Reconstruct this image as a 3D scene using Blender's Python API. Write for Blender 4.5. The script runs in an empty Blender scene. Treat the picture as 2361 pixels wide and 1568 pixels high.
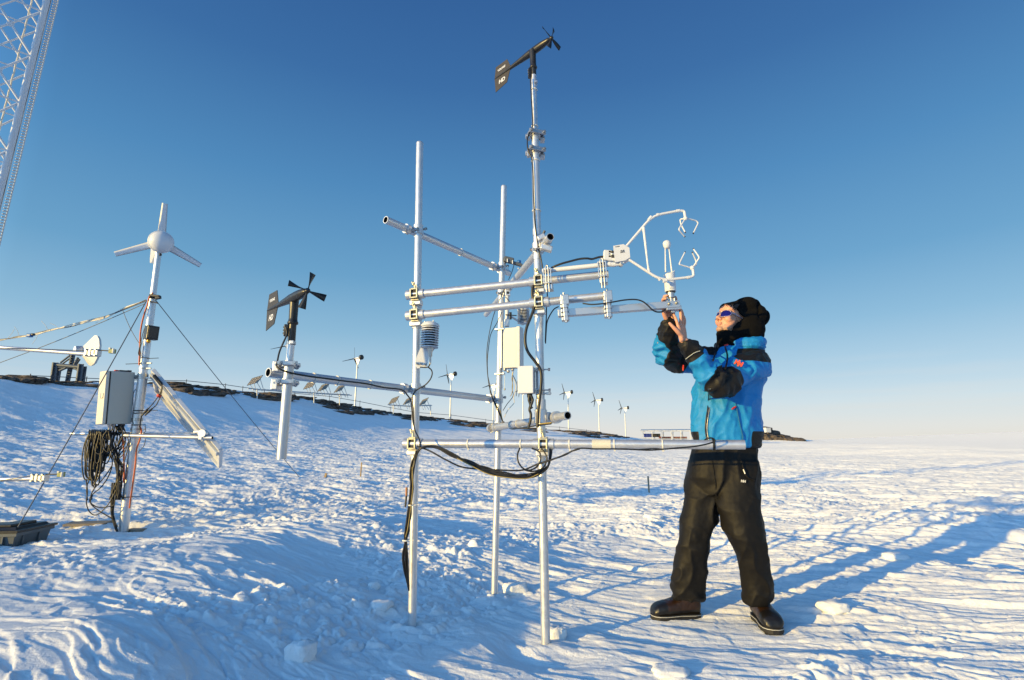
import bpy, bmesh, math, random
import numpy as np
from mathutils import Vector, Matrix, Quaternion

random.seed(7)
S = bpy.context.scene
COL = S.collection
R = math.radians

# ------------------------------------------------------------------ camera
# lens geometry measured on the photograph: pictures are 2361 units wide in all
# measurements below, focal length 1200 units, pitched up, eye 1.00 m above snow
FPX, CX, CY = 1200.0, 1180.5, 784.0
PITCH = math.atan(240.0 / 1200.0)
CP, SP = math.cos(PITCH), math.sin(PITCH)
EYE = 1.0
cam_d = bpy.data.cameras.new('camera')
cam_d.sensor_width = 36.0
cam_d.lens = 36.0 * FPX / 2361.0
cam_d.clip_start = 0.05
cam_d.clip_end = 30000
cam = bpy.data.objects.new('camera', cam_d)
COL.objects.link(cam)
cam.location = (0, 0, EYE)
cam.rotation_euler = (math.pi / 2 + PITCH, 0, 0)
S.camera = cam


def ray(px, py):
    u, v = (px - CX) / FPX, (CY - py) / FPX
    return Vector((u, CP - v * SP, SP + v * CP))


def at(px, py, Y):
    """world point seen at (px, py) and standing Y metres in front"""
    d = ray(px, py)
    return Vector((0, 0, EYE)) + d * (Y / d.y)


def atx(px, py, X):
    d = ray(px, py)
    return Vector((0, 0, EYE)) + d * (X / d.x)


def gnd(px, py, z=0.0):
    d = ray(px, py)
    return Vector((0, 0, EYE)) + d * ((z - EYE) / d.z)


# ------------------------------------------------------------------ materials
def nodes_of(m):
    m.use_nodes = True
    return m.node_tree.nodes, m.node_tree.links


def bsdf(m):
    return next(n for n in m.node_tree.nodes if n.type == 'BSDF_PRINCIPLED')


def mat(name, col, rough=0.5, metal=0.0, noise=0.0, nscale=20.0, bump=0.0, bscale=60.0,
        spec=0.5, coat=0.0, rvar=0.0, stretch=(1, 1, 1), sheen=0.0, alpha=None, trans=0.0):
    m = bpy.data.materials.new(name)
    N, L = nodes_of(m)
    b = bsdf(m)
    b.inputs['Base Color'].default_value = (*col, 1)
    b.inputs['Roughness'].default_value = rough
    b.inputs['Metallic'].default_value = metal
    b.inputs['Specular IOR Level'].default_value = spec
    if coat:
        b.inputs['Coat Weight'].default_value = coat
    if sheen:
        b.inputs['Sheen Weight'].default_value = sheen
        b.inputs['Sheen Roughness'].default_value = 0.6
    if trans:
        b.inputs['Transmission Weight'].default_value = trans
    tc = N.new('ShaderNodeTexCoord')
    mp = N.new('ShaderNodeMapping')
    mp.inputs['Scale'].default_value = stretch
    L.new(tc.outputs['Object'], mp.inputs['Vector'])
    if noise or rvar:
        nz = N.new('ShaderNodeTexNoise')
        nz.inputs['Scale'].default_value = nscale
        nz.inputs['Detail'].default_value = 6
        nz.inputs['Roughness'].default_value = 0.65
        L.new(mp.outputs['Vector'], nz.inputs['Vector'])
        if noise:
            mx = N.new('ShaderNodeMix')
            mx.data_type = 'RGBA'
            mx.inputs[6].default_value = (*[c * (1 - noise) for c in col], 1)
            mx.inputs[7].default_value = (*[min(1, c * (1 + noise)) for c in col], 1)
            L.new(nz.outputs['Fac'], mx.inputs[0])
            L.new(mx.outputs[2], b.inputs['Base Color'])
        if rvar:
            mr = N.new('ShaderNodeMapRange')
            mr.inputs[1].default_value = 0.3
            mr.inputs[2].default_value = 0.7
            mr.inputs[3].default_value = max(0.02, rough - rvar)
            mr.inputs[4].default_value = min(1, rough + rvar)
            L.new(nz.outputs['Fac'], mr.inputs[0])
            L.new(mr.outputs[0], b.inputs['Roughness'])
    if bump:
        nb = N.new('ShaderNodeTexNoise')
        nb.inputs['Scale'].default_value = bscale
        nb.inputs['Detail'].default_value = 5
        L.new(mp.outputs['Vector'], nb.inputs['Vector'])
        bp = N.new('ShaderNodeBump')
        bp.inputs['Strength'].default_value = bump
        bp.inputs['Distance'].default_value = 0.01
        L.new(nb.outputs['Fac'], bp.inputs['Height'])
        L.new(bp.outputs['Normal'], b.inputs['Normal'])
    return m


M = {}
M['galv'] = mat('galvanised_steel', (0.64, 0.65, 0.67), 0.40, 0.7, noise=0.12, nscale=30, rvar=0.08)
M['alu'] = mat('aluminium', (0.50, 0.51, 0.53), 0.40, 0.85, noise=0.06, nscale=24, rvar=0.06)
M['zinc'] = mat('yellow_zinc', (0.46, 0.43, 0.33), 0.4, 0.8, noise=0.25, nscale=60, rvar=0.1)
M['bolt'] = mat('bolt_steel', (0.45, 0.45, 0.45), 0.35, 0.9, noise=0.2, nscale=80)
M['darkmetal'] = mat('dark_steel', (0.10, 0.115, 0.135), 0.55, 0.3, noise=0.3, nscale=9)
M['white'] = mat('white_paint', (0.64, 0.66, 0.70), 0.4, noise=0.04, nscale=14, rvar=0.08)
M['whiteplastic'] = mat('white_plastic', (0.64, 0.66, 0.69), 0.35, noise=0.03, nscale=10)
M['cream'] = mat('cream_plastic', (0.60, 0.61, 0.61), 0.42, noise=0.06, nscale=10, rvar=0.08)
M['greybox'] = mat('grey_powder_coat', (0.47, 0.49, 0.46), 0.5, noise=0.05, nscale=60, bump=0.04, bscale=300)
M['paleseal'] = mat('pale_grey_edge', (0.62, 0.61, 0.56), 0.5, noise=0.05)
M['black'] = mat('black_plastic', (0.018, 0.017, 0.016), 0.38, noise=0.3, nscale=25, rvar=0.08)
M['fin'] = mat('dark_vane', (.030, .025, .021), .55, noise=.15)
M['cable'] = mat('black_cable', (0.012, 0.012, 0.012), 0.42, noise=0.3, nscale=30)
M['orange'] = mat('orange_cable', (0.62, 0.12, 0.03), 0.5, noise=0.2)
M['red'] = mat('red_plastic', (0.55, 0.03, 0.02), 0.45)
M['paperwhite'] = mat('pale_wire', (0.66, 0.62, 0.52), 0.5, noise=0.15)
M['tie'] = mat('white_cable_tie', (0.75, 0.73, 0.66), 0.4)
M['yellowwire'] = mat('yellow_wire', (0.36, 0.26, 0.07), 0.5)
M['wood'] = mat('wood', (0.40, 0.27, 0.13), 0.75, noise=0.3, nscale=30, stretch=(1, 1, 0.1))
M['greywood'] = mat('weathered_wood', (0.28, 0.23, 0.17), 0.8, noise=0.35, nscale=20, bump=0.3, bscale=40)
M['tub'] = mat('grey_tub_plastic', (0.10, 0.115, 0.125), 0.5, noise=0.12, nscale=12)
M['greenblock'] = mat('green_terminal', (0.24, 0.27, 0.10), 0.5, noise=0.3, nscale=60)
M['wire'] = mat('guy_wire', (0.10, 0.11, 0.13), 0.5, 0.3)
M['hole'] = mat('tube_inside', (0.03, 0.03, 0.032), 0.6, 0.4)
M['bluepl'] = mat('blue_plastic', (0.02, 0.13, 0.40), 0.35)


# ------------------------------------------------------------------ mesh builder
class MB:
    def __init__(self):
        self.v, self.f, self.m, self.s = [], [], [], []

    def add(self, verts, faces, mi=0, smooth=True):
        o = len(self.v)
        self.v.extend([tuple(p) for p in verts])
        self.f.extend([tuple(i + o for i in f) for f in faces])
        self.m.extend([mi] * len(faces))
        self.s.extend([smooth] * len(faces))
        return self

    def loft(self, rings, mi=0, caps=True, smooth=True, closed=False):
        n = len(rings[0])
        vs = [p for r in rings for p in r]
        fs = []
        k = len(rings)
        for i in range(k if closed else k - 1):
            a, b = i * n, ((i + 1) % k) * n
            for j in range(n):
                j2 = (j + 1) % n
                fs.append((a + j, a + j2, b + j2, b + j))
        self.add(vs, fs, mi, smooth)
        if caps and not closed:
            self.add(rings[0], [tuple(reversed(range(n)))], mi, False)
            self.add(rings[-1], [tuple(range(n))], mi, False)
        return self

    def tube(self, pts, r, n=10, mi=0, caps=True, smooth=True, closed=False, flat=1.0):
        pts = [Vector(p) for p in pts]
        k = len(pts)
        rs = r if isinstance(r, (list, tuple)) else [r] * k
        tang = []
        for i in range(k):
            if closed:
                t = pts[(i + 1) % k] - pts[i - 1]
            elif i == 0:
                t = pts[1] - pts[0]
            elif i == k - 1:
                t = pts[-1] - pts[-2]
            else:
                t = (pts[i + 1] - pts[i]).normalized() + (pts[i] - pts[i - 1]).normalized()
            if t.length < 1e-9:
                t = Vector((0, 0, 1))
            tang.append(t.normalized())
        up = Vector((0, 0, 1)) if abs(tang[0].z) < 0.9 else Vector((0, 1, 0))
        nrm = tang[0].cross(up).normalized()
        rings = []
        for i in range(k):
            nrm = nrm - tang[i] * nrm.dot(tang[i])
            if nrm.length < 1e-6:
                nrm = tang[i].orthogonal()
            nrm.normalize()
            b = tang[i].cross(nrm)
            rings.append([pts[i] + nrm * math.cos(2 * math.pi * j / n) * rs[i]
                          + b * math.sin(2 * math.pi * j / n) * rs[i] * flat for j in range(n)])
        return self.loft(rings, mi, caps, smooth, closed)

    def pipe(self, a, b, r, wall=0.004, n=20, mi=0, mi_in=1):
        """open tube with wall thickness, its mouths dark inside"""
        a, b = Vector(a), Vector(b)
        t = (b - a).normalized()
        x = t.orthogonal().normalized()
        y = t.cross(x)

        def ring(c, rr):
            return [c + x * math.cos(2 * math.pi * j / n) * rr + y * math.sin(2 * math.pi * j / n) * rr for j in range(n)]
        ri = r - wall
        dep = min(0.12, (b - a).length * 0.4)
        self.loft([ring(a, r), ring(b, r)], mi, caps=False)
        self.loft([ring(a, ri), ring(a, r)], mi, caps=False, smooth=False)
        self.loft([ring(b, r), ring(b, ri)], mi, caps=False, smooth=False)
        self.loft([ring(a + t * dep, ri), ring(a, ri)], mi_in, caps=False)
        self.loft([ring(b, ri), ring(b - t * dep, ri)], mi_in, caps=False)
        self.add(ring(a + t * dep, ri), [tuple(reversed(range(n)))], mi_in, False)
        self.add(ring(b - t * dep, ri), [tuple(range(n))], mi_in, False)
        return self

    def box(self, c, size, rot=None, mi=0, bev=0.0):
        c = Vector(c)
        hx, hy, hz = [s / 2 for s in size]
        rot = rot or Matrix.Identity(3)
        b = min(bev, hx * 0.9, hy * 0.9, hz * 0.9)
        if b <= 0:
            vs = [c + rot @ Vector((sx * hx, sy * hy, sz * hz)) for sz in (-1, 1) for sy in (-1, 1) for sx in (-1, 1)]
            self.add(vs, [(0, 2, 3, 1), (4, 5, 7, 6), (0, 1, 5, 4), (2, 6, 7, 3), (0, 4, 6, 2), (1, 3, 7, 5)], mi, False)
            return self
        bm = bmesh.new()
        bmesh.ops.create_cube(bm, size=1)
        for v in bm.verts:
            v.co = Vector((v.co.x * hx * 2, v.co.y * hy * 2, v.co.z * hz * 2))
        bmesh.ops.bevel(bm, geom=bm.edges[:], offset=b, segments=2, profile=0.5, affect='EDGES')
        bm.verts.index_update()
        vs = [c + rot @ v.co for v in bm.verts]
        fs = [tuple(v.index for v in f.verts) for f in bm.faces]
        bm.free()
        self.add(vs, fs, mi, False)
        return self

    def lathe(self, prof, base, axis=(0, 0, 1), n=20, mi=0, smooth=True, xdir=None):
        """prof: list of (r, h) along axis"""
        base, t = Vector(base), Vector(axis).normalized()
        x = (Vector(xdir) if xdir else t.orthogonal()).normalized()
        y = t.cross(x)
        rings = [[base + t * h + x * math.cos(2 * math.pi * j / n) * r + y * math.sin(2 * math.pi * j / n) * r
                  for j in range(n)] for r, h in prof]
        return self.loft(rings, mi, True, smooth)

    def prism(self, poly, o, ex, ey, ez, th, mi=0, bev=0):
        """flat polygon (list of (a, b)) in plane (ex, ey) at o, thickness th along ez"""
        o, ex, ey, ez = Vector(o), Vector(ex), Vector(ey), Vector(ez)
        lo = [o + ex * a + ey * b - ez * th / 2 for a, b in poly]
        hi = [o + ex * a + ey * b + ez * th / 2 for a, b in poly]
        n = len(poly)
        fs = [tuple(reversed(range(n))), tuple(range(n, 2 * n))]
        fs += [(i, (i + 1) % n, (i + 1) % n + n, i + n) for i in range(n)]
        self.add(lo + hi, fs, mi, False)
        return self

    def obj(self, name, mats, parent=None, recalc=True):
        me = bpy.data.meshes.new(name)
        me.from_pydata(self.v, [], self.f)
        if recalc:
            bm = bmesh.new()
            bm.from_mesh(me)
            bmesh.ops.recalc_face_normals(bm, faces=bm.faces[:])
            bm.to_mesh(me)
            bm.free()
        for m in (mats if isinstance(mats, (list, tuple)) else [mats]):
            me.materials.append(M[m] if isinstance(m, str) else m)
        me.polygons.foreach_set('material_index', self.m)
        me.polygons.foreach_set('use_smooth', self.s)
        me.update()
        o = bpy.data.objects.new(name, me)
        COL.objects.link(o)
        if parent is not None:
            o.parent = parent
            o.matrix_parent_inverse = PINV(parent)
        return o


def PINV(p):
    if p.parent is not None:
        return Matrix.Identity(4)
    return (Matrix.Translation(p.location) @ p.rotation_euler.to_matrix().to_4x4()).inverted()


def tag(o, label, cat, group=None, kind=None):
    if label:
        o['label'] = label
    if cat:
        o['category'] = cat
    if group:
        o['group'] = group
    if kind:
        o['kind'] = kind
    return o


def thing(name, label, cat, loc=(0, 0, 0), group=None, rz=0.0):
    o = bpy.data.objects.new(name, None)
    COL.objects.link(o)
    o.location = loc
    o.rotation_euler = (0, 0, rz)
    o.empty_display_size = 0.1
    return tag(o, label, cat, group)


def spline(pts, n=8):
    """Catmull-Rom through pts"""
    P = [Vector(p) for p in pts]
    if len(P) < 3:
        return P
    P = [P[0] * 2 - P[1]] + P + [P[-1] * 2 - P[-2]]
    out = []
    for i in range(1, len(P) - 2):
        for k in range(n):
            t = k / n
            a, b, c, d = P[i - 1], P[i], P[i + 1], P[i + 2]
            out.append(0.5 * ((2 * b) + (c - a) * t + (2 * a - 5 * b + 4 * c - d) * t * t + (3 * b - a - 3 * c + d) * t ** 3))
    out.append(P[-2])
    return out


def lerp(a, b, t):
    return a + (b - a) * t


def frame_of(t, up=Vector((0, 0, 1))):
    """3x3 matrix with x along t, z near up"""
    t = Vector(t).normalized()
    y = Vector(up).cross(t)
    if y.length < 1e-5:
        y = Vector((0, 1, 0))
    y.normalize()
    z = t.cross(y)
    return Matrix((t, y, z)).transposed()


def proj(p):
    d = Vector(p) - Vector((0, 0, EYE))
    z = d.y * CP + d.z * SP
    return CX + FPX * d.x / z, CY - FPX * (-d.y * SP + d.z * CP) / z


def CR(x0, y0, w, ow):
    k = w / ow / 1.73486
    x0, y0 = x0 / 1.73486, y0 / 1.73486
    return lambda x, y: (x0 + x * k, y0 + y * k)


def on_line(a, b, px):
    """point of the 3D line a-b seen at picture column px"""
    a, b = Vector(a), Vector(b)
    lo, hi = -6.0, 8.0
    s = 1 if proj(b)[0] > proj(a)[0] else -1
    t0, t1 = -1.35, 2.5
    for _ in range(60):
        t = (t0 + t1) / 2
        if (proj(lerp(a, b, t))[0] - px) * s < 0:
            t0 = t
        else:
            t1 = t
    return lerp(a, b, t)


cA, cB, cC = CR(1520, 500, 740, 1450), CR(1560, 1000, 700, 1568), CR(1560, 1600, 700, 1098)
cD, cE, cF = CR(2060, 900, 800, 2361), CR(2400, 800, 460, 1568), CR(960, 1000, 760, 1324)
cG, cH, cI = CR(1900, 60, 500, 754), CR(300, 1050, 700, 954), CR(0, 1100, 500, 713)
cJ, cK, cS = CR(0, 1400, 1000, 2361), CR(420, 780, 440, 1568), CR(2100, 1400, 1100, 2361)
cP, cQ, cR_, cT = CR(2560, 1100, 600, 1176), CR(2500, 1700, 700, 1220), CR(2780, 1150, 340, 1523), CR(0, 0, 1000, 1568)


def pt(c, x, y, Y):
    return at(*c(x, y), Y)


def path(c, pts, Y, n=8):
    """smooth 3D path through crop points; Y is one depth or one per point (or (x, y, Y) triples)"""
    out = []
    for i, p in enumerate(pts):
        yy = p[2] if len(p) > 2 else Y
        out.append(pt(c, p[0], p[1], yy))
    return spline(out, n)
# ------------------------------------------------------------------ sky, sun, view
SUN_EL = R(6.9)
SHADOW = Vector((0.83, 0.557, 0)).normalized()      # way the shadows fall on the snow
SUNV = Vector((-SHADOW.x * math.cos(SUN_EL), -SHADOW.y * math.cos(SUN_EL), math.sin(SUN_EL)))
w = bpy.data.worlds.new('World')
S.world = w
w.use_nodes = True
N, L = w.node_tree.nodes, w.node_tree.links
bg = N['Background']
sky = N.new('ShaderNodeTexSky')
sky.sky_type = 'NISHITA'
sky.sun_disc = False
sky.sun_elevation = SUN_EL
sky.sun_rotation = math.atan2(SUNV.x, SUNV.y)
sky.altitude = 1400
sky.air_density = 1.0
sky.dust_density = 0.35
sky.ozone_density = 2.2
EXPO = 1.2
BGS = 0.06


def lin(r, g, b):
    f = lambda c: (c / 255 / 12.92) if c <= 10 else ((c / 255 + .055) / 1.055) ** 2.4
    return (f(r), f(g), f(b))


# the clear polar sky: the physical sky, graded by height above the horizon
tc = N.new('ShaderNodeTexCoord')
sep = N.new('ShaderNodeSeparateXYZ')
L.new(tc.outputs['Generated'], sep.inputs[0])
ramp = N.new('ShaderNodeValToRGB')
stops = [(0.0, (232, 228, 224)), (.03, (228, 228, 229)), (.07, (212, 226, 235)), (.12, (184, 213, 232)), (.2, (146, 192, 222)),
         (.3, (110, 168, 209)), (.45, (82, 143, 195)), (.6, (60, 113, 172)), (.74, (48, 95, 156)), (1.0, (52, 104, 160))]
el = ramp.color_ramp.elements
while len(el) < len(stops):
    el.new(0.5)
for e_, (p_, c_) in zip(el, stops):
    e_.position = p_
    e_.color = (*lin(*c_), 1)
L.new(sep.outputs['Z'], ramp.inputs['Fac'])
# thin pale bands of high cloud low over the ice
mpc = N.new('ShaderNodeMapping')
mpc.inputs['Scale'].default_value = (1.6, 1.6, 26)
L.new(tc.outputs['Generated'], mpc.inputs['Vector'])
nzc = N.new('ShaderNodeTexNoise')
nzc.inputs['Scale'].default_value = 2.2
nzc.inputs['Detail'].default_value = 5
L.new(mpc.outputs['Vector'], nzc.inputs['Vector'])
cr = N.new('ShaderNodeMapRange')
cr.inputs[1].default_value = .48
cr.inputs[2].default_value = .72
cr.inputs[3].default_value = 0
cr.inputs[4].default_value = .55
L.new(nzc.outputs['Fac'], cr.inputs[0])
hm = N.new('ShaderNodeMapRange')
hm.inputs[1].default_value = .0
hm.inputs[2].default_value = .16
hm.inputs[3].default_value = 1
hm.inputs[4].default_value = 0
L.new(sep.outputs['Z'], hm.inputs[0])
mul = N.new('ShaderNodeMath')
mul.operation = 'MULTIPLY'
L.new(cr.outputs[0], mul.inputs[0])
L.new(hm.outputs[0], mul.inputs[1])
mc = N.new('ShaderNodeMix')
mc.data_type = 'RGBA'
L.new(mul.outputs[0], mc.inputs[0])
L.new(ramp.outputs[0], mc.inputs[6])
mc.inputs[7].default_value = (*lin(228, 225, 222), 1)
sc_ = N.new('ShaderNodeVectorMath')
sc_.operation = 'SCALE'
L.new(mc.outputs[2], sc_.inputs[0])
sc_.inputs['Scale'].default_value = 1.0 / (BGS * 2 ** EXPO)
mxs = N.new('ShaderNodeMix')
mxs.data_type = 'RGBA'
mxs.inputs[0].default_value = 0.86
L.new(sky.outputs[0], mxs.inputs[6])
L.new(sc_.outputs[0], mxs.inputs[7])
# the half of the sky round the low sun (behind the viewer) is brighter
dt = N.new('ShaderNodeVectorMath')
dt.operation = 'DOT_PRODUCT'
L.new(tc.outputs['Generated'], dt.inputs[0])
dt.inputs[1].default_value = SUNV
dm = N.new('ShaderNodeMapRange')
dm.inputs[1].default_value = 0.22
dm.inputs[2].default_value = 1.0
dm.inputs[3].default_value = 1.0
dm.inputs[4].default_value = 3.4
L.new(dt.outputs['Value'], dm.inputs[0])
sc2 = N.new('ShaderNodeVectorMath')
sc2.operation = 'SCALE'
L.new(mxs.outputs[2], sc2.inputs[0])
L.new(dm.outputs[0], sc2.inputs['Scale'])
L.new(sc2.outputs[0], bg.inputs[0])
bg.inputs[1].default_value = BGS
sun_d = bpy.data.lights.new('sun', 'SUN')
sun_d.energy = 2.75
sun_d.color = (1.0, 0.69, 0.20)
sun_d.angle = R(0.55)
sun = bpy.data.objects.new('sun', sun_d)
COL.objects.link(sun)
sun.rotation_euler = SUNV.to_track_quat('Z', 'Y').to_euler()
S.view_settings.view_transform = 'Standard'
S.view_settings.look = 'None'
S.view_settings.exposure = EXPO
S.view_settings.gamma = 1.0
S.cycles.max_bounces = 6
S.cycles.diffuse_bounces = 3
S.cycles.glossy_bounces = 3
S.cycles.transmission_bounces = 4
S.cycles.caustics_reflective = False
S.cycles.caustics_refractive = False
# ------------------------------------------------------------------ snow ground
_tabs = {}


def perlin(x, y, seed=0):
    if seed not in _tabs:
        rg = np.random.RandomState(seed + 11)
        _tabs[seed] = (rg.permutation(512).astype(np.int64), rg.rand(512) * 2 * np.pi)
    perm, ang = _tabs[seed]
    xi, yi = np.floor(x).astype(np.int64), np.floor(y).astype(np.int64)
    xf, yf = x - xi, y - yi
    u, v = xf ** 3 * (xf * (xf * 6 - 15) + 10), yf ** 3 * (yf * (yf * 6 - 15) + 10)

    def g(i, j, dx, dy):
        a = ang[(perm[(i & 511)] + j * 7 + perm[(j & 511)]) & 511]
        return np.cos(a) * dx + np.sin(a) * dy
    n00, n10 = g(xi, yi, xf, yf), g(xi + 1, yi, xf - 1, yf)
    n01, n11 = g(xi, yi + 1, xf, yf - 1), g(xi + 1, yi + 1, xf - 1, yf - 1)
    return (n00 * (1 - u) + n10 * u) * (1 - v) + (n01 * (1 - u) + n11 * u) * v


def sstep(a, b, x):
    t = np.clip((x - a) / (b - a), 0, 1)
    return t * t * (3 - 2 * t)


# skyline of the hill measured on the photograph: picture column, row, distance of the crest
_SP = [(-400, 850, 72), (0, 868, 75), (100, 878, 77), (190, 881, 79), (300, 880, 82), (400, 882, 85), (500, 894, 89), (600, 905, 94), (700, 914, 99), (800, 934, 104),
       (900, 951, 109), (1000, 963, 115), (1100, 973, 122), (1200, 985, 129), (1300, 992, 136), (1400, 1001, 145), (1480, 1012, 155), (1560, 1016, 168), (1700, 1021, 180), (1900, 1023.5, 190), (2361, 1024, 200)]
_SK = [(-180, 90, .02), (-120, 80, .05), (-75, 74, .09)]
for _px, _py, _d in _SP:
    _r = ray(_px, _py)
    _SK.append((math.degrees(math.atan2(_r.x, _r.y)), _d, max(_r.z / math.hypot(_r.x, _r.y), 0.0)))
_SK += [(60, 200, .0), (120, 120, .0), (180, 90, .02)]
_SK = np.array(_SK, float)


def hill(x, y):
    az = np.degrees(np.arctan2(x, y))
    r = np.hypot(x, y)
    rc = np.interp(az, _SK[:, 0], _SK[:, 1])
    e = np.interp(az, _SK[:, 0], _SK[:, 2])
    t = np.clip((r - 7) / (rc - 7), 0, 1)
    zc = EYE + rc * e
    up = zc * (0.60 * t ** 1.35 + 0.40 * sstep(0.45, 1.15, t) / sstep(0.45, 1.15, 1.0))
    fall = sstep(1.0, 2.2, r / rc)
    z = up * (1 - fall * sstep(.008, .03, e))
    # ice sheet climbing slowly to its far horizon on the right
    far = sstep(250, 3000, r) * r * np.interp(az, [-60, 5, 20, 30, 36, 45, 60], [0, 0, .004, .0075, .0115, .0175, .02])
    z = z * (1 - sstep(300, 900, r)) + far
    return z


def bumps(x, y, items):
    z = np.zeros_like(x)
    for (cx, cy, h, a, b, th, sh) in items:
        c, s = math.cos(th), math.sin(th)
        dx, dy = x - cx, y - cy
        p, q = dx * c + dy * s, -dx * s + dy * c
        # steeper on the lee side (along +p)
        aa = np.where(p > 0, a * sh, a)
        z += h * np.exp(-(np.abs(p / aa) ** 2.2) - (np.abs(q / b) ** 2.2))
    return z


SH_A = math.atan2(SHADOW.y, SHADOW.x)
_rg = np.random.RandomState(5)
WIND = R(-24)


def macro(x, y):
    """drifts big enough to matter for where things stand"""
    z = hill(x, y)
    items = [(-2.30, 3.85, .23, 1.6, 1.5, SH_A, .6),
             (-3.9, 3.2, .10, 1.2, 1.0, SH_A, .8),
             (-1.80, 2.25, .16, .9, .6, SH_A, .75),
             (-1.8, 5.9, .17, 1.5, 1.2, SH_A, .6),
             (-4.9, 4.5, .08, 1.5, 1.3, SH_A, .9),
             (-0.2, 4.9, .06, .9, .6, SH_A, .6),
             (2.7, 4.7, .13, 1.0, 1.0, SH_A, .7),
             (3.5, 3.3, .12, 1.0, .9, SH_A, .7),
             (4.9, 6.2, .13, 1.8, 1.3, SH_A, .6),
             (7.6, 8.2, .16, 2.4, 1.6, SH_A, .6),
             (1.6, 7.2, .10, 1.6, 1.0, SH_A, .6),
             ]
    # level footing round everything that stands in the near snow
    flat = np.ones_like(x)
    for (cx, cy, rr) in [(-.55, 3.12, .35), (-.12, 3.82, .35), (.18, 2.96, .35), (1.1, 3.35, .5), (1.38, 3.2, .45), (-4.7, 6.2, .8)]:
        flat = flat * (1 - .9 * np.exp(-((x - cx) ** 2 + (y - cy) ** 2) / rr ** 2))
    z = z + bumps(x, y, items) * flat
    z = z + bumps(x, y, [(82, 196, 2.6, 16.0, 16.0, 0.0, 1.3), (101, 196, .9, 22.0, 16.0, 0.0, 1.5)])
    # low drift ridges far out on the plain that throw the long dark bands
    wob = perlin(x / 9, y / 9, 40) * 1.2
    z = z + bumps(x + wob, y, [(30.5, 47.5, .55, 5.0, 17.0, .41, .36), (59, 93, .8, 8.0, 26.0, .21, .36), (16, 26, .16, 3.0, 4.5, .5, .4), (11.5, 15.5, .12, 2.2, 2.6, .55, .45)])
    return z


def worley(x, y, seed):
    """nearest jittered cell: distance, gap to the second nearest, random value of the cell"""
    rg = np.random.RandomState(seed)
    jx, jy, jr = rg.rand(256, 256), rg.rand(256, 256), rg.rand(256, 256)
    xi, yi = np.floor(x).astype(np.int64), np.floor(y).astype(np.int64)
    d1 = np.full(x.shape, 9.0)
    d2 = np.full(x.shape, 9.0)
    rv = np.zeros(x.shape)
    for i in (-1, 0, 1):
        for j in (-1, 0, 1):
            a, b = (xi + i) & 255, (yi + j) & 255
            dx, dy = xi + i + jx[a, b] - x, yi + j + jy[a, b] - y
            d = np.hypot(dx, dy)
            m = d < d1
            d2 = np.where(m, d1, np.minimum(d2, d))
            rv = np.where(m, jr[a, b], rv)
            d1 = np.where(m, d, d1)
    return d1, d2 - d1, rv


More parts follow.
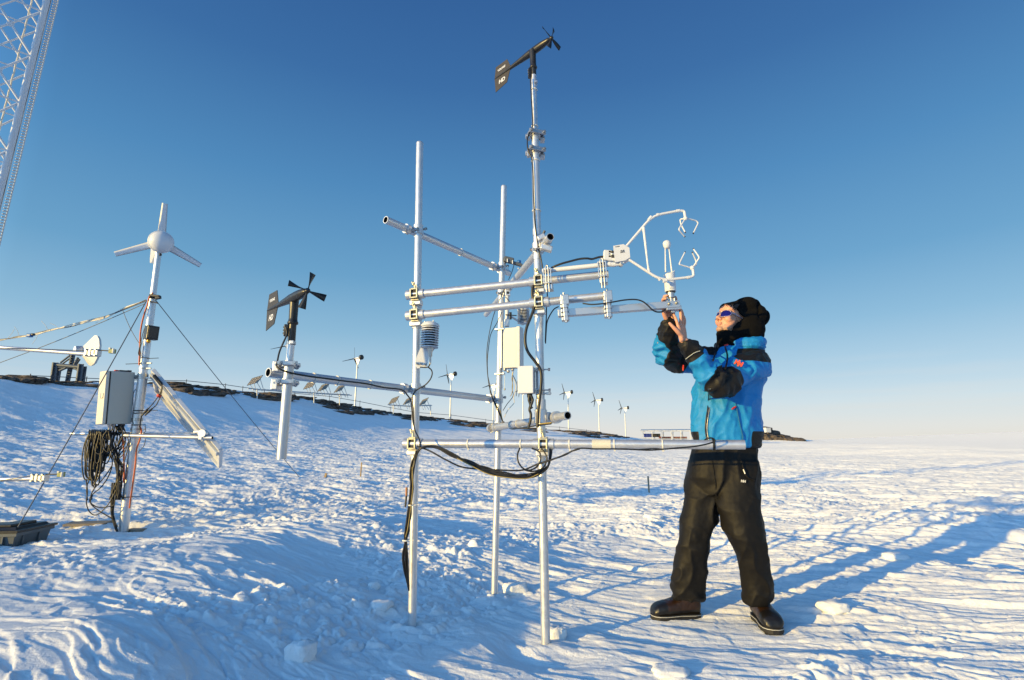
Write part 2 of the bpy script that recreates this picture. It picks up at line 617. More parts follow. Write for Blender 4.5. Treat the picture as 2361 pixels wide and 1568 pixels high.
def micro(x, y):
    r = np.hypot(x, y)
    c, s = math.cos(WIND), math.sin(WIND)
    wx = x + 0.30 * perlin(x * .6, y * .6, 30) + .05 * perlin(x * 3, y * 3, 32)
    wy = y + 0.30 * perlin(x * .6, y * .6, 31) + .05 * perlin(x * 3, y * 3, 33)
    p, q = wx * c + wy * s, -wx * s + wy * c
    z = 0.078 * perlin(p / 2.6, q / 1.5, 1) + 0.10 * perlin(p / 9, q / 5, 2) * sstep(6, 14, r)
    z += 0.14 * perlin(p / 20, q / 12, 3) * sstep(16, 40, r)
    patch = sstep(-.12, .25, perlin(x / 1.4, y / 1.4, 8))
    calm = .52 + .48 * sstep(-.14, .12, perlin(x / 1.9 + 7, y / 1.9, 22) + .12 * perlin(x / .5, y / .5, 23) + .35 * sstep(5, 10, r) + .25 * sstep(.6, 1.6, x))
    # wind crust in thin plates: flat tops with crisp low edges, drawn out along the wind
    for (lp_, lq, sd, am, w_) in ((1.7, .46, 10, .012, .05), (.70, .19, 17, .008, .06), (.27, .08, 18, .0048, .08)):
        t = perlin(p / lp_, q / lq, sd) * 1.7 + .25 * perlin(p / lp_ * 3.1, q / lq * 3.1, sd + 40)
        z += am * np.maximum(calm, sstep(4.5, 7.5, r) * .95) * (1 + .75 * sstep(4.5, 9, r) * (1 - sstep(45, 90, r))) * (sstep(-.02, w_ - .02, t) + sstep(.33, .33 + w_, t) - sstep(-.45, -.45 + w_, t) * .6) * (1 - .6 * sstep(30, 70, r))
    # carved ripples
    a = perlin(p / 1.2, q / 0.24, 5)
    z += 0.009 * calm * (1 - np.abs(a) * 1.8) * (0.5 + perlin(x / 2.2, y / 2.2, 6))
    b = perlin(p / 0.5, q / 0.11, 7)
    z += 0.006 * (1 - np.abs(b) * 2) * patch
    z += 0.0030 * perlin(p / 0.10, q / 0.045, 9) * (0.5 + patch) + .0013 * perlin(x / .035, y / .035, 19)
    # trampled snow round the masts: broken angular bits of many sizes
    near = 1 - sstep(9, 18, r)
    tram = sstep(.055, .21, perlin(x / 1.7 + 3, y / 1.7, 12) + .10 * np.exp(-((x + .3) ** 2 + (y - 4.4) ** 2) / 8) + .06 * perlin(x / .3, y / .3, 21)) * near * (1 - .7 * sstep(1.0, 2.0, x) * (1 - sstep(5, 7, y)))
    for (sc, sd, am, th) in ((.21, 51, .026, .80), (.105, 52, .021, .66), (.055, 53, .014, .52)):
        d1, gap, rv = worley(x / sc + .25 * perlin(x / sc * 1.7, y / sc * 1.7, sd), y / sc + .25 * perlin(x / sc * 1.7, y / sc * 1.7, sd + 5), sd)
        top = am * np.clip((rv - th) / (1 - th), 0, 1) ** .6 * sstep(.0, .32, gap)
        top *= 1 + .5 * perlin(x / sc * 2.2, y / sc * 2.2, sd + 9)
        z += tram * top
    z += tram * .010 * perlin(x / .14, y / .14, 13)
    # far streaks
    z += 0.05 * perlin(p / 3.2, q / 0.8, 15) * sstep(8, 20, r) + .022 * perlin(p / 1.1, q / .36, 24) * sstep(5, 9, r) * (1 - sstep(40, 70, r)) + 0.09 * perlin(p / 11, q / 2.4, 16) * sstep(25, 60, r)
    return z


FEET = [(-.55, 3.12, .05), (-.12, 3.82, .05), (.18, 2.96, .05), (-4.69, 6.28, .09)]


def sheet(x, y):
    z = macro(x, y) + micro(x, y) - 0.02
    # packed collars and wind scoops round the pole feet
    for (cx, cy, rr) in FEET:
        d = np.hypot(x - cx, y - cy)
        wx_ = ((x - cx) * SHADOW.x + (y - cy) * SHADOW.y) / np.maximum(d, .01)
        z = z + .012 * np.exp(-(d / (rr * 1.7)) ** 2) - (.014 - .011 * wx_) * np.exp(-((d - rr * 3.6) / (rr * 1.6)) ** 2) + .008 * np.exp(-((d - rr * 6.5) / (rr * 2.2)) ** 2) * (1 + wx_) * .6
    return z


def zg(x, y):
    a, b = np.array([float(x)]), np.array([float(y)])
    return float(sheet(a, b)[0])


azf = np.radians(np.linspace(-54, 54, 980))
azb = np.radians(np.linspace(54, 306, 90)[1:-1])
AZ = np.concatenate([azf, azb])
rad = [1.2]
while rad[-1] < 9000:
    r_ = rad[-1]
    k = .0032 if r_ < 9 else (.0046 if r_ < 40 else (.007 if r_ < 220 else .03))
    if r_ < 2.2:
        k = .012
    rad.append(r_ * (1 + k))
RAD = np.array([0.02, 0.3, 0.6, 0.9] + rad)
AA, RR = np.meshgrid(AZ, RAD)
X, Y = RR * np.sin(AA), RR * np.cos(AA)
Z = sheet(X.ravel(), Y.ravel()).reshape(X.shape)
nr, na = X.shape
co = np.stack([X, Y, Z], -1).reshape(-1, 3).astype(np.float32)
ii, jj = np.meshgrid(np.arange(nr - 1), np.arange(na), indexing='ij')
j2 = (jj + 1) % na
quad = np.stack([ii * na + jj, ii * na + j2, (ii + 1) * na + j2, (ii + 1) * na + jj], -1).reshape(-1, 4)
quad = quad[:, ::-1]


def np_mesh(name, co, quad, smooth=True):
    me = bpy.data.meshes.new(name)
    me.vertices.add(len(co))
    me.vertices.foreach_set('co', np.ascontiguousarray(co, np.float32).ravel())
    me.loops.add(quad.size)
    me.loops.foreach_set('vertex_index', np.ascontiguousarray(quad, np.int32).ravel())
    me.polygons.add(len(quad))
    k = quad.shape[1]
    me.polygons.foreach_set('loop_start', np.arange(0, quad.size, k, dtype=np.int32))
    me.polygons.foreach_set('loop_total', np.full(len(quad), k, np.int32))
    me.polygons.foreach_set('use_smooth', np.full(len(quad), smooth, bool))
    me.update(calc_edges=True)
    return me


gm = np_mesh('snow_ground', co, quad)


def snow_material():
    m = bpy.data.materials.new('wind_packed_snow')
    N, L = nodes_of(m)
    b = bsdf(m)
    b.inputs['Roughness'].default_value = 0.75
    b.inputs['Diffuse Roughness'].default_value = 0.3
    b.inputs['Specular IOR Level'].default_value = 0.12
    geo = N.new('ShaderNodeNewGeometry')
    nz = N.new('ShaderNodeTexNoise')
    nz.inputs['Scale'].default_value = 1.3
    nz.inputs['Detail'].default_value = 4
    L.new(geo.outputs['Position'], nz.inputs['Vector'])
    mx = N.new('ShaderNodeMix')
    mx.data_type = 'RGBA'
    mx.inputs[6].default_value = (.80, .81, .82, 1)
    mx.inputs[7].default_value = (.88, .88, .88, 1)
    L.new(nz.outputs['Fac'], mx.inputs[0])
    L.new(mx.outputs[2], b.inputs['Base Color'])
    n1 = N.new('ShaderNodeTexNoise')
    n1.inputs['Scale'].default_value = 90
    n1.inputs['Detail'].default_value = 4
    n1.inputs['Roughness'].default_value = .7
    L.new(geo.outputs['Position'], n1.inputs['Vector'])
    mp = N.new('ShaderNodeMapping')
    mp.inputs['Rotation'].default_value = (0, 0, -WIND)
    mp.inputs['Scale'].default_value = (1.2, 6, 1)
    L.new(geo.outputs['Position'], mp.inputs['Vector'])
    n2 = N.new('ShaderNodeTexNoise')
    n2.inputs['Scale'].default_value = 1.0
    n2.inputs['Detail'].default_value = 8
    n2.inputs['Roughness'].default_value = .6
    L.new(mp.outputs['Vector'], n2.inputs['Vector'])
    b1 = N.new('ShaderNodeBump')
    b1.inputs['Strength'].default_value = .6
    b1.inputs['Distance'].default_value = .008
    L.new(n1.outputs['Fac'], b1.inputs['Height'])
    b2 = N.new('ShaderNodeBump')
    b2.inputs['Strength'].default_value = .45
    b2.inputs['Distance'].default_value = .05
    L.new(n2.outputs['Fac'], b2.inputs['Height'])
    L.new(b1.outputs['Normal'], b2.inputs['Normal'])
    # broad wind streaks that carry on over the far plain
    mp3 = N.new('ShaderNodeMapping')
    mp3.inputs['Rotation'].default_value = (0, 0, -WIND)
    mp3.inputs['Scale'].default_value = (.10, .55, 1)
    L.new(geo.outputs['Position'], mp3.inputs['Vector'])
    n3 = N.new('ShaderNodeTexNoise')
    n3.inputs['Scale'].default_value = 1.0
    n3.inputs['Detail'].default_value = 5
    n3.inputs['Roughness'].default_value = .6
    L.new(mp3.outputs['Vector'], n3.inputs['Vector'])
    b3 = N.new('ShaderNodeBump')
    b3.inputs['Strength'].default_value = .22
    b3.inputs['Distance'].default_value = .35
    L.new(n3.outputs['Fac'], b3.inputs['Height'])
    L.new(b2.outputs['Normal'], b3.inputs['Normal'])
    L.new(b3.outputs['Normal'], b.inputs['Normal'])
    return m


M['snow'] = snow_material()
gm.materials.append(M['snow'])
ground = bpy.data.objects.new('snow_ground', gm)
COL.objects.link(ground)
tag(ground, 'wind carved white snow covering the ground and the hill', 'snow', kind='structure')
del X, Y, Z, AA, RR, co, quad
# ------------------------------------------------------------------ the tube frame
TR = 0.0235
FL, FB, FM = gnd(950, 1445), gnd(1140, 1363), gnd(1258, 1470)
YL, YB, YM = FL.y, FB.y, FM.y
TL, TB_, TM = at(968, 330, YL), at(1162, 430, YB), at(1231, 190, YM)


def post_at(foot, top, z):
    return lerp(foot, top, (z - foot.z) / (top.z - foot.z))


frame = thing('instrument_frame', 'galvanised tube frame of three upright poles with rails clamped across them', 'tube frame', (FM.x, FM.y, 0))
for k, (a, b, r) in enumerate([(FL, TL, TR), (FB, TB_, TR), (FM, post_at(FM, TM, 2.93), TR * 1.04)]):
    mb = MB()
    d = (b - a).normalized()
    mb.pipe(a - d * .15, b, r)
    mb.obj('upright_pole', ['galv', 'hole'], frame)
# upper mast tube inside the wide clamp pair
mb = MB()
d = (TM - FM).normalized()
mb.pipe(post_at(FM, TM, 2.60), TM + d * .05, TR * .78)
mb.obj('mast_extension', ['galv', 'hole'], frame)
# round caps on the two free pole tops
for (b, t) in [(TL, (TL - FL).normalized()), (TB_, (TB_ - FB).normalized())]:
    mb = MB()
    mb.lathe([(TR * 1.02, -.012), (TR * 1.05, -.004), (TR * .9, .004), (TR * .4, .007), (0.0005, .008)], b, t, 16)
    mb.obj('pole_cap', 'galv', frame)

OFF = .05
# two front rails and the waist beam, on the near side of the front poles
ra = (at(957, 679, YL - OFF), at(1243, 649, YM - OFF))
rb = (at(957, 727, YL - OFF), at(1243, 698, YM - OFF))
rc = (at(953, 1023, YL - OFF), at(1254, 1024, YM - OFF))
RAILS = {}
for key, (a, b), x0, x1 in [('a', ra, 939, 1403), ('b', rb, 941, 1408), ('c', rc, 936, 1717)]:
    p, q = on_line(a, b, x0), on_line(a, b, x1)
    RAILS[key] = (p, q)
    mb = MB()
    mb.pipe(p, q, TR * (1.06 if key == 'c' else 1.0))
    mb.obj('rail', ['galv', 'hole'], frame)


def on_rail(key, px):
    return on_line(*RAILS[key], px)


# rails running back from the left pole to the rear pole
e = (FB - FL)
e.z = 0
side = Vector((-e.y, e.x, 0)).normalized() * OFF      # left / far side of the pole line
zt = 2.36
ta, tb = post_at(FL, TL, zt) + side, post_at(FB, TB_, zt) + side
p = on_line(ta, tb, 889)
q = tb + (tb - ta).normalized() * .16
mb = MB()
mb.pipe(p, q, TR)
mb.obj('rail', ['galv', 'hole'], frame)
RAILS['d'] = (p, q)
zb = 1.33
ba, bb = post_at(FL, TL, zb) + side, post_at(FB, TB_, zb) + side
p = on_line(ba, bb, 618)
q = bb + (bb - ba).normalized() * .075
mb = MB()
mb.pipe(p, q, TR * .96)
mb.obj('boom', ['galv', 'hole'], frame)
RAILS['e'] = (p, q)
# rails running back from the main pole past the rear pole
p, q = at(1269, 546, 2.84), at(1121, 722, 4.69)
q.z = p.z
mb = MB()
mb.pipe(p, q, TR, mi=0)
mb.obj('rail', ['galv', 'hole'], frame)
RAILS['f'] = (p, q)
q, p = at(1309, 958, 2.86), at(1140, 986, YB - .03)
mb = MB()
mb.pipe(p, q, TR * .98)
mb.obj('rail', ['galv', 'hole'], frame)
RAILS['g'] = (p, q)


def collar(mb, p, t, r=None, ln=.05, mi=0, th=.007):
    t = Vector(t).normalized()
    r = r or TR
    mb.lathe([(r + .0015, -ln / 2), (r + th, -ln / 2), (r + th, ln / 2), (r + .0015, ln / 2)], p, t, 18, mi, smooth=False)


def coupler(pole_p, pole_t, rail_p, rail_t, zinc=True, bolt_up=True, name='coupler'):
    """swivel coupler: a band on each tube, a hinged block between, an eye bolt on top"""
    mb = MB()
    a = Vector(pole_t).normalized()
    b = Vector(rail_t).normalized()
    col = 1 if zinc else 0
    collar(mb, pole_p - a * .045, a, ln=.055)
    collar(mb, rail_p + b * .042, b, ln=.03)
    collar(mb, rail_p - b * .042, b, ln=.03)
    d = Vector((0, -1, 0)) if rail_p.y < pole_p.y else Vector((0, 1, 0))
    fr = Matrix((b, -d.cross(b).cross(b) * -1, b.cross(d) * -1)).transposed()
    x = b
    z = Vector((0, 0, 1))
    y = z.cross(x).normalized()
    z = x.cross(y)
    rot = Matrix((x, y, z)).transposed()
    c = rail_p + y * (-.014 if rail_p.y < pole_p.y else .014)
    s = -1 if rail_p.y < pole_p.y else 1
    # the block is a square frame with a slot
    f = rail_p + y * s * .026
    for (dx, dz, sx, sz) in [(-.021, 0, .009, .062), (.021, 0, .009, .062), (0, .027, .034, .009), (0, -.027, .034, .009)]:
        mb.box(f + x * dx + z * dz, (sx, .016, sz), rot, col, .002)
    mb.box(f - y * s * .006 , (.032, .006, .044), rot, 2, .001)
    mb.box(rail_p - z * .036 - y * s * .012, (.052, .05, .012), rot, col, .003)
    mb.box(rail_p + z * .034 - y * s * .002, (.044, .05, .01), rot, col, .003)
    mb.box(lerp(rail_p, pole_p, .5) - z * .05, (.07, .05, .03), rot, 0, .004)
    if bolt_up:
        u = (z + x * -.18).normalized()
        mb.tube([rail_p + z * .03, rail_p + z * .03 + u * .05], .006, 8, col)
        mb.tube([rail_p + z * .062 + x * -.012 - y * .002 + u * 0, rail_p + z * .082 + x * -.02], .008, 8, col)
    return mb.obj(name, ['galv', 'zinc', 'hole'], frame)


for key, px in [('a', 958), ('b', 958), ('c', 953)]:
    rp = on_rail(key, px)
    pole = post_at(FL, TL, rp.z)
    coupler(pole, TL - FL, rp, RAILS[key][1] - RAILS[key][0])
for key, px in [('a', 1243), ('b', 1244), ('c', 1254)]:
    rp = on_rail(key, px)
    pole = post_at(FM, TM, rp.z)
    coupler(pole, TM - FM, rp, RAILS[key][1] - RAILS[key][0])


def ring_clamp(foot, top, z, rail, extra=None):
    """grey pressed right-angle clamp: a band on the pole and one on the rail beside it"""
    mb = MB()
    p = post_at(foot, top, z)
    t = (rail[1] - rail[0]).normalized()
    rp = rail[0] + t * (p - rail[0]).dot(t)
    collar(mb, p, top - foot, ln=.062, th=.008)
    collar(mb, rp - t * .052, t, ln=.03, th=.008)
    collar(mb, rp + t * .05, t, ln=.03, th=.008)
    n = (rp - p).normalized()
    mb.box(lerp(p, rp, .5), (.05, .03, .045), frame_of(t), 0, .004)
    for s in (-1, 1):
        b0 = p + t * .036 * s + Vector((0, 0, .012 * s))
        mb.tube([b0 - n * .035, b0 + n * .05], .0065, 8, 1)
        mb.lathe([(.011, 0), (.011, .009)], b0 - n * .035, n, 6, 1, smooth=False)
    mb.tube([rp - t * .05 + Vector((0, 0, .03)), rp - t * .05 - Vector((0, 0, .035))], .006, 8, 1)
    return mb.obj('pole_clamp', ['galv', 'bolt'], frame)


ring_clamp(FL, TL, zt, RAILS['d'])
ring_clamp(FB, TB_, zt, RAILS['d'])
ring_clamp(FL, TL, zb, RAILS['e'])
ring_clamp(FB, TB_, zb, RAILS['e'])
ring_clamp(FM, TM, RAILS['f'][0].z - .01, RAILS['f'])
ring_clamp(FB, TB_, RAILS['f'][0].z - .02, RAILS['f'])
ring_clamp(FB, TB_, 1.13, RAILS['g'])
# a small dark grip at the far end of the top rail, and a swivel on the open tube by the main pole
mb = MB()
g0 = pt(cA, 1010, 1060, YB - .02)
mb.box(g0, (.075, .04, .045), Matrix.Rotation(.25, 3, 'Y'), 0, .006)
mb.box(pt(cA, 1075, 1090, YB - .02), (.085, .03, .022), Matrix.Rotation(.3, 3, 'Y'), 0, .004)
mb.lathe([(.012, 0), (.017, .006), (.017, .02), (.008, .027)], pt(cA, 1090, 1085, YB - .02), (0, 0, 1), 12, 2)
for (x, y) in [(1000, 1050), (1040, 1062), (1085, 1120), (1000, 1110)]:
    mb.tube([pt(cA, x, y, YB - .045), pt(cA, x, y + 26, YB - .045)], .006, 8, 1)
mb.obj('swivel_clamp', ['darkmetal', 'bolt', 'bluepl'], frame)
mb = MB()
fp = RAILS['f'][0]
ft = (RAILS['f'][1] - fp).normalized()
collar(mb, fp + ft * .075, ft, ln=.035)
mb.box(fp + ft * .08 + Vector((.0, -.012, -.045)), (.07, .04, .035), Matrix.Rotation(.3, 3, 'Y'), 0, .006)
mb.box(fp + ft * .08 + Vector((-.03, -.02, .02)), (.05, .03, .03), Matrix.Rotation(-.5, 3, 'Y'), 0, .006)
mb.tube([fp + ft * .07 + Vector((-.03, -.01, .02)), fp + ft * .07 + Vector((-.012, -.02, .058))], .008, 8, 1)
mb.obj('swivel_clamp', ['galv', 'darkmetal'], frame)
# big tee fitting and sleeve low on the main pole
mb = MB()
mp_ = post_at(FM, TM, 1.155)
mt = (TM - FM).normalized()
collar(mb, mp_, mt, ln=.075, th=.013)
collar(mb, mp_ + mt * .068, mt, ln=.055, th=.007)
gt = (RAILS['g'][1] - RAILS['g'][0]).normalized()
gp = RAILS['g'][0] + gt * (mp_ - RAILS['g'][0]).dot(gt)
collar(mb, gp + gt * .05, gt, ln=.03, th=.011)
collar(mb, gp - gt * .05, gt, ln=.03, th=.011)
mb.box(lerp(mp_, gp, .5), (.05, .04, .055), frame_of(gt), 0, .006)
mb.obj('tee_fitting', 'galv', frame)
# plain sleeves visible on the poles under the rails
for (f, t, z, ln) in [(FL, TL, post_at(FL, TL, on_rail('a', 958).z).z - .075, .03), (FM, TM, on_rail('a', 1243).z - .11, .05),
                      (FM, TM, on_rail('b', 1243).z - .10, .04), (FB, TB_, 2.06, .035), (FM, TM, 2.27, .04), (FM, TM, 2.12, .05),
                      (FM, TM, 0.66, .02), (FB, TB_, 1.42, .02)]:
    mb = MB()
    collar(mb, post_at(f, t, z), t - f, ln=ln, th=.0035)
    mb.obj('sleeve', 'galv', frame)


def block_clamp(mb, p, t, across, r, w=.1, h=.03, bolts=True):
    """pair of cast aluminium half shells across a tube with studs, one arm reaching back"""
    t = Vector(t).normalized()
    x = Vector(across)
    x = (x - t * x.dot(t)).normalized()
    y = t.cross(x)
    rot = Matrix((x, y, t)).transposed()
    collar(mb, p, t, r=r, ln=h, th=.009)
    for s in (-1, 1):
        mb.box(p + y * s * (r + .012), (w, .012, h * .8), rot, 0, .002)
        mb.box(p + x * s * w * .38, (w * .22, r * 2 + .03, h * .35), rot, 0, .002)
    if bolts:
        for s in (-1, 1):
            c = p + x * s * w * .38
            mb.tube([c - y * (r + .035), c + y * (r + .04)], .0055, 8, 1)
            mb.lathe([(.0105, 0), (.0105, .008)], c - y * (r + .028), y, 6, 1, smooth=False)
            mb.lathe([(.0105, 0), (.0105, .008)], c + y * (r + .02), y, 6, 1, smooth=False)


# the clamp pair that joins the mast extension to the main pole
for yy in (310, 349):
    mb = MB()
    c = at(1235, yy, YM)
    block_clamp(mb, c, TM - FM, (1, .35, 0), TR, .11, .032)
    mb.box(c + Vector((.045, .03, -.02)), (.03, .05, .02), None, 0, .003)
    mb.box(c + Vector((-.046, -.01, -.03)), (.02, .03, .03), None, 0, .003)
    mb.obj('joint_clamp', ['alu', 'bolt'], frame)
# white cable ties round the rails
for key, px in [('c', 1080), ('c', 1201), ('c', 1313), ('c', 1416), ('c', 1527)]:
    q = on_rail(key, px)
    t = (RAILS[key][1] - RAILS[key][0]).normalized()
    mb = MB()
    collar(mb, q, t, r=TR * 1.06, ln=.007, th=.0035)
    mb.box(q + Vector((0, -.012, -.031)), (.008, .008, .012), None, 0)
    mb.obj('cable_tie', 'tie', frame)
TIES = [(on_rail('e', px), RAILS['e'][1] - RAILS['e'][0], TR * .96) for px in (723, 777, 853, 930)]
TIES += [(post_at(FM, TM, at(1236, yy, YM).z), TM - FM, TR * (.8 if yy < 300 else 1.04)) for yy in (208, 292, 372, 487, 573)]
TIES += [(on_line(*RAILS['g'], px), RAILS['g'][1] - RAILS['g'][0], TR) for px in (1180, 1196)]
TIES += [(on_rail('d', 1062), RAILS['d'][1] - RAILS['d'][0], TR)]
for q, t, r_ in TIES:
    mb = MB()
    collar(mb, q, t, r=r_, ln=.006, th=.004)
    mb.obj('cable_tie', 'tie', frame)
mb = MB()
t = (RAILS['c'][1] - RAILS['c'][0]).normalized()
collar(mb, on_rail('c', 1387), t, r=TR * 1.06, ln=.10, th=.002)
mb.obj('tape_wrap', mat('pale_tape', (.62, .60, .52), .45, noise=.08), frame)

# ------------------------------------------------------------------ propeller wind monitors


def blade_set(hub, axis, rad, ph, parent, n=4, width=.034, tw=0.9, mats='black'):
    """blades twisted like a helicoid, wider at the tip"""
    ax = Vector(axis).normalized()
    u = ax.orthogonal().normalized()
    v = ax.cross(u)
    up = Vector((0, 0, 1))
    up = (up - ax * up.dot(ax)).normalized()
    rt = ax.cross(up)
    for k in range(n):
        a = ph + k * 2 * math.pi / n
        d = up * math.cos(a) + rt * math.sin(a)
        e = ax.cross(d)
        rings = []
        for i in range(9):
            f = i / 8
            rr = .010 + (rad - .010) * f
            th = tw * (1.25 - .95 * f)
            wd = width * (.30 + .70 * f ** .9)
            c = d * rr + hub
            w_ = (e * math.cos(th) + ax * math.sin(th))
            nn = d.cross(w_)
            t_ = .0035 * (1 - .6 * f)
            rings.append([c - w_ * wd / 2, c - nn * t_ * .6 - w_ * wd * .1, c + w_ * wd / 2, c + nn * t_ - w_ * wd * .1])
        mb = MB()
        mb.loft(rings, 0, True, True)
        mb.obj('blade', mats, parent)


def font_mesh(text, size, o, ex, ey, ez, parent, mats, name='lettering', shear=0.0, depth=.0008, bold=0.0):
    cu = bpy.data.curves.new(name, 'FONT')
    cu.body = text
    cu.size = size
    cu.extrude = depth
    cu.offset = bold
    cu.shear = shear
    cu.align_x = 'CENTER'
    cu.align_y = 'CENTER'
    tmp = bpy.data.objects.new(name, cu)
    COL.objects.link(tmp)
    dg = bpy.context.evaluated_depsgraph_get()
    me = bpy.data.meshes.new_from_object(tmp.evaluated_get(dg))
    bpy.data.objects.remove(tmp)
    bpy.data.curves.remove(cu)
    rot = Matrix((Vector(ex), Vector(ey), Vector(ez))).transposed().to_4x4()
    me.transform(Matrix.Translation(Vector(o)) @ rot)
    me.materials.clear()
    me.materials.append(M[mats])
    ob = bpy.data.objects.new(name, me)
    COL.objects.link(ob)
    if parent is not None:
        ob.parent = parent
        ob.matrix_parent_inverse = PINV(parent)
    return ob


def wind_monitor(label, shaft_low, shaft_top, nose, tail, fin_up, fin_lo, ph, sc=1.0, flange_f=.5):
    """shaft_low..shaft_top: the vertical body; nose and tail: ends of the horizontal body"""
    root = thing('wind_monitor', label, 'anemometer', shaft_low, 'propeller wind monitors on the frame')
    ax = (nose - tail)
    L_ = ax.length
    ax = ax.normalized()
    t = (shaft_top - shaft_low)
    H = t.length
    t = t.normalized()
    r = .0185 * sc
    fl = H * flange_f
    mb = MB()
    mb.lathe([(r * .9, -.005), (r * .95, 0), (r * .95, fl * .92), (r * .98, fl * .95), (r * 1.05, fl - .008)], shaft_low, t, 22)
    mb.obj('mounting_post', 'black', root)
    mb = MB()
    mb.lathe([(r * 1.05, fl - .01), (r * 1.35, fl - .006), (r * 1.38, fl), (r * 1.15, fl + .008), (r * 1.08, fl + .02),
              (r * 1.12, H * .8), (r * 1.2, H * .95), (r * 1.25, H)], shaft_low, t, 22)
    mb.obj('vertical_housing', 'black', root)
    # horizontal body: slim tail cone, fat shoulder over the shaft, nose cone
    prof = [(.003, 0), (.0055, .02 * L_), (.008, .15 * L_), (.0125, .35 * L_), (.018, .52 * L_), (.0225, .65 * L_), (.0235, .78 * L_),
            (.0225, .87 * L_), (.019, .93 * L_), (.0165, .945 * L_), (.0165, .975 * L_), (.008, 1.0 * L_)]
    mb = MB()
    mb.lathe([(a * sc, b) for a, b in prof], tail, ax, 24)
    mb.obj('body', 'black', root)
    # tail fin in the vertical plane of the body
    ez = ax.cross(Vector((0, 0, 1))).normalized()
    for poly in (fin_up, fin_lo):
        mb = MB()
        mb.prism([(a * sc, b * sc) for a, b in poly], tail, ax, (0, 0, 1), ez, .003)
        mb.obj('tail_fin', 'fin', root)
    hub = nose + ax * .012
    mb = MB()
    mb.lathe([(.010, -.012), (.013, -.004), (.012, .006), (.007, .012), (.001, .015)], hub, ax, 14)
    hb = mb.obj('propeller_hub', 'black', root)
    blade_set(hub, ax, .09 * sc, ph, hb)
    # sensor junction box and clamp band on the post
    mb = MB()
    xx = Vector((-1, -.25, 0)).normalized()
    mb.box(shaft_low + t * fl * .62 + xx * (r + .008), (.02, .022, fl * .55), frame_of(xx), 0, .003)
    for k in range(3):
        mb.lathe([(.004, 0), (.004, .003)], shaft_low + t * fl * (.48 + k * .14) + xx * (r + .018) + Vector((0, -.004, 0)), xx, 8, 1)
    mb.obj('junction_box', ['black', 'zinc'], root)
    mb = MB()
    collar(mb, shaft_low + t * .004, t, r=r * .95, ln=.013, th=.003)
    mb.box(shaft_low + t * .004 + Vector((.012, -r - .006, 0)), (.018, .01, .016), None, 0, .002)
    mb.obj('hose_clamp', 'alu', root)
    return root, ax, ez, hub


def px_axis(c, nose_px, tail_px, Yn, Yt):
    n, t = pt(c, *nose_px, Yn), pt(c, *tail_px, Yt)
    z = (n.z + t.z) / 2
    n.z = t.z = z
    return n, t


# the upper one on the main mast
sl, st = pt(cG, 357, 420, YM), pt(cG, 347, 215, YM)
kx = .70
n1 = pt(cG, 452, 146, YM - .09)
t1 = pt(cG, 119, 388, YM + .27)
UP = [(.0, .0), (.012, .088), (.125, .088), (.16, .012), (.12, .006)]
LO = [(.0, -.0), (.12, -.004), (.155, -.01), (.125, -.092), (.012, -.112)]
wm1, ax1, ez1, h1 = wind_monitor('black propeller wind monitor on top of the tall centre mast', sl, st, n1, t1, UP, LO, R(-18), 1.0, .5)
wm2n = pt(cF, 462, 288, 2.26)
wm2t = pt(cF, 190, 424, 2.62)
s2l, s2t = pt(cF, 358, 655, 2.385), pt(cF, 380, 335, 2.385)
wm2, ax2, ez2, h2 = wind_monitor('black propeller wind monitor on the short post at the left end of the boom', s2l, s2t, wm2n, wm2t, UP, LO, R(-12), .97, .46)
for (wm, ax, tail, s) in [(wm1, ax1, t1, 1.0), (wm2, ax2, wm2t, .97)]:
    ez = ax.cross(Vector((0, 0, 1))).normalized()
    sgn = 1 if ez.y < 0 else -1
    # lettering on the side of the fin that faces the viewer
    ex = ax * 1.0
    nrm = ez * sgn
    if Vector((0, 0, 1)).dot(nrm.cross(ex)) < 0:
        ex = -ex
    sh = .1
    fins = [c for c in wm.children if c.name.startswith('tail_fin')]
    font_mesh('HD', .042 * s, tail + ax * .075 * s + Vector((0, 0, -.052 * s)) + nrm * .0022, ex, (0, 0, 1), nrm, fins[1], 'white', 'lettering', sh, bold=.0012)
    font_mesh('YOUNG', .021 * s, tail + ax * .07 * s + Vector((0, 0, .045 * s)) + nrm * .0022, ex, (0, 0, 1), nrm, fins[0], 'white', 'lettering', sh, bold=.0008)
# the short post hanging under the left monitor, gripped by two block clamps on the boom end
YE = 2.385
sp = thing('monitor_post', 'short silver pipe hanging in the air from the left end of the boom', 'post', pt(cF, 300, 1458, YE))
mb = MB()
mb.pipe(pt(cF, 287, 1458, YE), pt(cF, 345, 775, YE), .0215)
mb.obj('pipe', ['alu', 'hole'], sp)
mb = MB()
mb.pipe(pt(cF, 343, 790, YE), pt(cF, 357, 650, YE), .0165)
mb.obj('neck_pipe', ['galv', 'hole'], sp)
pd = (pt(cF, 345, 775, YE) - pt(cF, 287, 1458, YE)).normalized()
for yy in (795, 920):
    mb = MB()
    c = pt(cF, 343 - (yy - 795) * .085, yy, YE)
    block_clamp(mb, c, pd, (1, .2, 0), .0215, .085, .024)
    block_clamp(mb, c + Vector((-.03, .045, -.004)), pd, (1, .2, 0), .01, .1, .02)
    mb.box(c + Vector((-.06, .02, -.01)), (.03, .05, .05), None, 0, .004)
    mb.obj('block_clamp', ['alu', 'bolt'], sp)
# ------------------------------------------------------------------ instruments on the right arm
# sonic anemometer: white head with two arms ending in three claws each
YS = 2.79
son = thing('sonic_anemometer', 'white sonic anemometer with two curved arms ending in three pronged claws', 'anemometer', pt(cE, 300, 740, YS))


def e_(x, y, dy=0.0):
    return pt(cE, x, y, YS + dy)


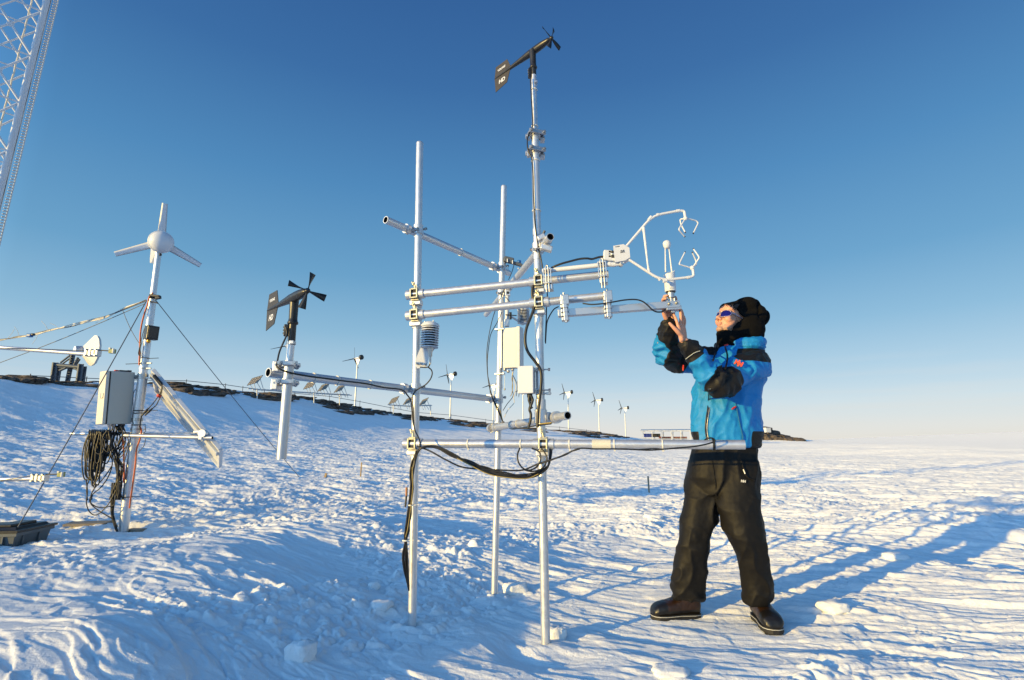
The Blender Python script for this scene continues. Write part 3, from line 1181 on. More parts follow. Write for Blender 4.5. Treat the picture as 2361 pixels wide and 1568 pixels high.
mb = MB()
poly = [(180, 625), (320, 602), (400, 650), (412, 780), (345, 822), (205, 850)]
fr = [e_(x, y, -.03) for x, y in poly]
bk = [p + Vector((.012, .055, 0)) for p in fr]
mb.loft([fr, bk], 0, True, False)
son_box = mb.obj('transducer_box', 'white', son)
mb = MB()
mb.box(e_(135, 765, .0), (.075, .03, .062), Matrix.Rotation(.09, 3, 'Y'), 0, .006)
mb.obj('back_plate', 'white', son)
for k, yy in enumerate((712, 742, 775)):
    mb = MB()
    mb.lathe([(.009, 0), (.009, .014), (.006, .016), (.006, .03)], e_(190, yy, -.012), (-1, 0, .1), 10, k % 2)
    mb.obj('connector', ['black', 'bolt'], son)
# printed lines on the box: faint unreadable small print of the model plate
_n = (fr[1] - fr[0]).cross(fr[5] - fr[0]).normalized()
if _n.y > 0:
    _n = -_n
exb = (fr[1] - fr[0]).normalized()
eyb = _n.cross(exb)
for (tx, sz, x, y) in [('No.03', .0085, 306, 690), ('CSAT3', .0085, 306, 708), ('No.00593', .006, 238, 636)]:
    font_mesh(tx, sz, e_(x, y, -.03) + _n * .001, exb, eyb, _n, son_box, 'black', 'print')
mb = MB()
mb.box(e_(308, 718, -.03) + _n * .0008, (.028, .0006, .001), frame_of(exb))
mb.obj('underline', 'black', son_box)
AR = .0078


def arm(pts, r=AR, nm='arm', Y=None, cuts=()):
    mb = MB()
    P = spline([e_(*p) for p in pts], 6)
    mb.tube(P, r, 12)
    for q in cuts:
        a, b = e_(*q[:3]), e_(*q[3:])
        t = (b - a).normalized()
        mb.lathe([(r * 1.02, 0), (r * 1.18, .001), (r * 1.18, .012), (r * 1.02, .013)], a, t, 12, 0)
    return mb.obj(nm, 'white', son)


def straight(pts):
    """keeps straight runs straight and rounds the corners"""
    P = [Vector((p[0], p[1], p[2] if len(p) > 2 else 0.0)) for p in pts]
    out = [P[0]]
    for i in range(1, len(P) - 1):
        a, b, c = P[i - 1], P[i], P[i + 1]
        d = min((b - a).length, (c - b).length) * .38
        p0, p1 = b + (a - b).normalized() * d, b + (c - b).normalized() * d
        for k in range(6):
            t = k / 5
            out.append(p0 * (1 - t) ** 2 + b * 2 * t * (1 - t) + p1 * t * t)
    out.append(P[-1])
    return out


def arm2(pts, r, nm, parent=None, mats='white', n=12, rs=None):
    mb = MB()
    P = [e_(p.x, p.y, p.z) for p in straight(pts)]
    mb.tube(P, rs or r, n)
    return mb.obj(nm, mats, parent or son)


ua = arm2([(360, 632, -.01), (715, 216, -.01), (1075, 148, -.01), (1150, 150, -.01), (1163, 240, -.01)], AR, 'upper_arm')
la = arm2([(395, 812, -.02), (835, 1098, -.03), (1205, 1056, -.03), (1278, 1040, -.03), (1266, 935, -.03)], AR, 'lower_arm')
for (x0, y0, x1, y1, dy, rr) in [(700, 228, 660, 278, -.01, 1.18), (775, 205, 800, 200, -.01, 1.2), (1045, 152, 1085, 146, -.01, 1.2),
                                 (860, 1107, 912, 1100, -.03, 1.22), (1185, 1060, 1225, 1054, -.03, 1.2), (800, 1075, 822, 1090, -.03, 1.15)]:
    a, b = e_(x0, y0, dy), e_(x1, y1, dy)
    mb = MB()
    mb.tube([a, b], AR * rr, 12)
    mb.obj('pipe_joint', 'white', son)
arm2([(592, 375, -.012), (607, 490, -.014), (650, 870, -.02), (668, 985, -.024)], AR * .8, 'strut',
     rs=[AR * 1.25] + [AR * .95] * 6 + [AR * .7] * 6 + [AR * 1.4])
# claws
mb = MB()
mb.lathe([(.002, -.013), (.010, -.008), (.013, 0), (.010, .008), (.002, .013)], e_(1165, 252, -.01), (0, 0, 1), 14)
mb.obj('claw_hub', 'white', son)
mb = MB()
mb.lathe([(.002, -.013), (.010, -.009), (.0135, 0), (.010, .009), (.002, .013)], e_(1258, 926, -.03), (0, 0, 1), 14)
mb.obj('claw_hub', 'white', son)
FR = .0042
for pts in ([(1150, 255, .0), (1090, 262, .03), (1103, 330, .03), (1160, 438, .008)],
            [(1160, 262, -.01), (1078, 392, -.05), (1080, 412, -.05), (1152, 496, -.022)],
            [(1180, 248, -.01), (1315, 284, .01), (1340, 315, .012), (1276, 448, -.004)],
            [(1250, 928, -.03), (1082, 878, -.045), (1086, 858, -.045), (1156, 718, -.02)],
            [(1265, 920, -.03), (1352, 792, -.055), (1346, 768, -.055), (1278, 672, -.022)],
            [(1268, 918, -.03), (1322, 882, .02), (1302, 810, .02), (1262, 722, .003)]):
    pr = arm2(pts, FR, 'prong', n=9)
    a, b = Vector(pts[-2]), Vector(pts[-1])
    d = (b - a).normalized()
    mb = MB()
    mb.tube([e_(b.x, b.y, b.z), e_(b.x + d.x * 14, b.y + d.y * 14, b.z)], FR * .98, 9)
    mb.obj('transducer_tip', 'black', pr)
# white boom pipe that carries the sonic, seated on the upper rail
mb = MB()
b0, b1 = pt(cD, 322, 545, 2.88), pt(cD, 1130, 462, YS + .0)
mb.tube([b0, b1], .0138, 14)
b2 = pt(cD, 1255, 462, YS - .005)
mb.tube([lerp(b0, b1, .97), lerp(b1, b2, .3) - Vector((0, 0, .004)), lerp(b1, b2, .6) - Vector((0, 0, .003)), b2], [.0138, .013, .010, .010], 12)
mb.lathe([(.0135, -.016), (.0135, .016)], b2, (0, 1, 0), 16, 0)
mb.lathe([(.007, -.024), (.007, .024)], b2 + Vector((0, 0, -.004)), (0, 1, 0), 8, 1)
mb.tube([b2, e_(290, 820, 0)], .012, 12)
mb.obj('mounting_boom', ['white', 'bolt'], son)


def ubolt_plate(c, t, h, w, low, parent, nm='ubolt_clamp'):
    """slotted plates with two long threaded studs hanging below"""
    mb = MB()
    t = Vector(t).normalized()
    rot = frame_of(t)
    z = rot @ Vector((0, 0, 1))
    y = rot @ Vector((0, 1, 0))
    for s in (-1, 1):
        mb.box(c + t * s * w * .42 - y * .034, (.005, .006, h), rot, 0)
    for f in (-.5, -.02, .5):
        mb.box(c + z * h * f - y * .034, (w * .9, .006, .006), rot, 0)
    for s in (-1, 1):
        mb.box(c + z * h * .5 * s * .92, (w * .95, .075, .006), rot, 0, .001)
    mb.box(c - z * (h * .5 + .022) + t * .004, (w * .85, .06, .03), rot, 0, .002)
    for s in (-1, 1):
        x = c + t * s * w * .16 - y * .036
        mb.tube([x + z * h * .48, x - z * (h * .5 + low)], .004, 8, 1)
        mb.lathe([(.008, 0), (.008, .007)], x - z * h * .55, z, 6, 1, smooth=False)
    pts = [c + t * w * .16 * math.cos(a) + z * (h * .48 + .022 * math.sin(a)) - y * .036 for a in [i * math.pi / 8 for i in range(9)]]
    mb.tube(pts, .004, 8, 1)
    return mb.obj(nm, ['alu', 'bolt'], parent)


rt_ = RAILS['a'][1] - RAILS['a'][0]
ubolt_plate(pt(cD, 390, 620, 2.87), rt_, .085, .05, .055, frame)
ubolt_plate(pt(cD, 1032, 540, 2.815), rt_, .085, .05, .07, frame)

# gas analyser on the flat bar over the lower rail
bar = thing('mounting_bar', 'flat aluminium bar carrying the gas analyser, clamped under the lower front rail', 'bar', pt(cD, 1200, 950, 2.76))
a0, a1 = pt(cD, 508, 1038, 2.86), pt(cD, 1948, 928, 2.80)
t = (a1 - a0).normalized()
mb = MB()
rot = frame_of(t)
mb.box((a0 + a1) / 2, ((a1 - a0).length, .004, .038), rot, 0, .001)
mb.box((a0 + a1) / 2 + rot @ Vector((0, .02, -.018)), ((a1 - a0).length, .04, .004), rot, 0, .001)
mb.obj('angle_profile', 'alu', bar)
for x, y in ((1818, 930), (1905, 922)):
    mb = MB()
    mb.lathe([(.0075, 0), (.0075, .006), (.003, .009)], pt(cD, x, y, 2.798), (0, -1, 0), 10, 0)
    mb.obj('bolt', 'zinc', bar)
mb = MB()
mb.box(pt(cD, 1865, 990, 2.835), (.082, .06, .022), rot, 0, .002)
mb.box(pt(cD, 1862, 1022, 2.835), (.02, .02, .016), rot, 0, .002)
mb.obj('base_bracket', 'alu', bar)
for (x0, y0, x1, y1, yy) in [(572, 800, 606, 1140, 2.83), (1084, 752, 1112, 1100, 2.805)]:
    mb = MB()
    p0, p1 = pt(cD, x0, y0, yy), pt(cD, x1, y1, yy)
    mb.tube([p0, p1], .0055, 8, 1)
    z = (p0 - p1).normalized()
    rr = frame_of(t, z)
    for f, ww in [(.2, .052), (.34, .05), (.47, .046), (.62, .044), (.76, .042), (.9, .042)]:
        c = lerp(p0, p1, f)
        mb.box(c + Vector((0, .018, 0)), (.042, .05, .018), rr, 0, .002)
        mb.box(c + Vector((0, -.006, 0)), (.024, .018, .026), rr, 0, .003)
        mb.lathe([(.0095, -.005), (.0095, .005)], c + Vector((0, -.004, -.017)), z, 6, 1, smooth=False)
    mb.box(lerp(p0, p1, .25) + Vector((.004, .01, 0)), (.046, .05, .058), rr, 0, .003)
    mb.obj('stud_clamp', ['alu', 'bolt'], bar)

YG = 2.85
gas = thing('gas_analyser', 'white cylindrical gas analyser with a ball head on two thin struts', 'gas analyser', pt(cE, 960, 1360, YG))


def g_(x, y, dy=0):
    return pt(cE, x, y, YG + dy)


ga = (g_(944, 980) - g_(962, 1250)).normalized()
mb = MB()
mb.lathe([(.030, 0), (.0315, .004), (.0315, .10)], g_(962, 1250), ga, 26)
c_top = g_(962, 1250) + ga * .10
# slanted shoulder
n = 26
x_ = Vector((1, 0, 0))
x_ = (x_ - ga * x_.dot(ga)).normalized()
y_ = ga.cross(x_)
rg0 = [c_top + x_ * math.cos(2 * math.pi * j / n) * .0315 + y_ * math.sin(2 * math.pi * j / n) * .0315 for j in range(n)]
rg1 = [p + ga * (.011 + .017 * max(-1, min(1, math.cos(2 * math.pi * j / n - .6) * 1.4))) for j, p in enumerate(rg0)]
mb.loft([rg0, rg1], 0, True, True)
mb.obj('housing', 'white', gas)
mb = MB()
mb.lathe([(.0, -.026), (.012, -.0255), (.0165, -.021), (.0215, -.010), (.0235, .0), (.0225, .0095), (.0175, .0185), (.009, .0235), (.002, .026), (.0005, .0275)], g_(911, 607), ga, 22)
mb.obj('ball_head', 'white', gas)
for (x0, y0, x1, y1, dy) in [(890, 660, 895, 985, -.008), (940, 655, 980, 985, .004)]:
    mb = MB()
    mb.tube([g_(x0, y0, dy), lerp(g_(x0, y0, dy), g_(x1, y1, dy), .45), g_(x1, y1, dy)], [.0036, .0042, .005], 9)
    mb.obj('strut', 'white', gas)
mb = MB()
mb.lathe([(.026, -.006), (.027, 0), (.027, .004)], g_(962, 1252), ga, 20)
mb.obj('seal_ring', 'black', gas)
mb = MB()
mb.lathe([(.0205, -.035), (.0205, -.006)], g_(962, 1252), ga, 20)
mb.lathe([(.009, -.06), (.009, -.033)], g_(962, 1252), ga, 10)
for s in (-1, 1):
    mb.lathe([(.0065, 0), (.0065, .022)], g_(962, 1252) - ga * .056 + x_ * .02 * s, ga, 8, 1)
mb.obj('threaded_foot', ['alu', 'bolt'], gas)
mb = MB()
mb.box(g_(975, 1200, -.0325), (.026, .0008, .002), None)
mb.obj('print_line', 'bolt', gas)

# ------------------------------------------------------------------ radiation shields


def shield(name, label, c_top, h, rad, nplate, tilt, parent_grp, mats):
    root = thing(name, label, 'radiation shield', c_top, parent_grp)
    ax = Vector(tilt).normalized()
    dh = h / nplate
    mb = MB()
    mb.lathe([(.001, .022), (rad * .55, .02), (rad * .85, .012), (rad, 0), (rad * 1.0, -.006), (rad * .9, -.008)], c_top, ax, 28)
    mb.obj('cap', mats, root)
    for k in range(nplate):
        mb = MB()
        z0 = -.006 - dh * k
        mb.lathe([(rad * .62, z0 - dh * .30), (rad * .9, z0 - dh * .42), (rad * 1.0, z0 - dh * .82), (rad * .985, z0 - dh * .88), (rad * .86, z0 - dh * .55), (rad * .6, z0 - dh * .42)], c_top, ax, 28)
        mb.obj('plate', mats, root)
    mb = MB()
    mb.lathe([(rad * .55, -.002), (rad * .55, -h * .97)], c_top, ax, 20)
    mb.obj('core', M['hole'], root)
    return root, ax


c = pt(cB, 363, 676, YL - .10)
s1, ax = shield('radiation_shield', 'white stacked plate radiation shield hanging beside the left pole', c, .132, .0545, 9, (.02, 0, 1), 'stacked plate radiation shields', 'whiteplastic')
for (x, y) in ((312, 648), (388, 640)):
    mb = MB()
    mb.tube([pt(cB, x, y + 14, YL - .12), pt(cB, x, y - 8, YL - .12)], .004, 8)
    mb.obj('rod_end', 'bolt', s1)
mb = MB()
pl = [(280, 868), (392, 872), (402, 884), (350, 955), (330, 1040), (300, 1050), (245, 1062), (228, 1040), (228, 985), (262, 900)]
P0 = [pt(cB, x, y, YL - .055) for x, y in pl]
mb.loft([P0, [p + Vector((0, .003, 0)) for p in P0]], 0, True, False)
br = mb.obj('bracket_plate', 'white', s1)
for (x, y) in ((240, 1014), (270, 1015), (312, 1022)):
    mb = MB()
    mb.tube([pt(cB, x, y, YL - .075), pt(cB, x, y, YL + .03)], .005, 8)
    mb.lathe([(.009, 0), (.009, .007)], pt(cB, x, y, YL - .066), (0, 1, 0), 6, 0, smooth=False)
    mb.obj('bracket_bolt', 'bolt', br)
mb = MB()
mb.lathe([(.017, 0), (.014, -.02), (.012, -.024), (.012, -.05), (.006, -.056), (.0065, -.09), (.004, -.10)], pt(cB, 362, 878, YL - .10), (-.02, 0, 1), 14)
mb.obj('probe_connector', mat('pale_metal_connector', (.6, .58, .52), .4, .3), s1)
c = pt(cB, 1196, 534, YB + .05)
s2, ax = shield('radiation_shield', 'smaller white radiation shield seen behind the centre mast under the lower rail', c, .105, .048, 9, (0, 0, 1), 'stacked plate radiation shields', 'whiteplastic')
mb = MB()
mb.tube([pt(cB, 1188, 655, YB + .05), pt(cB, 1188, 672, YB + .05)], .012, 10)
mb.tube([pt(cB, 1175, 655, YB + .05), pt(cB, 1090, 600, YB)], .008, 8)
mb.obj('mounting_arm', 'white', s2)
# little square hanger rod between top rails and the beige box
hg = thing('hanger_rod', 'short white square rod hanging beside the rear pole above the beige box', 'rod', pt(cB, 1048, 690, YB - .02))
mb = MB()
mb.box(pt(cB, 1055, 385, YB - .04), (.04, .035, .05), None, 0, .004)
mb.lathe([(.01, -.004), (.01, .004)], pt(cB, 1055, 382, YB - .06), (0, 1, 0), 10, 1)
mb.obj('socket', ['galv', 'hole'], hg)
mb = MB()
mb.tube([pt(cB, 1052, 410, YB - .04), pt(cB, 1048, 630, YB - .04)], .0155, 12)
mb.obj('rod', 'white', hg)
mb = MB()
mb.box(pt(cB, 1048, 655, YB - .04), (.036, .036, .055), None, 0, .003)
mb.box(pt(cB, 1080, 590, YB - .045), (.018, .02, .055), None, 1, .003)
mb.tube([pt(cB, 1035, 580, YB - .06), pt(cB, 1135, 588, YB - .06)], .004, 8, 1)
mb.obj('grip', ['alu', 'black'], hg)

# ------------------------------------------------------------------ boxes on the poles


def slab(mb, quad_px, c, Y, depth_vec, mi=0, bev=.006):
    f = [pt(c, x, y, Y) for x, y in quad_px]
    ctr = sum(f, Vector()) / 4
    ex = ((f[1] - f[0]) + (f[2] - f[3])) / 2
    ez = ((f[0] - f[3]) + (f[1] - f[2])) / 2
    dv = Vector(depth_vec)
    rot = Matrix((ex.normalized(), -dv.normalized() * -1, ez.normalized())).transposed()
    y = ez.normalized().cross(ex.normalized())
    rot = Matrix((ex.normalized(), y, (ex.normalized().cross(y)))).transposed()
    mb.box(ctr + y * dv.length / 2, (ex.length, dv.length, ez.length), rot, mi, bev)
    return rot, ctr, y


yb = YB - .06
beige = thing('equipment_box', 'tall cream plastic equipment box strapped to the rear pole', 'equipment box', pt(cB, 1080, 1060, yb))
mb = MB()
# front face is turned to the left, its broad grey-cream side to the right
f0, f1 = pt(cB, 1010, 880, yb), pt(cB, 1134, 872, yb - .04)
ex = (f1 - f0)
ex.z = 0
wd = ex.length
ex.normalize()
ey = Vector((0, 0, 1)).cross(ex)
rot = Matrix((ex, ey, (0, 0, 1))).transposed()
zc = (pt(cB, 1070, 700, yb).z + pt(cB, 1068, 1060, yb).z) / 2
hh = pt(cB, 1070, 700, yb).z - pt(cB, 1068, 1060, yb).z
cc = (f0 + f1) / 2
cc.z = zc
dp = .075
mb.box(cc + ey * dp / 2, (wd, dp, hh), rot, 0, .006)
mb.obj('case', 'cream', beige)
mb = MB()
mb.box(cc + ex * (wd / 2 + .014) + ey * dp * .45, (.030, dp * 1.15, hh * 1.02), rot, 0, .005)
for dz in (.09, .02, -.06):
    mb.lathe([(.004, 0), (.004, .003)], cc + ex * (wd / 2 + .012) + Vector((0, 0, dz)) - ey * .007, -ey, 8, 1)
mb.obj('lid', ['cream', 'bolt'], beige)
mb = MB()
for y0 in (700, 1100):
    q = pt(cB, 985, y0 + 10, YB - .03)
    mb.box(q, (.075, .03, .012), rot, 0, .002)
    collar(mb, post_at(FB, TB_, q.z), TB_ - FB, ln=.012, th=.003)
mb.box(pt(cB, 998, 880, yb + .03), (.012, .02, hh), rot, 0, .002)
mb.obj('mounting_strap', 'alu', beige)
for (x, y) in ((1030, 1085), (1060, 1100), (1100, 1085)):
    mb = MB()
    mb.lathe([(.012, 0), (.012, -.012), (.008, -.02)], pt(cB, x, y - 22, yb + .02), (0, 0, 1), 10, 0)
    mb.obj('cable_gland', 'bolt', beige)
mb = MB()
mb.tube(path(cB, [(1030, 1120), (1027, 1180), (1028, 1240)], yb), .0012, 5)
mb.lathe([(.002, .008), (.006, .004), (.006, -.006), (.002, -.009)], pt(cB, 1028, 1247, yb), (0, 0, 1), 10)
mb.obj('hanging_cap', 'zinc', beige)

yw = YM - .02
wbx = thing('junction_box', 'small white junction box on the centre mast with a thick cable below it', 'junction box', pt(cB, 1240, 1285, yw))
f0, f1 = pt(cB, 1148, 1160, yw), pt(cB, 1288, 1160, yw - .02)
ex = f1 - f0
ex.z = 0
wd = ex.length
ex.normalize()
ey = Vector((0, 0, 1)).cross(ex)
rot = Matrix((ex, ey, (0, 0, 1))).transposed()
zt_, zb_ = pt(cB, 1220, 1042, yw).z, pt(cB, 1220, 1288, yw).z
cc = (f0 + f1) / 2
cc.z = (zt_ + zb_) / 2
mb = MB()
mb.box(cc + ey * .035, (wd * .985, .07, (zt_ - zb_) * .98), rot, 0, .008)
mb.obj('case', 'white', wbx)
mb = MB()
mb.box(cc - ey * .006, (wd, .016, zt_ - zb_), rot, 0, .005)
mb.obj('lid', 'white', wbx)
for z_ in (zt_ - .02, zb_ + .02):
    mb = MB()
    mb.box(cc + ex * (wd / 2 + .014) + Vector((0, .035, z_ - cc.z)), (.03, .03, .02), rot, 0, .003)
    q = post_at(FM, TM, z_)
    collar(mb, q, TM - FM, ln=.01, th=.003)
    mb.tube([q + Vector((-.03, -.028, 0)), q + Vector((.055, -.028, 0))], .004, 8)
    mb.lathe([(.009, 0), (.009, .012)], q + Vector((.045, -.028, 0)), (1, 0, 0), 6, smooth=False)
    mb.obj('bracket', 'bolt', wbx)
mb = MB()
mb.lathe([(.016, 0), (.016, -.02), (.012, -.028), (.012, -.045)], pt(cB, 1252, 1284, yw + .02), (0, 0, 1), 14)
mb.obj('cable_gland', 'black', wbx)
q = post_at(FM, TM, pt(cB, 1400, 1290, YM).z)
mb = MB()
collar(mb, q, TM - FM, ln=.012, th=.004)
mb.tube([q + Vector((-.03, -.03, 0)), q + Vector((.06, -.03, 0))], .005, 8, 1)
mb.box(q + Vector((.045, -.028, 0)), (.025, .014, .016), None, 1, .002)
mb.obj('band_clamp', ['galv', 'bolt'], frame)

# ------------------------------------------------------------------ cables on the frame


def cable(name, label, paths, r, mats='cable', n=8, group=None, cat='cable'):
    mb = MB()
    for p in paths:
        mb.tube(p, r, n)
    o = mb.obj(name, mats)
    return tag(o, label, cat, group)


mb = MB()
cable('hose_cable', 'thick black hose cable snaking down the centre mast behind the rails',
      [path(cB, [(1285, 315), (1276, 350), (1276, 410), (1288, 470), (1286, 530), (1262, 600), (1226, 690), (1212, 770), (1215, 850), (1240, 920),
                 (1300, 1000), (1342, 1060), (1356, 1130), (1352, 1230), (1340, 1340), (1328, 1440), (1322, 1560), (1322, 1590)], YM - .055)], .0085)
cable('box_cable', 'lumpy black cable dropping from the white junction box to the tee fitting',
      [path(cB, [(1250, 1300), (1245, 1340), (1258, 1390), (1250, 1430), (1262, 1470), (1258, 1530), (1240, 1590)], yw + .0),
       path(cB, [(1262, 1300), (1278, 1345), (1262, 1400), (1275, 1420)], yw - .01)], .0075)
cable('mast_cable', 'thin black cable running up the tall centre mast to the upper wind monitor',
      [path(cG, [(333, 375), (337, 430), (340, 500), (345, 580), (347, 670), (330, 712), (317, 740), (317, 800), (330, 840), (343, 870),
                 (350, 960), (352, 1060), (357, 1180), (363, 1270), (372, 1340), (385, 1420), (402, 1490), (408, 1530)], YM - .03)], .004)
cable('sonic_cable', 'black sleeved cable from the centre mast to the sonic anemometer box',
      [path(cD, [(330, 575, 2.90), (440, 502, 2.86), (540, 460, 2.84), (640, 432, 2.83), (760, 402, 2.82), (850, 395, 2.81), (910, 402, 2.81), (990, 380, 2.80), (1080, 368, 2.79), (1150, 352, 2.785)], 2.8)], .0062)
cable('analyser_cable', 'black cable looping over the flat bar to the gas analyser',
      [path(cD, [(800, 925, 2.84), (900, 938, 2.82), (1020, 930, 2.80), (1150, 910, 2.79), (1300, 885, 2.79), (1420, 880, 2.785), (1500, 900, 2.78), (1560, 942, 2.778),
                 (1620, 1000, 2.78), (1670, 1025, 2.785), (1730, 1025, 2.79), (1775, 1003, 2.80)], 2.7)], .0042)
cable('down_cable', 'pair of thin black cables curving down the right side of the centre mast',
      [path(cD, [(515, 963), (460, 995), (410, 1070), (378, 1150), (368, 1260), (360, 1400)], YM + .03),
       path(cD, [(375, 740), (382, 850), (372, 960), (370, 1080), (362, 1250), (357, 1380)], YM + .05)], .0036)
cable('loose_cable', 'two thin loose black cables hanging in front of the rear pole',
      [path(cB, [(1025, 350), (985, 440), (930, 580), (895, 720), (870, 880), (868, 1000), (875, 1120), (890, 1220), (920, 1320), (965, 1440), (1020, 1550)], YB - .12),
       path(cB, [(1003, 555), (960, 650), (905, 750), (885, 860), (872, 1000), (880, 1160), (905, 1290), (950, 1410), (1010, 1530)], YB - .11),
       path(cB, [(1115, 115), (1095, 190), (1062, 268)], YB - .08),
       path(cB, [(1035, 420), (1070, 460), (1085, 490)], YB - .09)], .0028)
cable('box_wires', 'thin black, white and yellow wires trailing from under the cream box',
      [path(cB, [(1095, 1110), (1098, 1180), (1095, 1250), (1102, 1310), (1050, 1380), (1012, 1440)], yb),
       path(cB, [(1100, 1120), (1130, 1180), (1140, 1230), (1130, 1310)], yb + .01)], .0025)
cable('signal_wire', 'pale wire looping below the cream equipment box', [path(cB, [(1098, 1090), (1096, 1130), (1120, 1190), (1126, 1250), (1108, 1320), (1112, 1370), (1060, 1430), (1022, 1500)], yb - .005)], .0026, 'paperwhite')
cable('signal_wire', 'yellow wire hanging straight below the cream equipment box', [path(cB, [(1105, 1090), (1092, 1150), (1100, 1210), (1090, 1290), (1075, 1310)], yb - .008)], .0024, 'yellowwire')
cable('rail_cable', 'cables of mixed colours tied along the short lower rear rail',
      [path(cC, [(655, 10, YB - .1), (680, 60, YB - .1), (705, 130, YB - .1), (740, 175, YB - .08), (800, 178, 3.4), (860, 168, 3.2), (920, 160, 2.98), (1010, 150, 2.85)], 3)], .004)
cable('rail_cable', 'yellowish cable sagging under the short lower rear rail',
      [path(cC, [(690, 60, YB - .1), (715, 150, YB - .1), (760, 182, YB - .09), (830, 175, 3.35), (890, 168, 3.1), (950, 150, 2.93), (1015, 143, 2.85)], 3)], .0035, 'yellowwire')
cable('boom_cable', 'black cable tied along the boom from the left wind monitor',
      [path(cF, [(322, 540, 2.36), (325, 590, 2.36), (300, 650, 2.355), (275, 710, 2.35), (262, 770, 2.34), (258, 815, 2.33), (300, 840, 2.33), (380, 862, 2.38), (480, 880, 2.44),
                 (610, 897, 2.51), (740, 915, 2.59), (880, 932, 2.69), (1000, 958, 2.80), (1125, 974, 2.92), (1165, 1010, 3.0), (1190, 1050, 3.05), (1198, 1110, 3.06), (1205, 1190, 3.06), (1220, 1260, 3.05), (1250, 1320, 3.0), (1255, 1370, 2.98)], 3)], .0042)
cable('shield_cable', 'black cable curling from the left radiation shield down to the waist beam',
      [path(cB, [(358, 1005, YL - .1), (352, 1035, YL - .1), (330, 1052, YL - .09), (270, 1050, YL - .08)], 3),
       path(cB, [(345, 1052, YL - .08), (370, 1075, YL - .08), (378, 1110, YL - .08), (360, 1160, YL - .08), (315, 1210, YL - .07), (255, 1245, YL - .06), (215, 1280, YL - .05), (203, 1340, YL - .05),
                 (210, 1440, YL - .05), (214, 1560, YL - .05), (218, 1600, YL - .05)], 3)], .0038)
# swag of cables under the beam and the drop down the left pole
rgc = random.Random(3)
sw = []
for k in range(9):
    o1, o2, o3 = rgc.uniform(-9, 9), rgc.uniform(-12, 12), rgc.uniform(-10, 10)
    dy = rgc.uniform(-.02, .02)
    s_ = rgc.uniform(-22, 12)
    sw.append(path(cC, [(150, 420, 3.0 + dy), (165, 345 + o1, 3.0 + dy), (200, 300 + o1 * .4, 2.98 + dy), (290, 296 + o2 * .5, 2.97), (390, 345 + o2, 2.96 + dy), (500, 395 + o3 + s_ * .4, 2.94 + dy), (610, 445 + o2 * .6 + s_, 2.93 + dy),
                        (720, 475 + o3 * .7 + s_, 2.91 + dy), (830, 484 + o1 * .6 + s_ * .8, 2.90 + dy), (920, 468 + o1 + s_ * .4, 2.90 + dy), (985, 425 + o2 * .6, 2.90 + dy), (1003 + o3 * .6, 370, 2.91 + dy), (1010 + o3 * .8, 310, 2.93)], 3))
sw.append(path(cC, [(170, 290, 2.99), (250, 320, 2.97), (350, 375, 2.95), (450, 420, 2.94), (560, 432, 2.92), (700, 440, 2.9), (830, 440, 2.89), (920, 405, 2.88), (1020, 372, 2.87), (1098, 345, 2.86), (1140, 322, 2.85), (1190, 306, 2.84)], 3))
sw.append(path(cC, [(815, 300, 2.90), (800, 345, 2.89), (808, 395, 2.88), (840, 432, 2.88), (880, 440, 2.88), (925, 415, 2.88), (945, 370, 2.88), (935, 325, 2.89), (890, 303, 2.9)], 3))
sw.append(path(cC, [(845, 440, 2.88), (900, 448, 2.88), (960, 425, 2.88), (985, 370, 2.88), (970, 330, 2.89), (950, 305, 2.9)], 3))
cable('cable_swag', 'bundle of black cables sagging under the waist beam between the two front poles', sw, .0044)
cable('cable_swag', 'single yellow cable sagging inside the black bundle under the beam',
      [path(cC, [(420, 366, 2.93), (520, 418, 2.91), (620, 466, 2.89), (740, 488, 2.875), (830, 494, 2.87), (880, 488, 2.875), (930, 465, 2.88)], 3)], .0026, 'yellowwire')
dr = []
for k in range(11):
    o1, o2, o3, o4 = [rgc.uniform(-1, 1) for _ in range(4)]
    dy = rgc.uniform(-.025, .02)
    dr.append(path(cC, [(170 + o2 * 8, 318, 2.99 + dy), (146 + o1 * 12, 395, 3.0 + dy), (135 + o1 * 10, 480, 3.0 + dy), (134 + o2 * 10, 570, 3.01 + dy), (126 + o3 * 8, 655, 3.02 + dy), (118 + o3 * 12, 740, 3.03 + dy),
                        (108 + o1 * 13, 820, 3.04 + dy), (97 + o4 * 7, 880, 3.05 + dy), (92 + o2 * 19, 970, 3.06 + dy), (98 + o2 * 16, 1060, 3.07 + dy * .5), (109 + o2 * 7, 1130, 3.09), (117 + o2 * 2, 1180 + o1 * 18, 3.11)], 3))
cable('cable_drop', 'bundle of black cables falling from the beam down the left pole', dr, .0043)
cable('cable_drop', 'yellow edged cable among the black ones down the left pole',
      [path(cC, [(140, 420, 2.965), (142, 560, 2.975), (127, 700, 2.99), (112, 800, 3.01), (98, 860, 3.03)], 3)], .0022, 'yellowwire')
mb = MB()
for (x, y, Y) in ((131, 659, 3.02), (99, 880, 3.05)):
    q = pt(cC, x, y, Y)
    collar(mb, q, (0, 0, 1), r=.017, ln=.007, th=.003)
    mb.tube([q + Vector((.015, -.01, 0)), q + Vector((.05, -.02, .004))], .002, 5)
tag(mb.obj('bundle_tie', 'tie'), 'white cable ties round the cable bundle on the left pole', 'cable tie')
mb = MB()
mb.tube([pt(cC, 96, 672, 3.0), pt(cC, 103, 600, 3.0)], .0055, 8, 1)
mb.tube([pt(cC, 103, 600, 3.0), pt(cC, 104, 548, 3.0)], .0062, 8, 0)
tag(mb.obj('wooden_peg', [mat('orange_brown_peg', (.42, .17, .05), .6), 'black']), 'brown peg hanging on the left pole beside the cable bundle', 'peg')
mb = MB()
q = on_rail('c', 1645)
collar(mb, q, RAILS['c'][1] - RAILS['c'][0], r=TR * 1.06, ln=.012, th=.005)
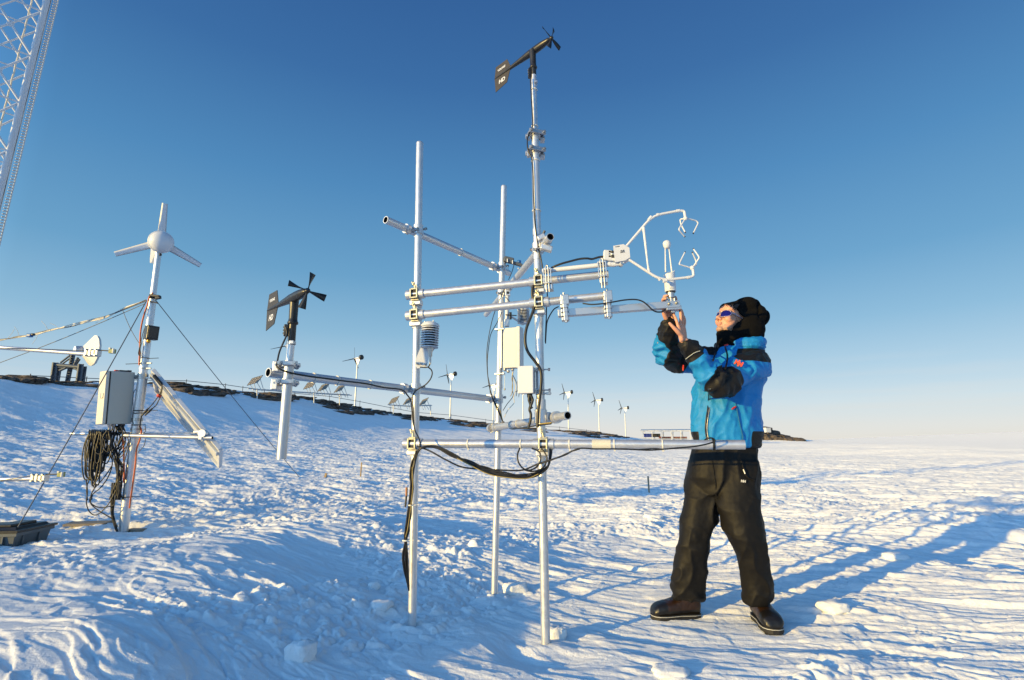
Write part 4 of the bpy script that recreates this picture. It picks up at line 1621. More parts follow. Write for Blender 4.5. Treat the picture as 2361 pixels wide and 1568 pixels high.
bt = RAILS['c'][1] - RAILS['c'][0]
mb.tube(path(cS, [(60, 1000, 2.86), (240, 940, 2.82), (380, 880, 2.80), (470, 845, 2.78), (600, 850, 2.765), (760, 850, 2.745), (900, 853, 2.73), (1060, 860, 2.715), (1180, 853, 2.70), (1300, 842, 2.69), (1440, 830, 2.68), (1530, 815, 2.675), (1590, 800, 2.67), (1618, 790, 2.672)], 2.7), .0038, 8)
mb.tube(path(cS, [(1545, 770, 2.69), (1570, 758, 2.67), (1605, 757, 2.665), (1628, 772, 2.665), (1625, 795, 2.67)], 2.7), .0042, 8)
mb.tube(path(cS, [(740, 848, 2.745), (880, 850, 2.73), (960, 856, 2.725), (1100, 846, 2.71), (1170, 852, 2.70)], 2.7), .003, 8)
tag(mb.obj('beam_cable', 'cable'), 'thin black cable strapped along the right half of the waist beam', 'cable')
# ------------------------------------------------------------------ left mast with the small turbine
FT = gnd(284, 1224)
YT = FT.y
MT = at(366, 578, YT)
md = (MT - FT).normalized()


def mpt(py):
    """point on the mast axis at picture row py"""
    lo, hi = 0.0, 1.0
    for _ in range(50):
        m_ = (lo + hi) / 2
        if proj(lerp(FT, MT, m_))[1] > py:
            lo = m_
        else:
            hi = m_
    return lerp(FT, MT, lo)


mast = thing('turbine_mast', 'silver tube mast standing in the snow at the left, in three thinning sections', 'mast', FT)
for (y0, y1, r, nm) in [(1226, 860, .053, 'lower_tube'), (868, 694, .044, 'middle_tube'), (700, 578, .036, 'upper_tube')]:
    mb = MB()
    a = mpt(y0) - (md * .2 if y0 > 1200 else md * 0)
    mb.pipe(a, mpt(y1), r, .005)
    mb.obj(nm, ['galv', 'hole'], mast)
for (py, r, nm) in [(872, .055, 'hose_clamp'), (838, .046, 'hose_clamp'), (850, .046, 'hose_clamp'), (990, .055, 'hose_clamp'), (1000, .055, 'hose_clamp')]:
    mb = MB()
    collar(mb, mpt(py), md, r=r, ln=.02, th=.005)
    mb.box(mpt(py) + Vector((r + .03, -.02, 0)), (.06, .02, .018), None, 0, .003)
    mb.obj(nm, 'bolt', mast)
for (c, y, x0, x1) in [(cJ, 78, 1390, 1498), (cJ, 130, 1188, 1330), (cJ, 573, 1270, 1488), (cJ, 597, 1265, 1330), (cJ, 708, 1250, 1375), (cJ, 1388, 1170, 1322)]:
    # long unclipped tie tails sticking out sideways
    mb = MB()
    p0, p1 = pt(c, x0, y + 3, YT - .055), pt(c, x1, y - 2, YT - .055)
    mb.tube([p0, p1], .0042, 6)
    collar(mb, mpt(c(0, y)[1]), md, r=.054 if y > 250 else .045, ln=.008, th=.004)
    mb.obj('tie_tail', 'black', mast)
mb = MB()
collar(mb, mpt(687), md, r=.044, ln=.03, th=.006)
mb.box(pt(cK, 715, 1440, YT - .05), (.13, .05, .03), Matrix.Rotation(.12, 3, 'Y'), 0, .006)
mb.box(pt(cK, 760, 1465, YT - .05), (.06, .04, .035), Matrix.Rotation(-.2, 3, 'Y'), 0, .006)
mb.tube([pt(cK, 640, 1520, YT - .06), pt(cK, 720, 1530, YT - .06), pt(cK, 750, 1545, YT - .06)], .008, 6)
mb.obj('wire_clamp', 'black', mast)

# small white wind turbine on top
wt = thing('mast_turbine', 'small white three bladed wind turbine with a round hub on top of the left mast', 'wind turbine', MT)
axw = Vector((.60, -.78, -.12)).normalized()
hc = pt(cK, 800, 668, YT - .05)
mb = MB()
mb.lathe([(.045, -.16), (.085, -.14), (.122, -.10), (.143, -.04), (.146, .0), (.142, .010), (.138, .013)], hc, axw, 36)
mb.obj('nacelle', 'white', wt)
mb = MB()
mb.lathe([(.134, .010), (.133, .018), (.123, .044), (.10, .074), (.065, .096), (.03, .106), (.001, .108)], hc, axw, 36)
mb.obj('spinner', 'white', wt)
up_ = Vector((0, 0, 1))
up_ = (up_ - axw * up_.dot(axw)).normalized()
rt = axw.cross(up_) * -1
if rt.x < 0:
    rt = -rt
for a_ in (R(-2), R(114), R(-120)):
    d = up_ * math.cos(a_) + rt * math.sin(a_)
    e = axw.cross(d)
    rings = []
    for i in range(8):
        f = i / 7
        rr = .11 + .41 * f
        wd = .100 * (1 - .36 * f)
        th = .32 - .22 * f
        w_ = e * math.cos(th) + axw * math.sin(th)
        n_ = d.cross(w_)
        c0 = hc + d * rr - axw * .03
        t_ = .006 * (1 - .5 * f)
        rings.append([c0 - w_ * wd / 2, c0 - w_ * wd * .2 + n_ * t_, c0 + w_ * wd * .2 + n_ * t_ * .8, c0 + w_ * wd / 2, c0 + w_ * wd * .15 - n_ * t_ * .3, c0 - w_ * wd * .2 - n_ * t_ * .3])
    mb = MB()
    mb.loft(rings, 0)
    mb.obj('blade', 'white', wt)
mb = MB()
pl = [(655, 745), (735, 770), (700, 870), (665, 955), (652, 972), (640, 962), (640, 900)]
P0 = [pt(cK, x, y, YT + .12) for x, y in pl]
mb.loft([P0, [p + Vector((.03, .012, 0)) for p in P0]], 0, True, False)
mb.obj('tail_fin', 'white', wt)
mb = MB()
mb.lathe([(.04, -.05), (.045, 0), (.05, .03)], MT, md, 18)
mb.lathe([(.016, -.01), (.016, .012), (.006, .014)], pt(cK, 790, 850, YT - .05), (.5, -1, 0), 12, 1)
mb.obj('yaw_collar', ['galv', 'black'], wt)

# grey control cabinet
yc = YT - .16
cab = thing('control_cabinet', 'grey steel control cabinet mounted on the left mast', 'cabinet', pt(cH, 235, 885, yc))


def lean_box(mb, corners, c, Y, depth, mi=0, inset=0):
    """box whose front face is the quad of crop points; depth goes away from the viewer"""
    f = [pt(c, x, y, Y + (-.05, .06, .06, -.05)[i]) for i, (x, y) in enumerate(corners)]
    ex = ((f[1] - f[0]) + (f[2] - f[3])) / 2
    ez = ((f[0] - f[3]) + (f[1] - f[2])) / 2
    ctr = sum(f, Vector()) / 4
    x = ex.normalized()
    z = (ez - x * ez.dot(x)).normalized()
    y = z.cross(x)
    mb.box(ctr + y * depth / 2, (ex.length, depth, ez.length), Matrix((x, y, z)).transposed(), mi, .006)
    return ctr, x, y, z, ex.length, ez.length


mb = MB()
f = [pt(cH, x, y, YY) for x, y, YY in [(205, 592, yc - .10), (334, 598, yc + .13), (302, 881, yc + .13), (168, 880, yc - .10)]]
ex = ((f[1] - f[0]) + (f[2] - f[3])) / 2
ez = ((f[0] - f[3]) + (f[1] - f[2])) / 2
ctr = sum(f, Vector()) / 4
x_ = ex.normalized()
z_ = (ez - x_ * ez.dot(x_)).normalized()
y_ = z_.cross(x_)
RC = Matrix((x_, y_, z_)).transposed()
cw, ch = ex.length, ez.length
mb.box(ctr + y_ * .075, (cw, .15, ch), RC, 0, .008)
mb.obj('cabinet_body', 'greybox', cab)
mb = MB()
mb.box(ctr - x_ * (cw / 2 + .006) + y_ * .075, (.012, .148, ch * .99), RC, 1, .003)
mb.box(ctr - x_ * (cw / 2 + .032) + y_ * .075, (.040, .152, ch * 1.0), RC, 0, .01)
mb.obj('cabinet_door', ['paleseal', 'black'], cab)
mb = MB()
mb.box(ctr - x_ * (cw / 2 + .057) + y_ * .05 + z_ * .02, (.012, .05, .06), RC, 0, .004)
mb.obj('door_latch', 'bolt', cab)
for k in (-1, 1):
    mb = MB()
    mb.box(ctr + x_ * (cw / 2 + .04) + y_ * .09 + z_ * k * ch * .42, (.09, .05, .05), RC, 0, .005)
    collar(mb, mpt(proj(ctr + z_ * k * ch * .42)[1]), md, r=.055, ln=.035, th=.006)
    mb.obj('mounting_bracket', 'bolt', cab)
for (xx, yy) in [(.20, .03), (.42, .06), (.62, .03), (.82, .07)]:
    mb = MB()
    mb.lathe([(.022, 0), (.022, -.02), (.014, -.03), (.014, -.06)], ctr - z_ * ch / 2 + x_ * (xx - .5) * cw + y_ * (.02 + yy), z_, 10)
    mb.obj('cable_gland', 'black' if xx > .5 else 'bolt', cab)
mb = MB()
mb.box(ctr + z_ * (ch / 2 + .012) + x_ * .03 + y_ * .05, (.12, .05, .016), RC, 0, .004)
mb.box(ctr + z_ * (ch / 2 + .016) + x_ * .085 + y_ * .06, (.05, .05, .02), RC, 0, .006)
tag(mb.obj('tool_case', 'black'), 'flat black tool left lying on top of the grey cabinet', 'tool')
mb = MB()
mb.box(ctr + z_ * (ch / 2 + .012) - x_ * .055 + y_ * .05, (.04, .03, .014), RC, 0, .004)
tag(mb.obj('red_tool', 'red'), 'small red tool lying on top of the grey cabinet', 'tool')

# black box and its small gold connector
bb = thing('camera_box', 'small black box strapped to the upper left mast', 'box', pt(cH, 425, 430, YT - .1))
mb = MB()
lean_box(mb, [(402, 340), (466, 351), (451, 424), (387, 416)], cH, YT - .14, .1)
mb.obj('case', 'black', bb)
mb = MB()
lean_box(mb, [(409, 349), (459, 357), (446, 416), (395, 409)], cH, YT - .148, .01)
mb.obj('cover', 'black', bb)
mb = MB()
mb.lathe([(.018, 0), (.024, -.03), (.012, -.045)], pt(cH, 402, 420, YT - .1), (0, 0, 1), 10)
mb.obj('connector', mat('brass', (.55, .32, .06), .35, .8), bb)

# cross tubes
for (lab, p0, p1, y0, y1, r) in [('silver tube sticking out left of the mast behind the black cable coil', (660, 790), (1215, 792), YT + .02, YT - .03, .021),
                                 ('silver tube running right from the mast to the solar panel', (1150, 806), (2006, 829), YT - .09, YT - .12, .0225),
                                 ('thin pale tube behind the front panel tube right of the mast', (1345, 790), (1850, 785), YT + .1, YT + .2, .011)]:
    mb = MB()
    mb.pipe(pt(cJ, *p0, y0), pt(cJ, *p1, y1), r)
    tag(mb.obj('cross_tube', ['galv', 'hole']), lab, 'tube')
# tilted solar panel seen from its edge and back
pan = thing('solar_panel', 'long tilted solar panel with white frame seen from its edge beside the left mast', 'solar panel', pt(cJ, 2020, 930, YT))
A0, A1 = pt(cJ, 1448, 192, YT - .06), pt(cJ, 2080, 938, YT - .06)
lv = (A1 - A0)
ln_ = lv.length
lv.normalize()
# the short side runs away from the viewer and a little to the right, so that edge and back both show
wv = (ray(*cJ(1750, 560)).normalized() + Vector((-.22, -.02, -.13))).normalized()
wv = (wv - lv * wv.dot(lv)).normalized()
nv = lv.cross(wv).normalized()
if nv.x > 0:
    nv = -nv
RPn = Matrix((lv, wv, lv.cross(wv))).transposed()
W_ = .54
mid = (A0 + A1) / 2 + wv * W_ / 2
for s, dpt in ((0, 1),):
    mb = MB()
    for off in (0, W_):
        mb.box((A0 + A1) / 2 + wv * off, (ln_, .035, .045), RPn, 0, .003)
    for off in (-.5, .5):
        mb.box(mid + lv * (ln_ * off), (.035, W_, .045), RPn, 0, .003)
    mb.obj('frame', 'white', pan)
mb = MB()
mb.box(mid - nv * .012, (ln_ * .98, W_ * .97, .008), RPn, 0)
mb.obj('back_sheet', 'cream', pan)
mb = MB()
mb.box(mid - nv * .020, (ln_ * .97, W_ * .95, .006), RPn, 0)
mb.obj('cell_sheet', mat('solar_cells', (.012, .02, .06), .15, noise=.2, nscale=8), pan)
mb = MB()
mb.box((A0 + A1) / 2 + wv * .09 + nv * .035, (ln_ * 1.0, .10, .03), RPn, 0, .004)
mb.obj('mounting_rail', 'cream', pan)
mb = MB()
mb.box(pt(cJ, 1490, 285, YT - .12), (.16, .05, .035), RPn, 0, .008)
mb.obj('terminal_box', 'black', pan)
mb = MB()
q = pt(cJ, 1918, 788, YT - .13)
mb.lathe([(.028, -.03), (.045, -.03), (.045, .03), (.028, .03)], q, (0, 1, 0), 18, 0, smooth=False)
mb.lathe([(.001, -.02), (.028, -.02), (.028, .02), (.001, .02)], q, (0, 1, 0), 18, 1)
mb.box(q + Vector((-.06, 0, .02)), (.09, .05, .03), None, 0, .006)
mb.box(q + Vector((-.02, 0, -.05)), (.04, .04, .05), None, 0, .006)
mb.obj('tube_clamp', ['galv', 'hole'], pan)
Yp = YT - .16
cable('panel_leads', 'pair of black plug leads hanging from the solar panel to the left mast',
      [path(cJ, [(1495, 290), (1525, 330), (1522, 380), (1500, 430), (1450, 500), (1405, 550)], Yp), path(cJ, [(1505, 300), (1530, 345), (1525, 400), (1510, 450), (1475, 520), (1440, 552)], Yp),
       path(cJ, [(1340, 618), (1328, 660), (1322, 720), (1320, 760)], Yp + .08)], .006)
for k, (x0, y0, x1, y1) in enumerate([(1405, 548, 1342, 618), (1440, 550, 1368, 618)]):
    mb = MB()
    a, b = pt(cJ, x0, y0, Yp), pt(cJ, x1, y1, Yp)
    mb.tube([a, lerp(a, b, .2), lerp(a, b, .25), lerp(a, b, .6), lerp(a, b, .65), b], [.010, .010, .014, .014, .011, .009], 10)
    tag(mb.obj('plug', 'black'), ['left one of two black plugs joined beside the left mast', 'right one of two black plugs joined beside the left mast'][k], 'plug')
mb = MB()
collar(mb, pt(cJ, 1502, 432, Yp), (.4, 0, .6), r=.022, ln=.03, th=.004)
tag(mb.obj('red_tape', 'red'), 'red tape round the black leads of the solar panel', 'tape')
for lab, P_ in [('orange cable running down the upper left mast past the black box', path(cH, [(425, 165), (405, 190), (395, 230), (378, 280), (365, 330), (357, 380), (354, 440), (352, 500), (350, 560)], YT - .06)),
                ('orange cable on the right side of the lower left mast', path(cH, [(352, 890), (362, 920), (352, 970), (335, 1020), (330, 1090), (320, 1170), (312, 1230), (303, 1290), (297, 1340)], YT - .07)),
                ('bit of orange cable showing among the black cables left of the mast', path(cH, [(258, 950), (264, 985), (266, 1060), (268, 1150), (264, 1200)], YT - .08))]:
    cable('orange_cable', lab, [P_], .009, 'orange')
cable('mast_wire', 'thin black wires strapped along the upper left mast',
      [path(cH, [(385, 345), (372, 380), (362, 420), (350, 470), (346, 500), (360, 510), (356, 470), (366, 430)], YT - .07),
       path(cH, [(330, 690), (318, 720), (316, 800), (312, 850), (318, 880)], YT - .1),
       path(cH, [(382, 890), (384, 920), (370, 930)], YT - .08), path(cH, [(385, 960), (375, 1000), (345, 1035)], YT - .06)], .004)

# big hanging coil of black cable and its tails
rgk = random.Random(11)
cl = []
for k in range(34):
    x0 = rgk.uniform(845, 1010)
    w0 = rgk.uniform(25, 95)
    y0 = rgk.uniform(758, 790)
    dp = rgk.uniform(330, 520) if x0 < 930 else rgk.uniform(200, 400)
    lean = rgk.uniform(-45, 10)
    yy = YT - .1 + rgk.uniform(-.09, .07)
    pts = [(x0, y0), (x0 - w0 * .5, y0 + dp * .25), (x0 - w0 * .55 + lean * .6, y0 + dp * .6), (x0 - w0 * .35 + lean, y0 + dp * .92), (x0 + lean + w0 * .05, y0 + dp),
           (x0 + w0 * .4 + lean * .8, y0 + dp * .88), (x0 + w0 * .6 + lean * .3, y0 + dp * .5), (x0 + w0 * .45, y0 + dp * .2), (x0 + w0 * .2, y0 - 4)]
    pts = [(px_ + rgk.uniform(-9, 9), py_ + rgk.uniform(-8, 8)) for px_, py_ in pts]
    cl.append(path(cJ, pts, yy, 5))
for k in range(14):
    # wraps over the tube
    xx = 842 + k * 15 + rgk.uniform(-5, 5)
    cl.append(path(cJ, [(xx, 850, YT - .16), (xx + 3, 790, YT - .17), (xx + 6, 760, YT - .12), (xx + 10, 758, YT - .02), (xx + 12, 800, YT + .03)], YT, 4))
cable('cable_coil', 'large tangled coil of black cable hung on the tube left of the mast', cl, .0072, n=6)
cl = []
for k in range(16):
    x0 = rgk.uniform(1030, 1190)
    yy = YT - .08 + rgk.uniform(-.08, .04)
    xe = 1120 + rgk.uniform(-22, 26)
    d1, d2 = rgk.uniform(-45, 40), rgk.uniform(-30, 25)
    cl.append(path(cJ, [(rgk.uniform(1060, 1170), 715), (x0, 790), (x0 + d1, 880), (1100 + d1 + rgk.uniform(-25, 35), 980), (xe + d2, 1080), (xe + 10 + rgk.uniform(-20, 22), 1190), (xe + 8 + rgk.uniform(-26, 20), 1300), (xe + rgk.uniform(-24, 22), 1416)], yy, 5))
for (pts) in ([(1000, 960), (1060, 1040), (1035, 1170), (960, 1290), (880, 1360), (865, 1415)], [(860, 1180), (820, 1290), (822, 1380), (826, 1420)],
              [(1210, 870), (1180, 960), (1140, 1010), (1080, 1050)], [(1220, 880), (1190, 1000), (1150, 1120), (1100, 1250), (1030, 1412)]):
    cl.append(path(cJ, pts, YT - .12, 6))
cable('cable_tails', 'loose strands of black cable falling from the cabinet along the left mast', cl, .0062, n=6)
cl = []
for k in range(8):
    o = rgk.uniform(-14, 14)
    cl.append(path(cH, [(215 + o, 1200), (208 + o * .9, 1280), (203 + o * .5, 1360), (212 + o * .5, 1410), (230 + o * .3, 1468)], YT - .07 - .01 * k * .3, 5))
cl.append(path(cH, [(60, 1180), (68, 1250), (62, 1310), (80, 1360), (120, 1375), (180, 1320), (225, 1240)], YT - .15))
cl.append(path(cH, [(85, 1290), (90, 1320), (140, 1360), (205, 1400), (232, 1440)], YT - .14))
cl.append(path(cH, [(82, 1280), (84, 1310), (130, 1335), (190, 1330), (215, 1320)], YT - .13))
cl.append(path(cH, [(200, 1110), (160, 1170), (100, 1240), (82, 1290)], YT - .14))
cable('cable_tails', 'black cables looping down to the foot of the left mast', cl, .0062, n=6)
# guy wires and the sagging antenna cable
for (lab, p0, y0, p1, y1, r) in [
        ('thick dark guy wire running down from the left mast to the tub', (338, 693), YT - .03, (4, 1280), 5.35, .006),
        ('thin guy wire from the left mast down to the right', (359, 692), YT, (690, 1100), 10.0, .005),
        ('thin wire from the left mast rising out of the left picture edge', (334, 700), YT, (-60, 858), 6.9, .0045),
        ('short thin wire beside the upper left mast', (283, 716), YT, (322, 793), YT - .05, .0035)]:
    mb = MB()
    a, b = at(*p0, y0), at(*p1, y1)
    sag = .03 if r < .007 else .0
    mb.tube([lerp(a, b, i / 12) - Vector((0, 0, sag * math.sin(math.pi * i / 12))) for i in range(13)], r, 6)
    tag(mb.obj('guy_wire', 'wire'), lab, 'guy wire')
ant = thing('antenna_cable', 'sagging pale cable bundle with loose tie ends from the left mast to the left edge', 'cable bundle', at(0, 784, 6.6))
base_pts = [(-60, 788), (0, 783), (40, 777), (81, 771), (121, 761), (162, 751), (202, 741), (243, 731), (288, 711), (337, 692)]
for k in range(5):
    o = [rgk.uniform(-2.5, 2.5) for _ in base_pts]
    mb = MB()
    mb.tube(spline([at(x, y + o[i], lerp(6.8, YT, i / 9) + rgk.uniform(-.01, .01)) for i, (x, y) in enumerate(base_pts)], 6), .006 if k < 3 else .005, 6)
    mb.obj('strand', 'paperwhite' if k < 3 else 'wire', ant)
for (x0, y0, x1, y1) in [(110, 350, 82, 295), (45, 360, 82, 310), (275, 320, 236, 262), (330, 302, 285, 275), (215, 342, 183, 395), (545, 275, 590, 245)]:
    mb = MB()
    a, b = pt(cI, x0, y0, 6.62), pt(cI, x1, y1, 6.6)
    mb.tube([a, lerp(a, b, .5) + Vector((.01, 0, .006)), b], .0025, 5)
    mb.obj('tie_end', 'paperwhite', ant)
mb = MB()
mb.box(pt(cI, 170, 345, 6.5), (.06, .05, .045), None, 0, .01)
mb.box(pt(cI, 188, 340, 6.5), (.04, .04, .03), None, 1, .01)
mb.obj('splice', ['bluepl', 'black'], ant)

# ------------------------------------------------------------------ white lattice tower at the left edge
tw = thing('lattice_tower', 'tall white lattice tower at the top left edge of the picture', 'lattice tower', (-6.3, 6.0, 0))
LA0 = Vector((-6.12, 5.78, -.1))
lean = Vector((.034, 0, 1)).normalized()
dB = Vector((-.70, .71, 0)) * .42
dC = Vector((-.73, -.68, 0)) * .50
LEG = {'a': LA0, 'b': LA0 + dB, 'c': LA0 + dC, 'd': LA0 + dB + dC}
# bring leg a to the picture edge seen in the photograph
pa = at(105, 0, 5.78)
sh = pa - (LA0 + lean * ((pa.z - LA0.z) / lean.z))
LEG = {k: v + Vector((sh.x, 0, 0)) for k, v in LEG.items()}
HT = 9.5
for k, r in (('a', .032), ('b', .036), ('c', .03), ('d', .03)):
    mb = MB()
    mb.tube([LEG[k], LEG[k] + lean * HT], r * .78, 10)
    mb.obj('leg', 'white', tw)
bay = .66


def lp(k, h):
    return LEG[k] + lean * h


nb = int(HT / bay)
for (k0, k1, r, nm) in (('a', 'c', .014, 'brace'), ('b', 'd', .012, 'brace')):
    for i in range(nb):
        h = i * bay
        for (p0, p1) in ((lp(k0, h), lp(k1, h + bay)), (lp(k1, h), lp(k0, h + bay))):
            mb = MB()
            mb.tube([p0, p1], r, 8)
            mb.obj(nm, 'white', tw)
        mb = MB()
        mb.tube([lp(k0, h), lp(k1, h)], r * .8, 8)
        mb.obj('strut', 'white', tw)
        if k0 == 'a':
            mb = MB()
            c_ = (lp(k0, h) + lp(k1, h + bay)) / 2
            mb.box(c_, (.07, .012, .09), frame_of(dC), 0, .01)
            mb.obj('gusset_plate', 'white', tw)
for (k0, k1) in (('a', 'b'), ('c', 'd')):
    for i in range(nb * 2):
        h = i * bay / 2
        a, b = (lp(k0, h), lp(k1, h + bay / 2)) if i % 2 else (lp(k1, h), lp(k0, h + bay / 2))
        mb = MB()
        mb.tube([a, b], .013, 8)
        mb.obj('brace', 'white', tw)
off = (dB.normalized() * .04 + Vector((.03, 0, 0)))
mb = MB()
mb.tube([lp('b', h * .12) + off * (1 + .15 * math.sin(h * 1.1)) for h in range(79)], .009, 8)
mb.obj('cable', 'cable', tw)
mb = MB()
for h in range(0, 240):
    q = lp('b', h * .04) + off * 1.5
    mb.box(q + Vector((.03, .03, 0)), (.035, .02, .012), None, 0)
for s in (0, .05):
    mb.tube([lp('b', 0) + off * 1.4 + Vector((s, s, 0)), lp('b', HT) + off * 1.4 + Vector((s, s, 0))], .008, 6)
mb.obj('cable_ladder', mat('grey_cable_tray', (.62, .63, .63), .6), tw)
mb = MB()
q0 = lp('a', 0) + dC * .42 + Vector((0, .12, 0))
mb.tube([q0 + lean * (h * .1) + Vector((.006 * (h % 2), 0, 0)) for h in range(95)], .009, 6)
mb.obj('inner_cable', 'paperwhite', tw)

# two silver booms with small terminal sensors reaching in from the left
for (lab, p0, p1, c1, r1, blk, Yb) in [
        ('upper silver boom reaching in from the left in front of the dish', (-160, 402), (515, 452), (530, 444), (640, 434), (641, 435), 5.3),
        ('lower silver boom reaching in from the left above the snow', (-160, 1172), (215, 1160), (228, 1156), (345, 1136), (349, 1138), 5.3)]:
    bm_ = thing('sensor_boom', lab, 'boom', pt(cI, 0, p0[1], Yb), 'silver sensor booms at the left edge')
    mb = MB()
    e0, e1 = pt(cI, *p0, Yb), pt(cI, *p1, Yb)
    mb.pipe(e0, e1 + (e1 - e0).normalized() * .1, .021)
    mb.obj('tube', ['galv', 'hole'], bm_)
    mb = MB()
    q = pt(cI, *c1, Yb - .03)
    for dx in (-.055, -.018, .018, .055):
        mb.box(q + Vector((dx, 0, 0)), (.03, .06, .075), None, 0, .006)
    mb.box(q + Vector((0, 0, .03)), (.13, .05, .014), None, 0, .003)
    for dx in (-.05, 0, .05):
        for dz in (-.03, .03):
            mb.lathe([(.009, 0), (.009, .014)], q + Vector((dx, -.03, dz)), (0, -1, 0), 6, 1, smooth=False)
    mb.obj('block_clamp', ['alu', 'bolt'], bm_)
    mb = MB()
    mb.tube([pt(cI, c1[0] - 10, c1[1] - 18, Yb - .04), pt(cI, r1[0], r1[1], Yb - .05)], .006, 7)
    mb.tube(spline([pt(cI, -120, p0[1] + 18, Yb - .04), pt(cI, 100, p0[1] + 16 if p0[1] < 600 else p0[1] - 14, Yb - .04), pt(cI, c1[0] - 40, c1[1] - 12, Yb - .04), pt(cI, c1[0] + 20, c1[1] - 20, Yb - .04)], 5), .004, 6)
    mb.obj('lead', 'cable', bm_)
    mb = MB()
    q = pt(cI, *blk, Yb - .05)
    mb.box(q, (.05, .045, .045), None, 0, .004)
    mb.box(q + Vector((-.012, -.02, .026)), (.02, .02, .018), None, 1, .003)
    mb.box(q + Vector((.024, -.02, .0)), (.014, .02, .05), None, 1, .003)
    mb.obj('terminal_block', ['greenblock', 'paleseal'], bm_)

# grey plastic tub with a dark lid
tubp = gnd(-10, 1268)
tub = thing('storage_tub', 'grey plastic tub with a dark lid half buried in snow at the left edge', 'tub', tubp)
Yu = gnd(30, 1262).y
mb = MB()
c0 = at(-42, 1243, Yu + .12)
Rz = Matrix.Rotation(R(8), 3, 'Z')


def frust(mb, c, w0, d0, w1, d1, z0, z1, mi=0):
    lo = [c + Rz @ Vector((sx * w0 / 2, sy * d0 / 2, z0)) for sx, sy in ((-1, -1), (1, -1), (1, 1), (-1, 1))]
    hi = [c + Rz @ Vector((sx * w1 / 2, sy * d1 / 2, z1)) for sx, sy in ((-1, -1), (1, -1), (1, 1), (-1, 1))]
    mb.loft([lo, hi], mi, True, False)


frust(mb, c0, .84, .42, .93, .50, -.22, .08)
frust(mb, c0, .97, .53, .97, .53, .055, .085)
for k in range(6):
    mb.box(c0 + Rz @ Vector((-.36 + k * .145, -.245, -.04)), (.014, .03, .2), Rz, 0, .003)
for k in (-.14, .08):
    mb.box(c0 + Rz @ Vector((.455, k, -.04)), (.03, .014, .2), Rz, 0, .003)
mb.obj('tub_body', 'tub', tub)
mb = MB()
frust(mb, c0, 1.0, .56, 1.0, .56, .09, .112)
frust(mb, c0, .9, .46, .86, .42, .112, .135)
mb.box(c0 + Rz @ Vector((.30, -.02, .145)), (.16, .34, .03), Rz, 0, .01)
mb.obj('lid', 'black', tub)
# boards peeping out of the snow at the foot of the mast
for (lab, cen, w_, d_, rz) in [('weathered board half covered by snow left of the mast foot', (203, 1214), .45, .2, R(14)), ('board corner showing through the snow right of the mast foot', (314, 1221), .2, .14, R(-22))]:
    q = gnd(*cen)
    mb = MB()
    mb.box(Vector((q.x, q.y, zg(q.x, q.y) + .006)), (w_, d_, .03), Matrix.Rotation(rz, 3, 'Z') @ Matrix.Rotation(R(2.0), 3, 'X'), 0, .003)
    tag(mb.obj('wooden_board', 'greywood'), lab, 'board')
# ------------------------------------------------------------------ far things on the hill
_rr = np.exp(np.linspace(math.log(2.0), math.log(260), 1500))


def ghit(px, py):
    """where the view ray through (px, py) meets the hill"""
    d = ray(px, py)
    hr = math.hypot(d.x, d.y)
    xs, ys, zs = _rr * d.x / hr, _rr * d.y / hr, EYE + _rr * d.z / hr
    below = np.nonzero(zs < hill(xs, ys) - .02)[0]
    i = below[0] if len(below) else len(_rr) - 1
    return Vector((xs[i], ys[i], hill(xs[i:i + 1], ys[i:i + 1])[0]))


def far_at(px, py, f=1.0):
    """point straight above the hill crest in the direction of px, at height seen at py"""
    d = ray(px, py)
    az = math.degrees(math.atan2(d.x, d.y))
    rc = np.interp(az, _SK[:, 0], _SK[:, 1]) * f
    return at(px, py, rc * math.cos(math.radians(az)))


def copy_tree(o, parent=None):
    c = o.copy()
    COL.objects.link(c)
    if parent is not None:
        c.parent = parent
    for ch in list(o.children):
        copy_tree(ch, c)
    return c


M['fargrey'] = mat('turbine_grey', (.16, .17, .18), .5, .3)
M['farpole'] = mat('pale_pole', (.60, .61, .60), .4, .3)
M['blade'] = mat('dark_blade', (.03, .035, .045), .5)
M['farsteel'] = mat('blue_grey_steel', (.075, .095, .125), .55, .2, noise=.25, nscale=3)
M['farwhite'] = mat('dish_white', (.66, .66, .64), .45)
M['gold'] = mat('sunlit_panel_cells', (.30, .255, .17), .4, .1, noise=.2, nscale=3)  # tan of the sun reflecting off the cells, put into their colour


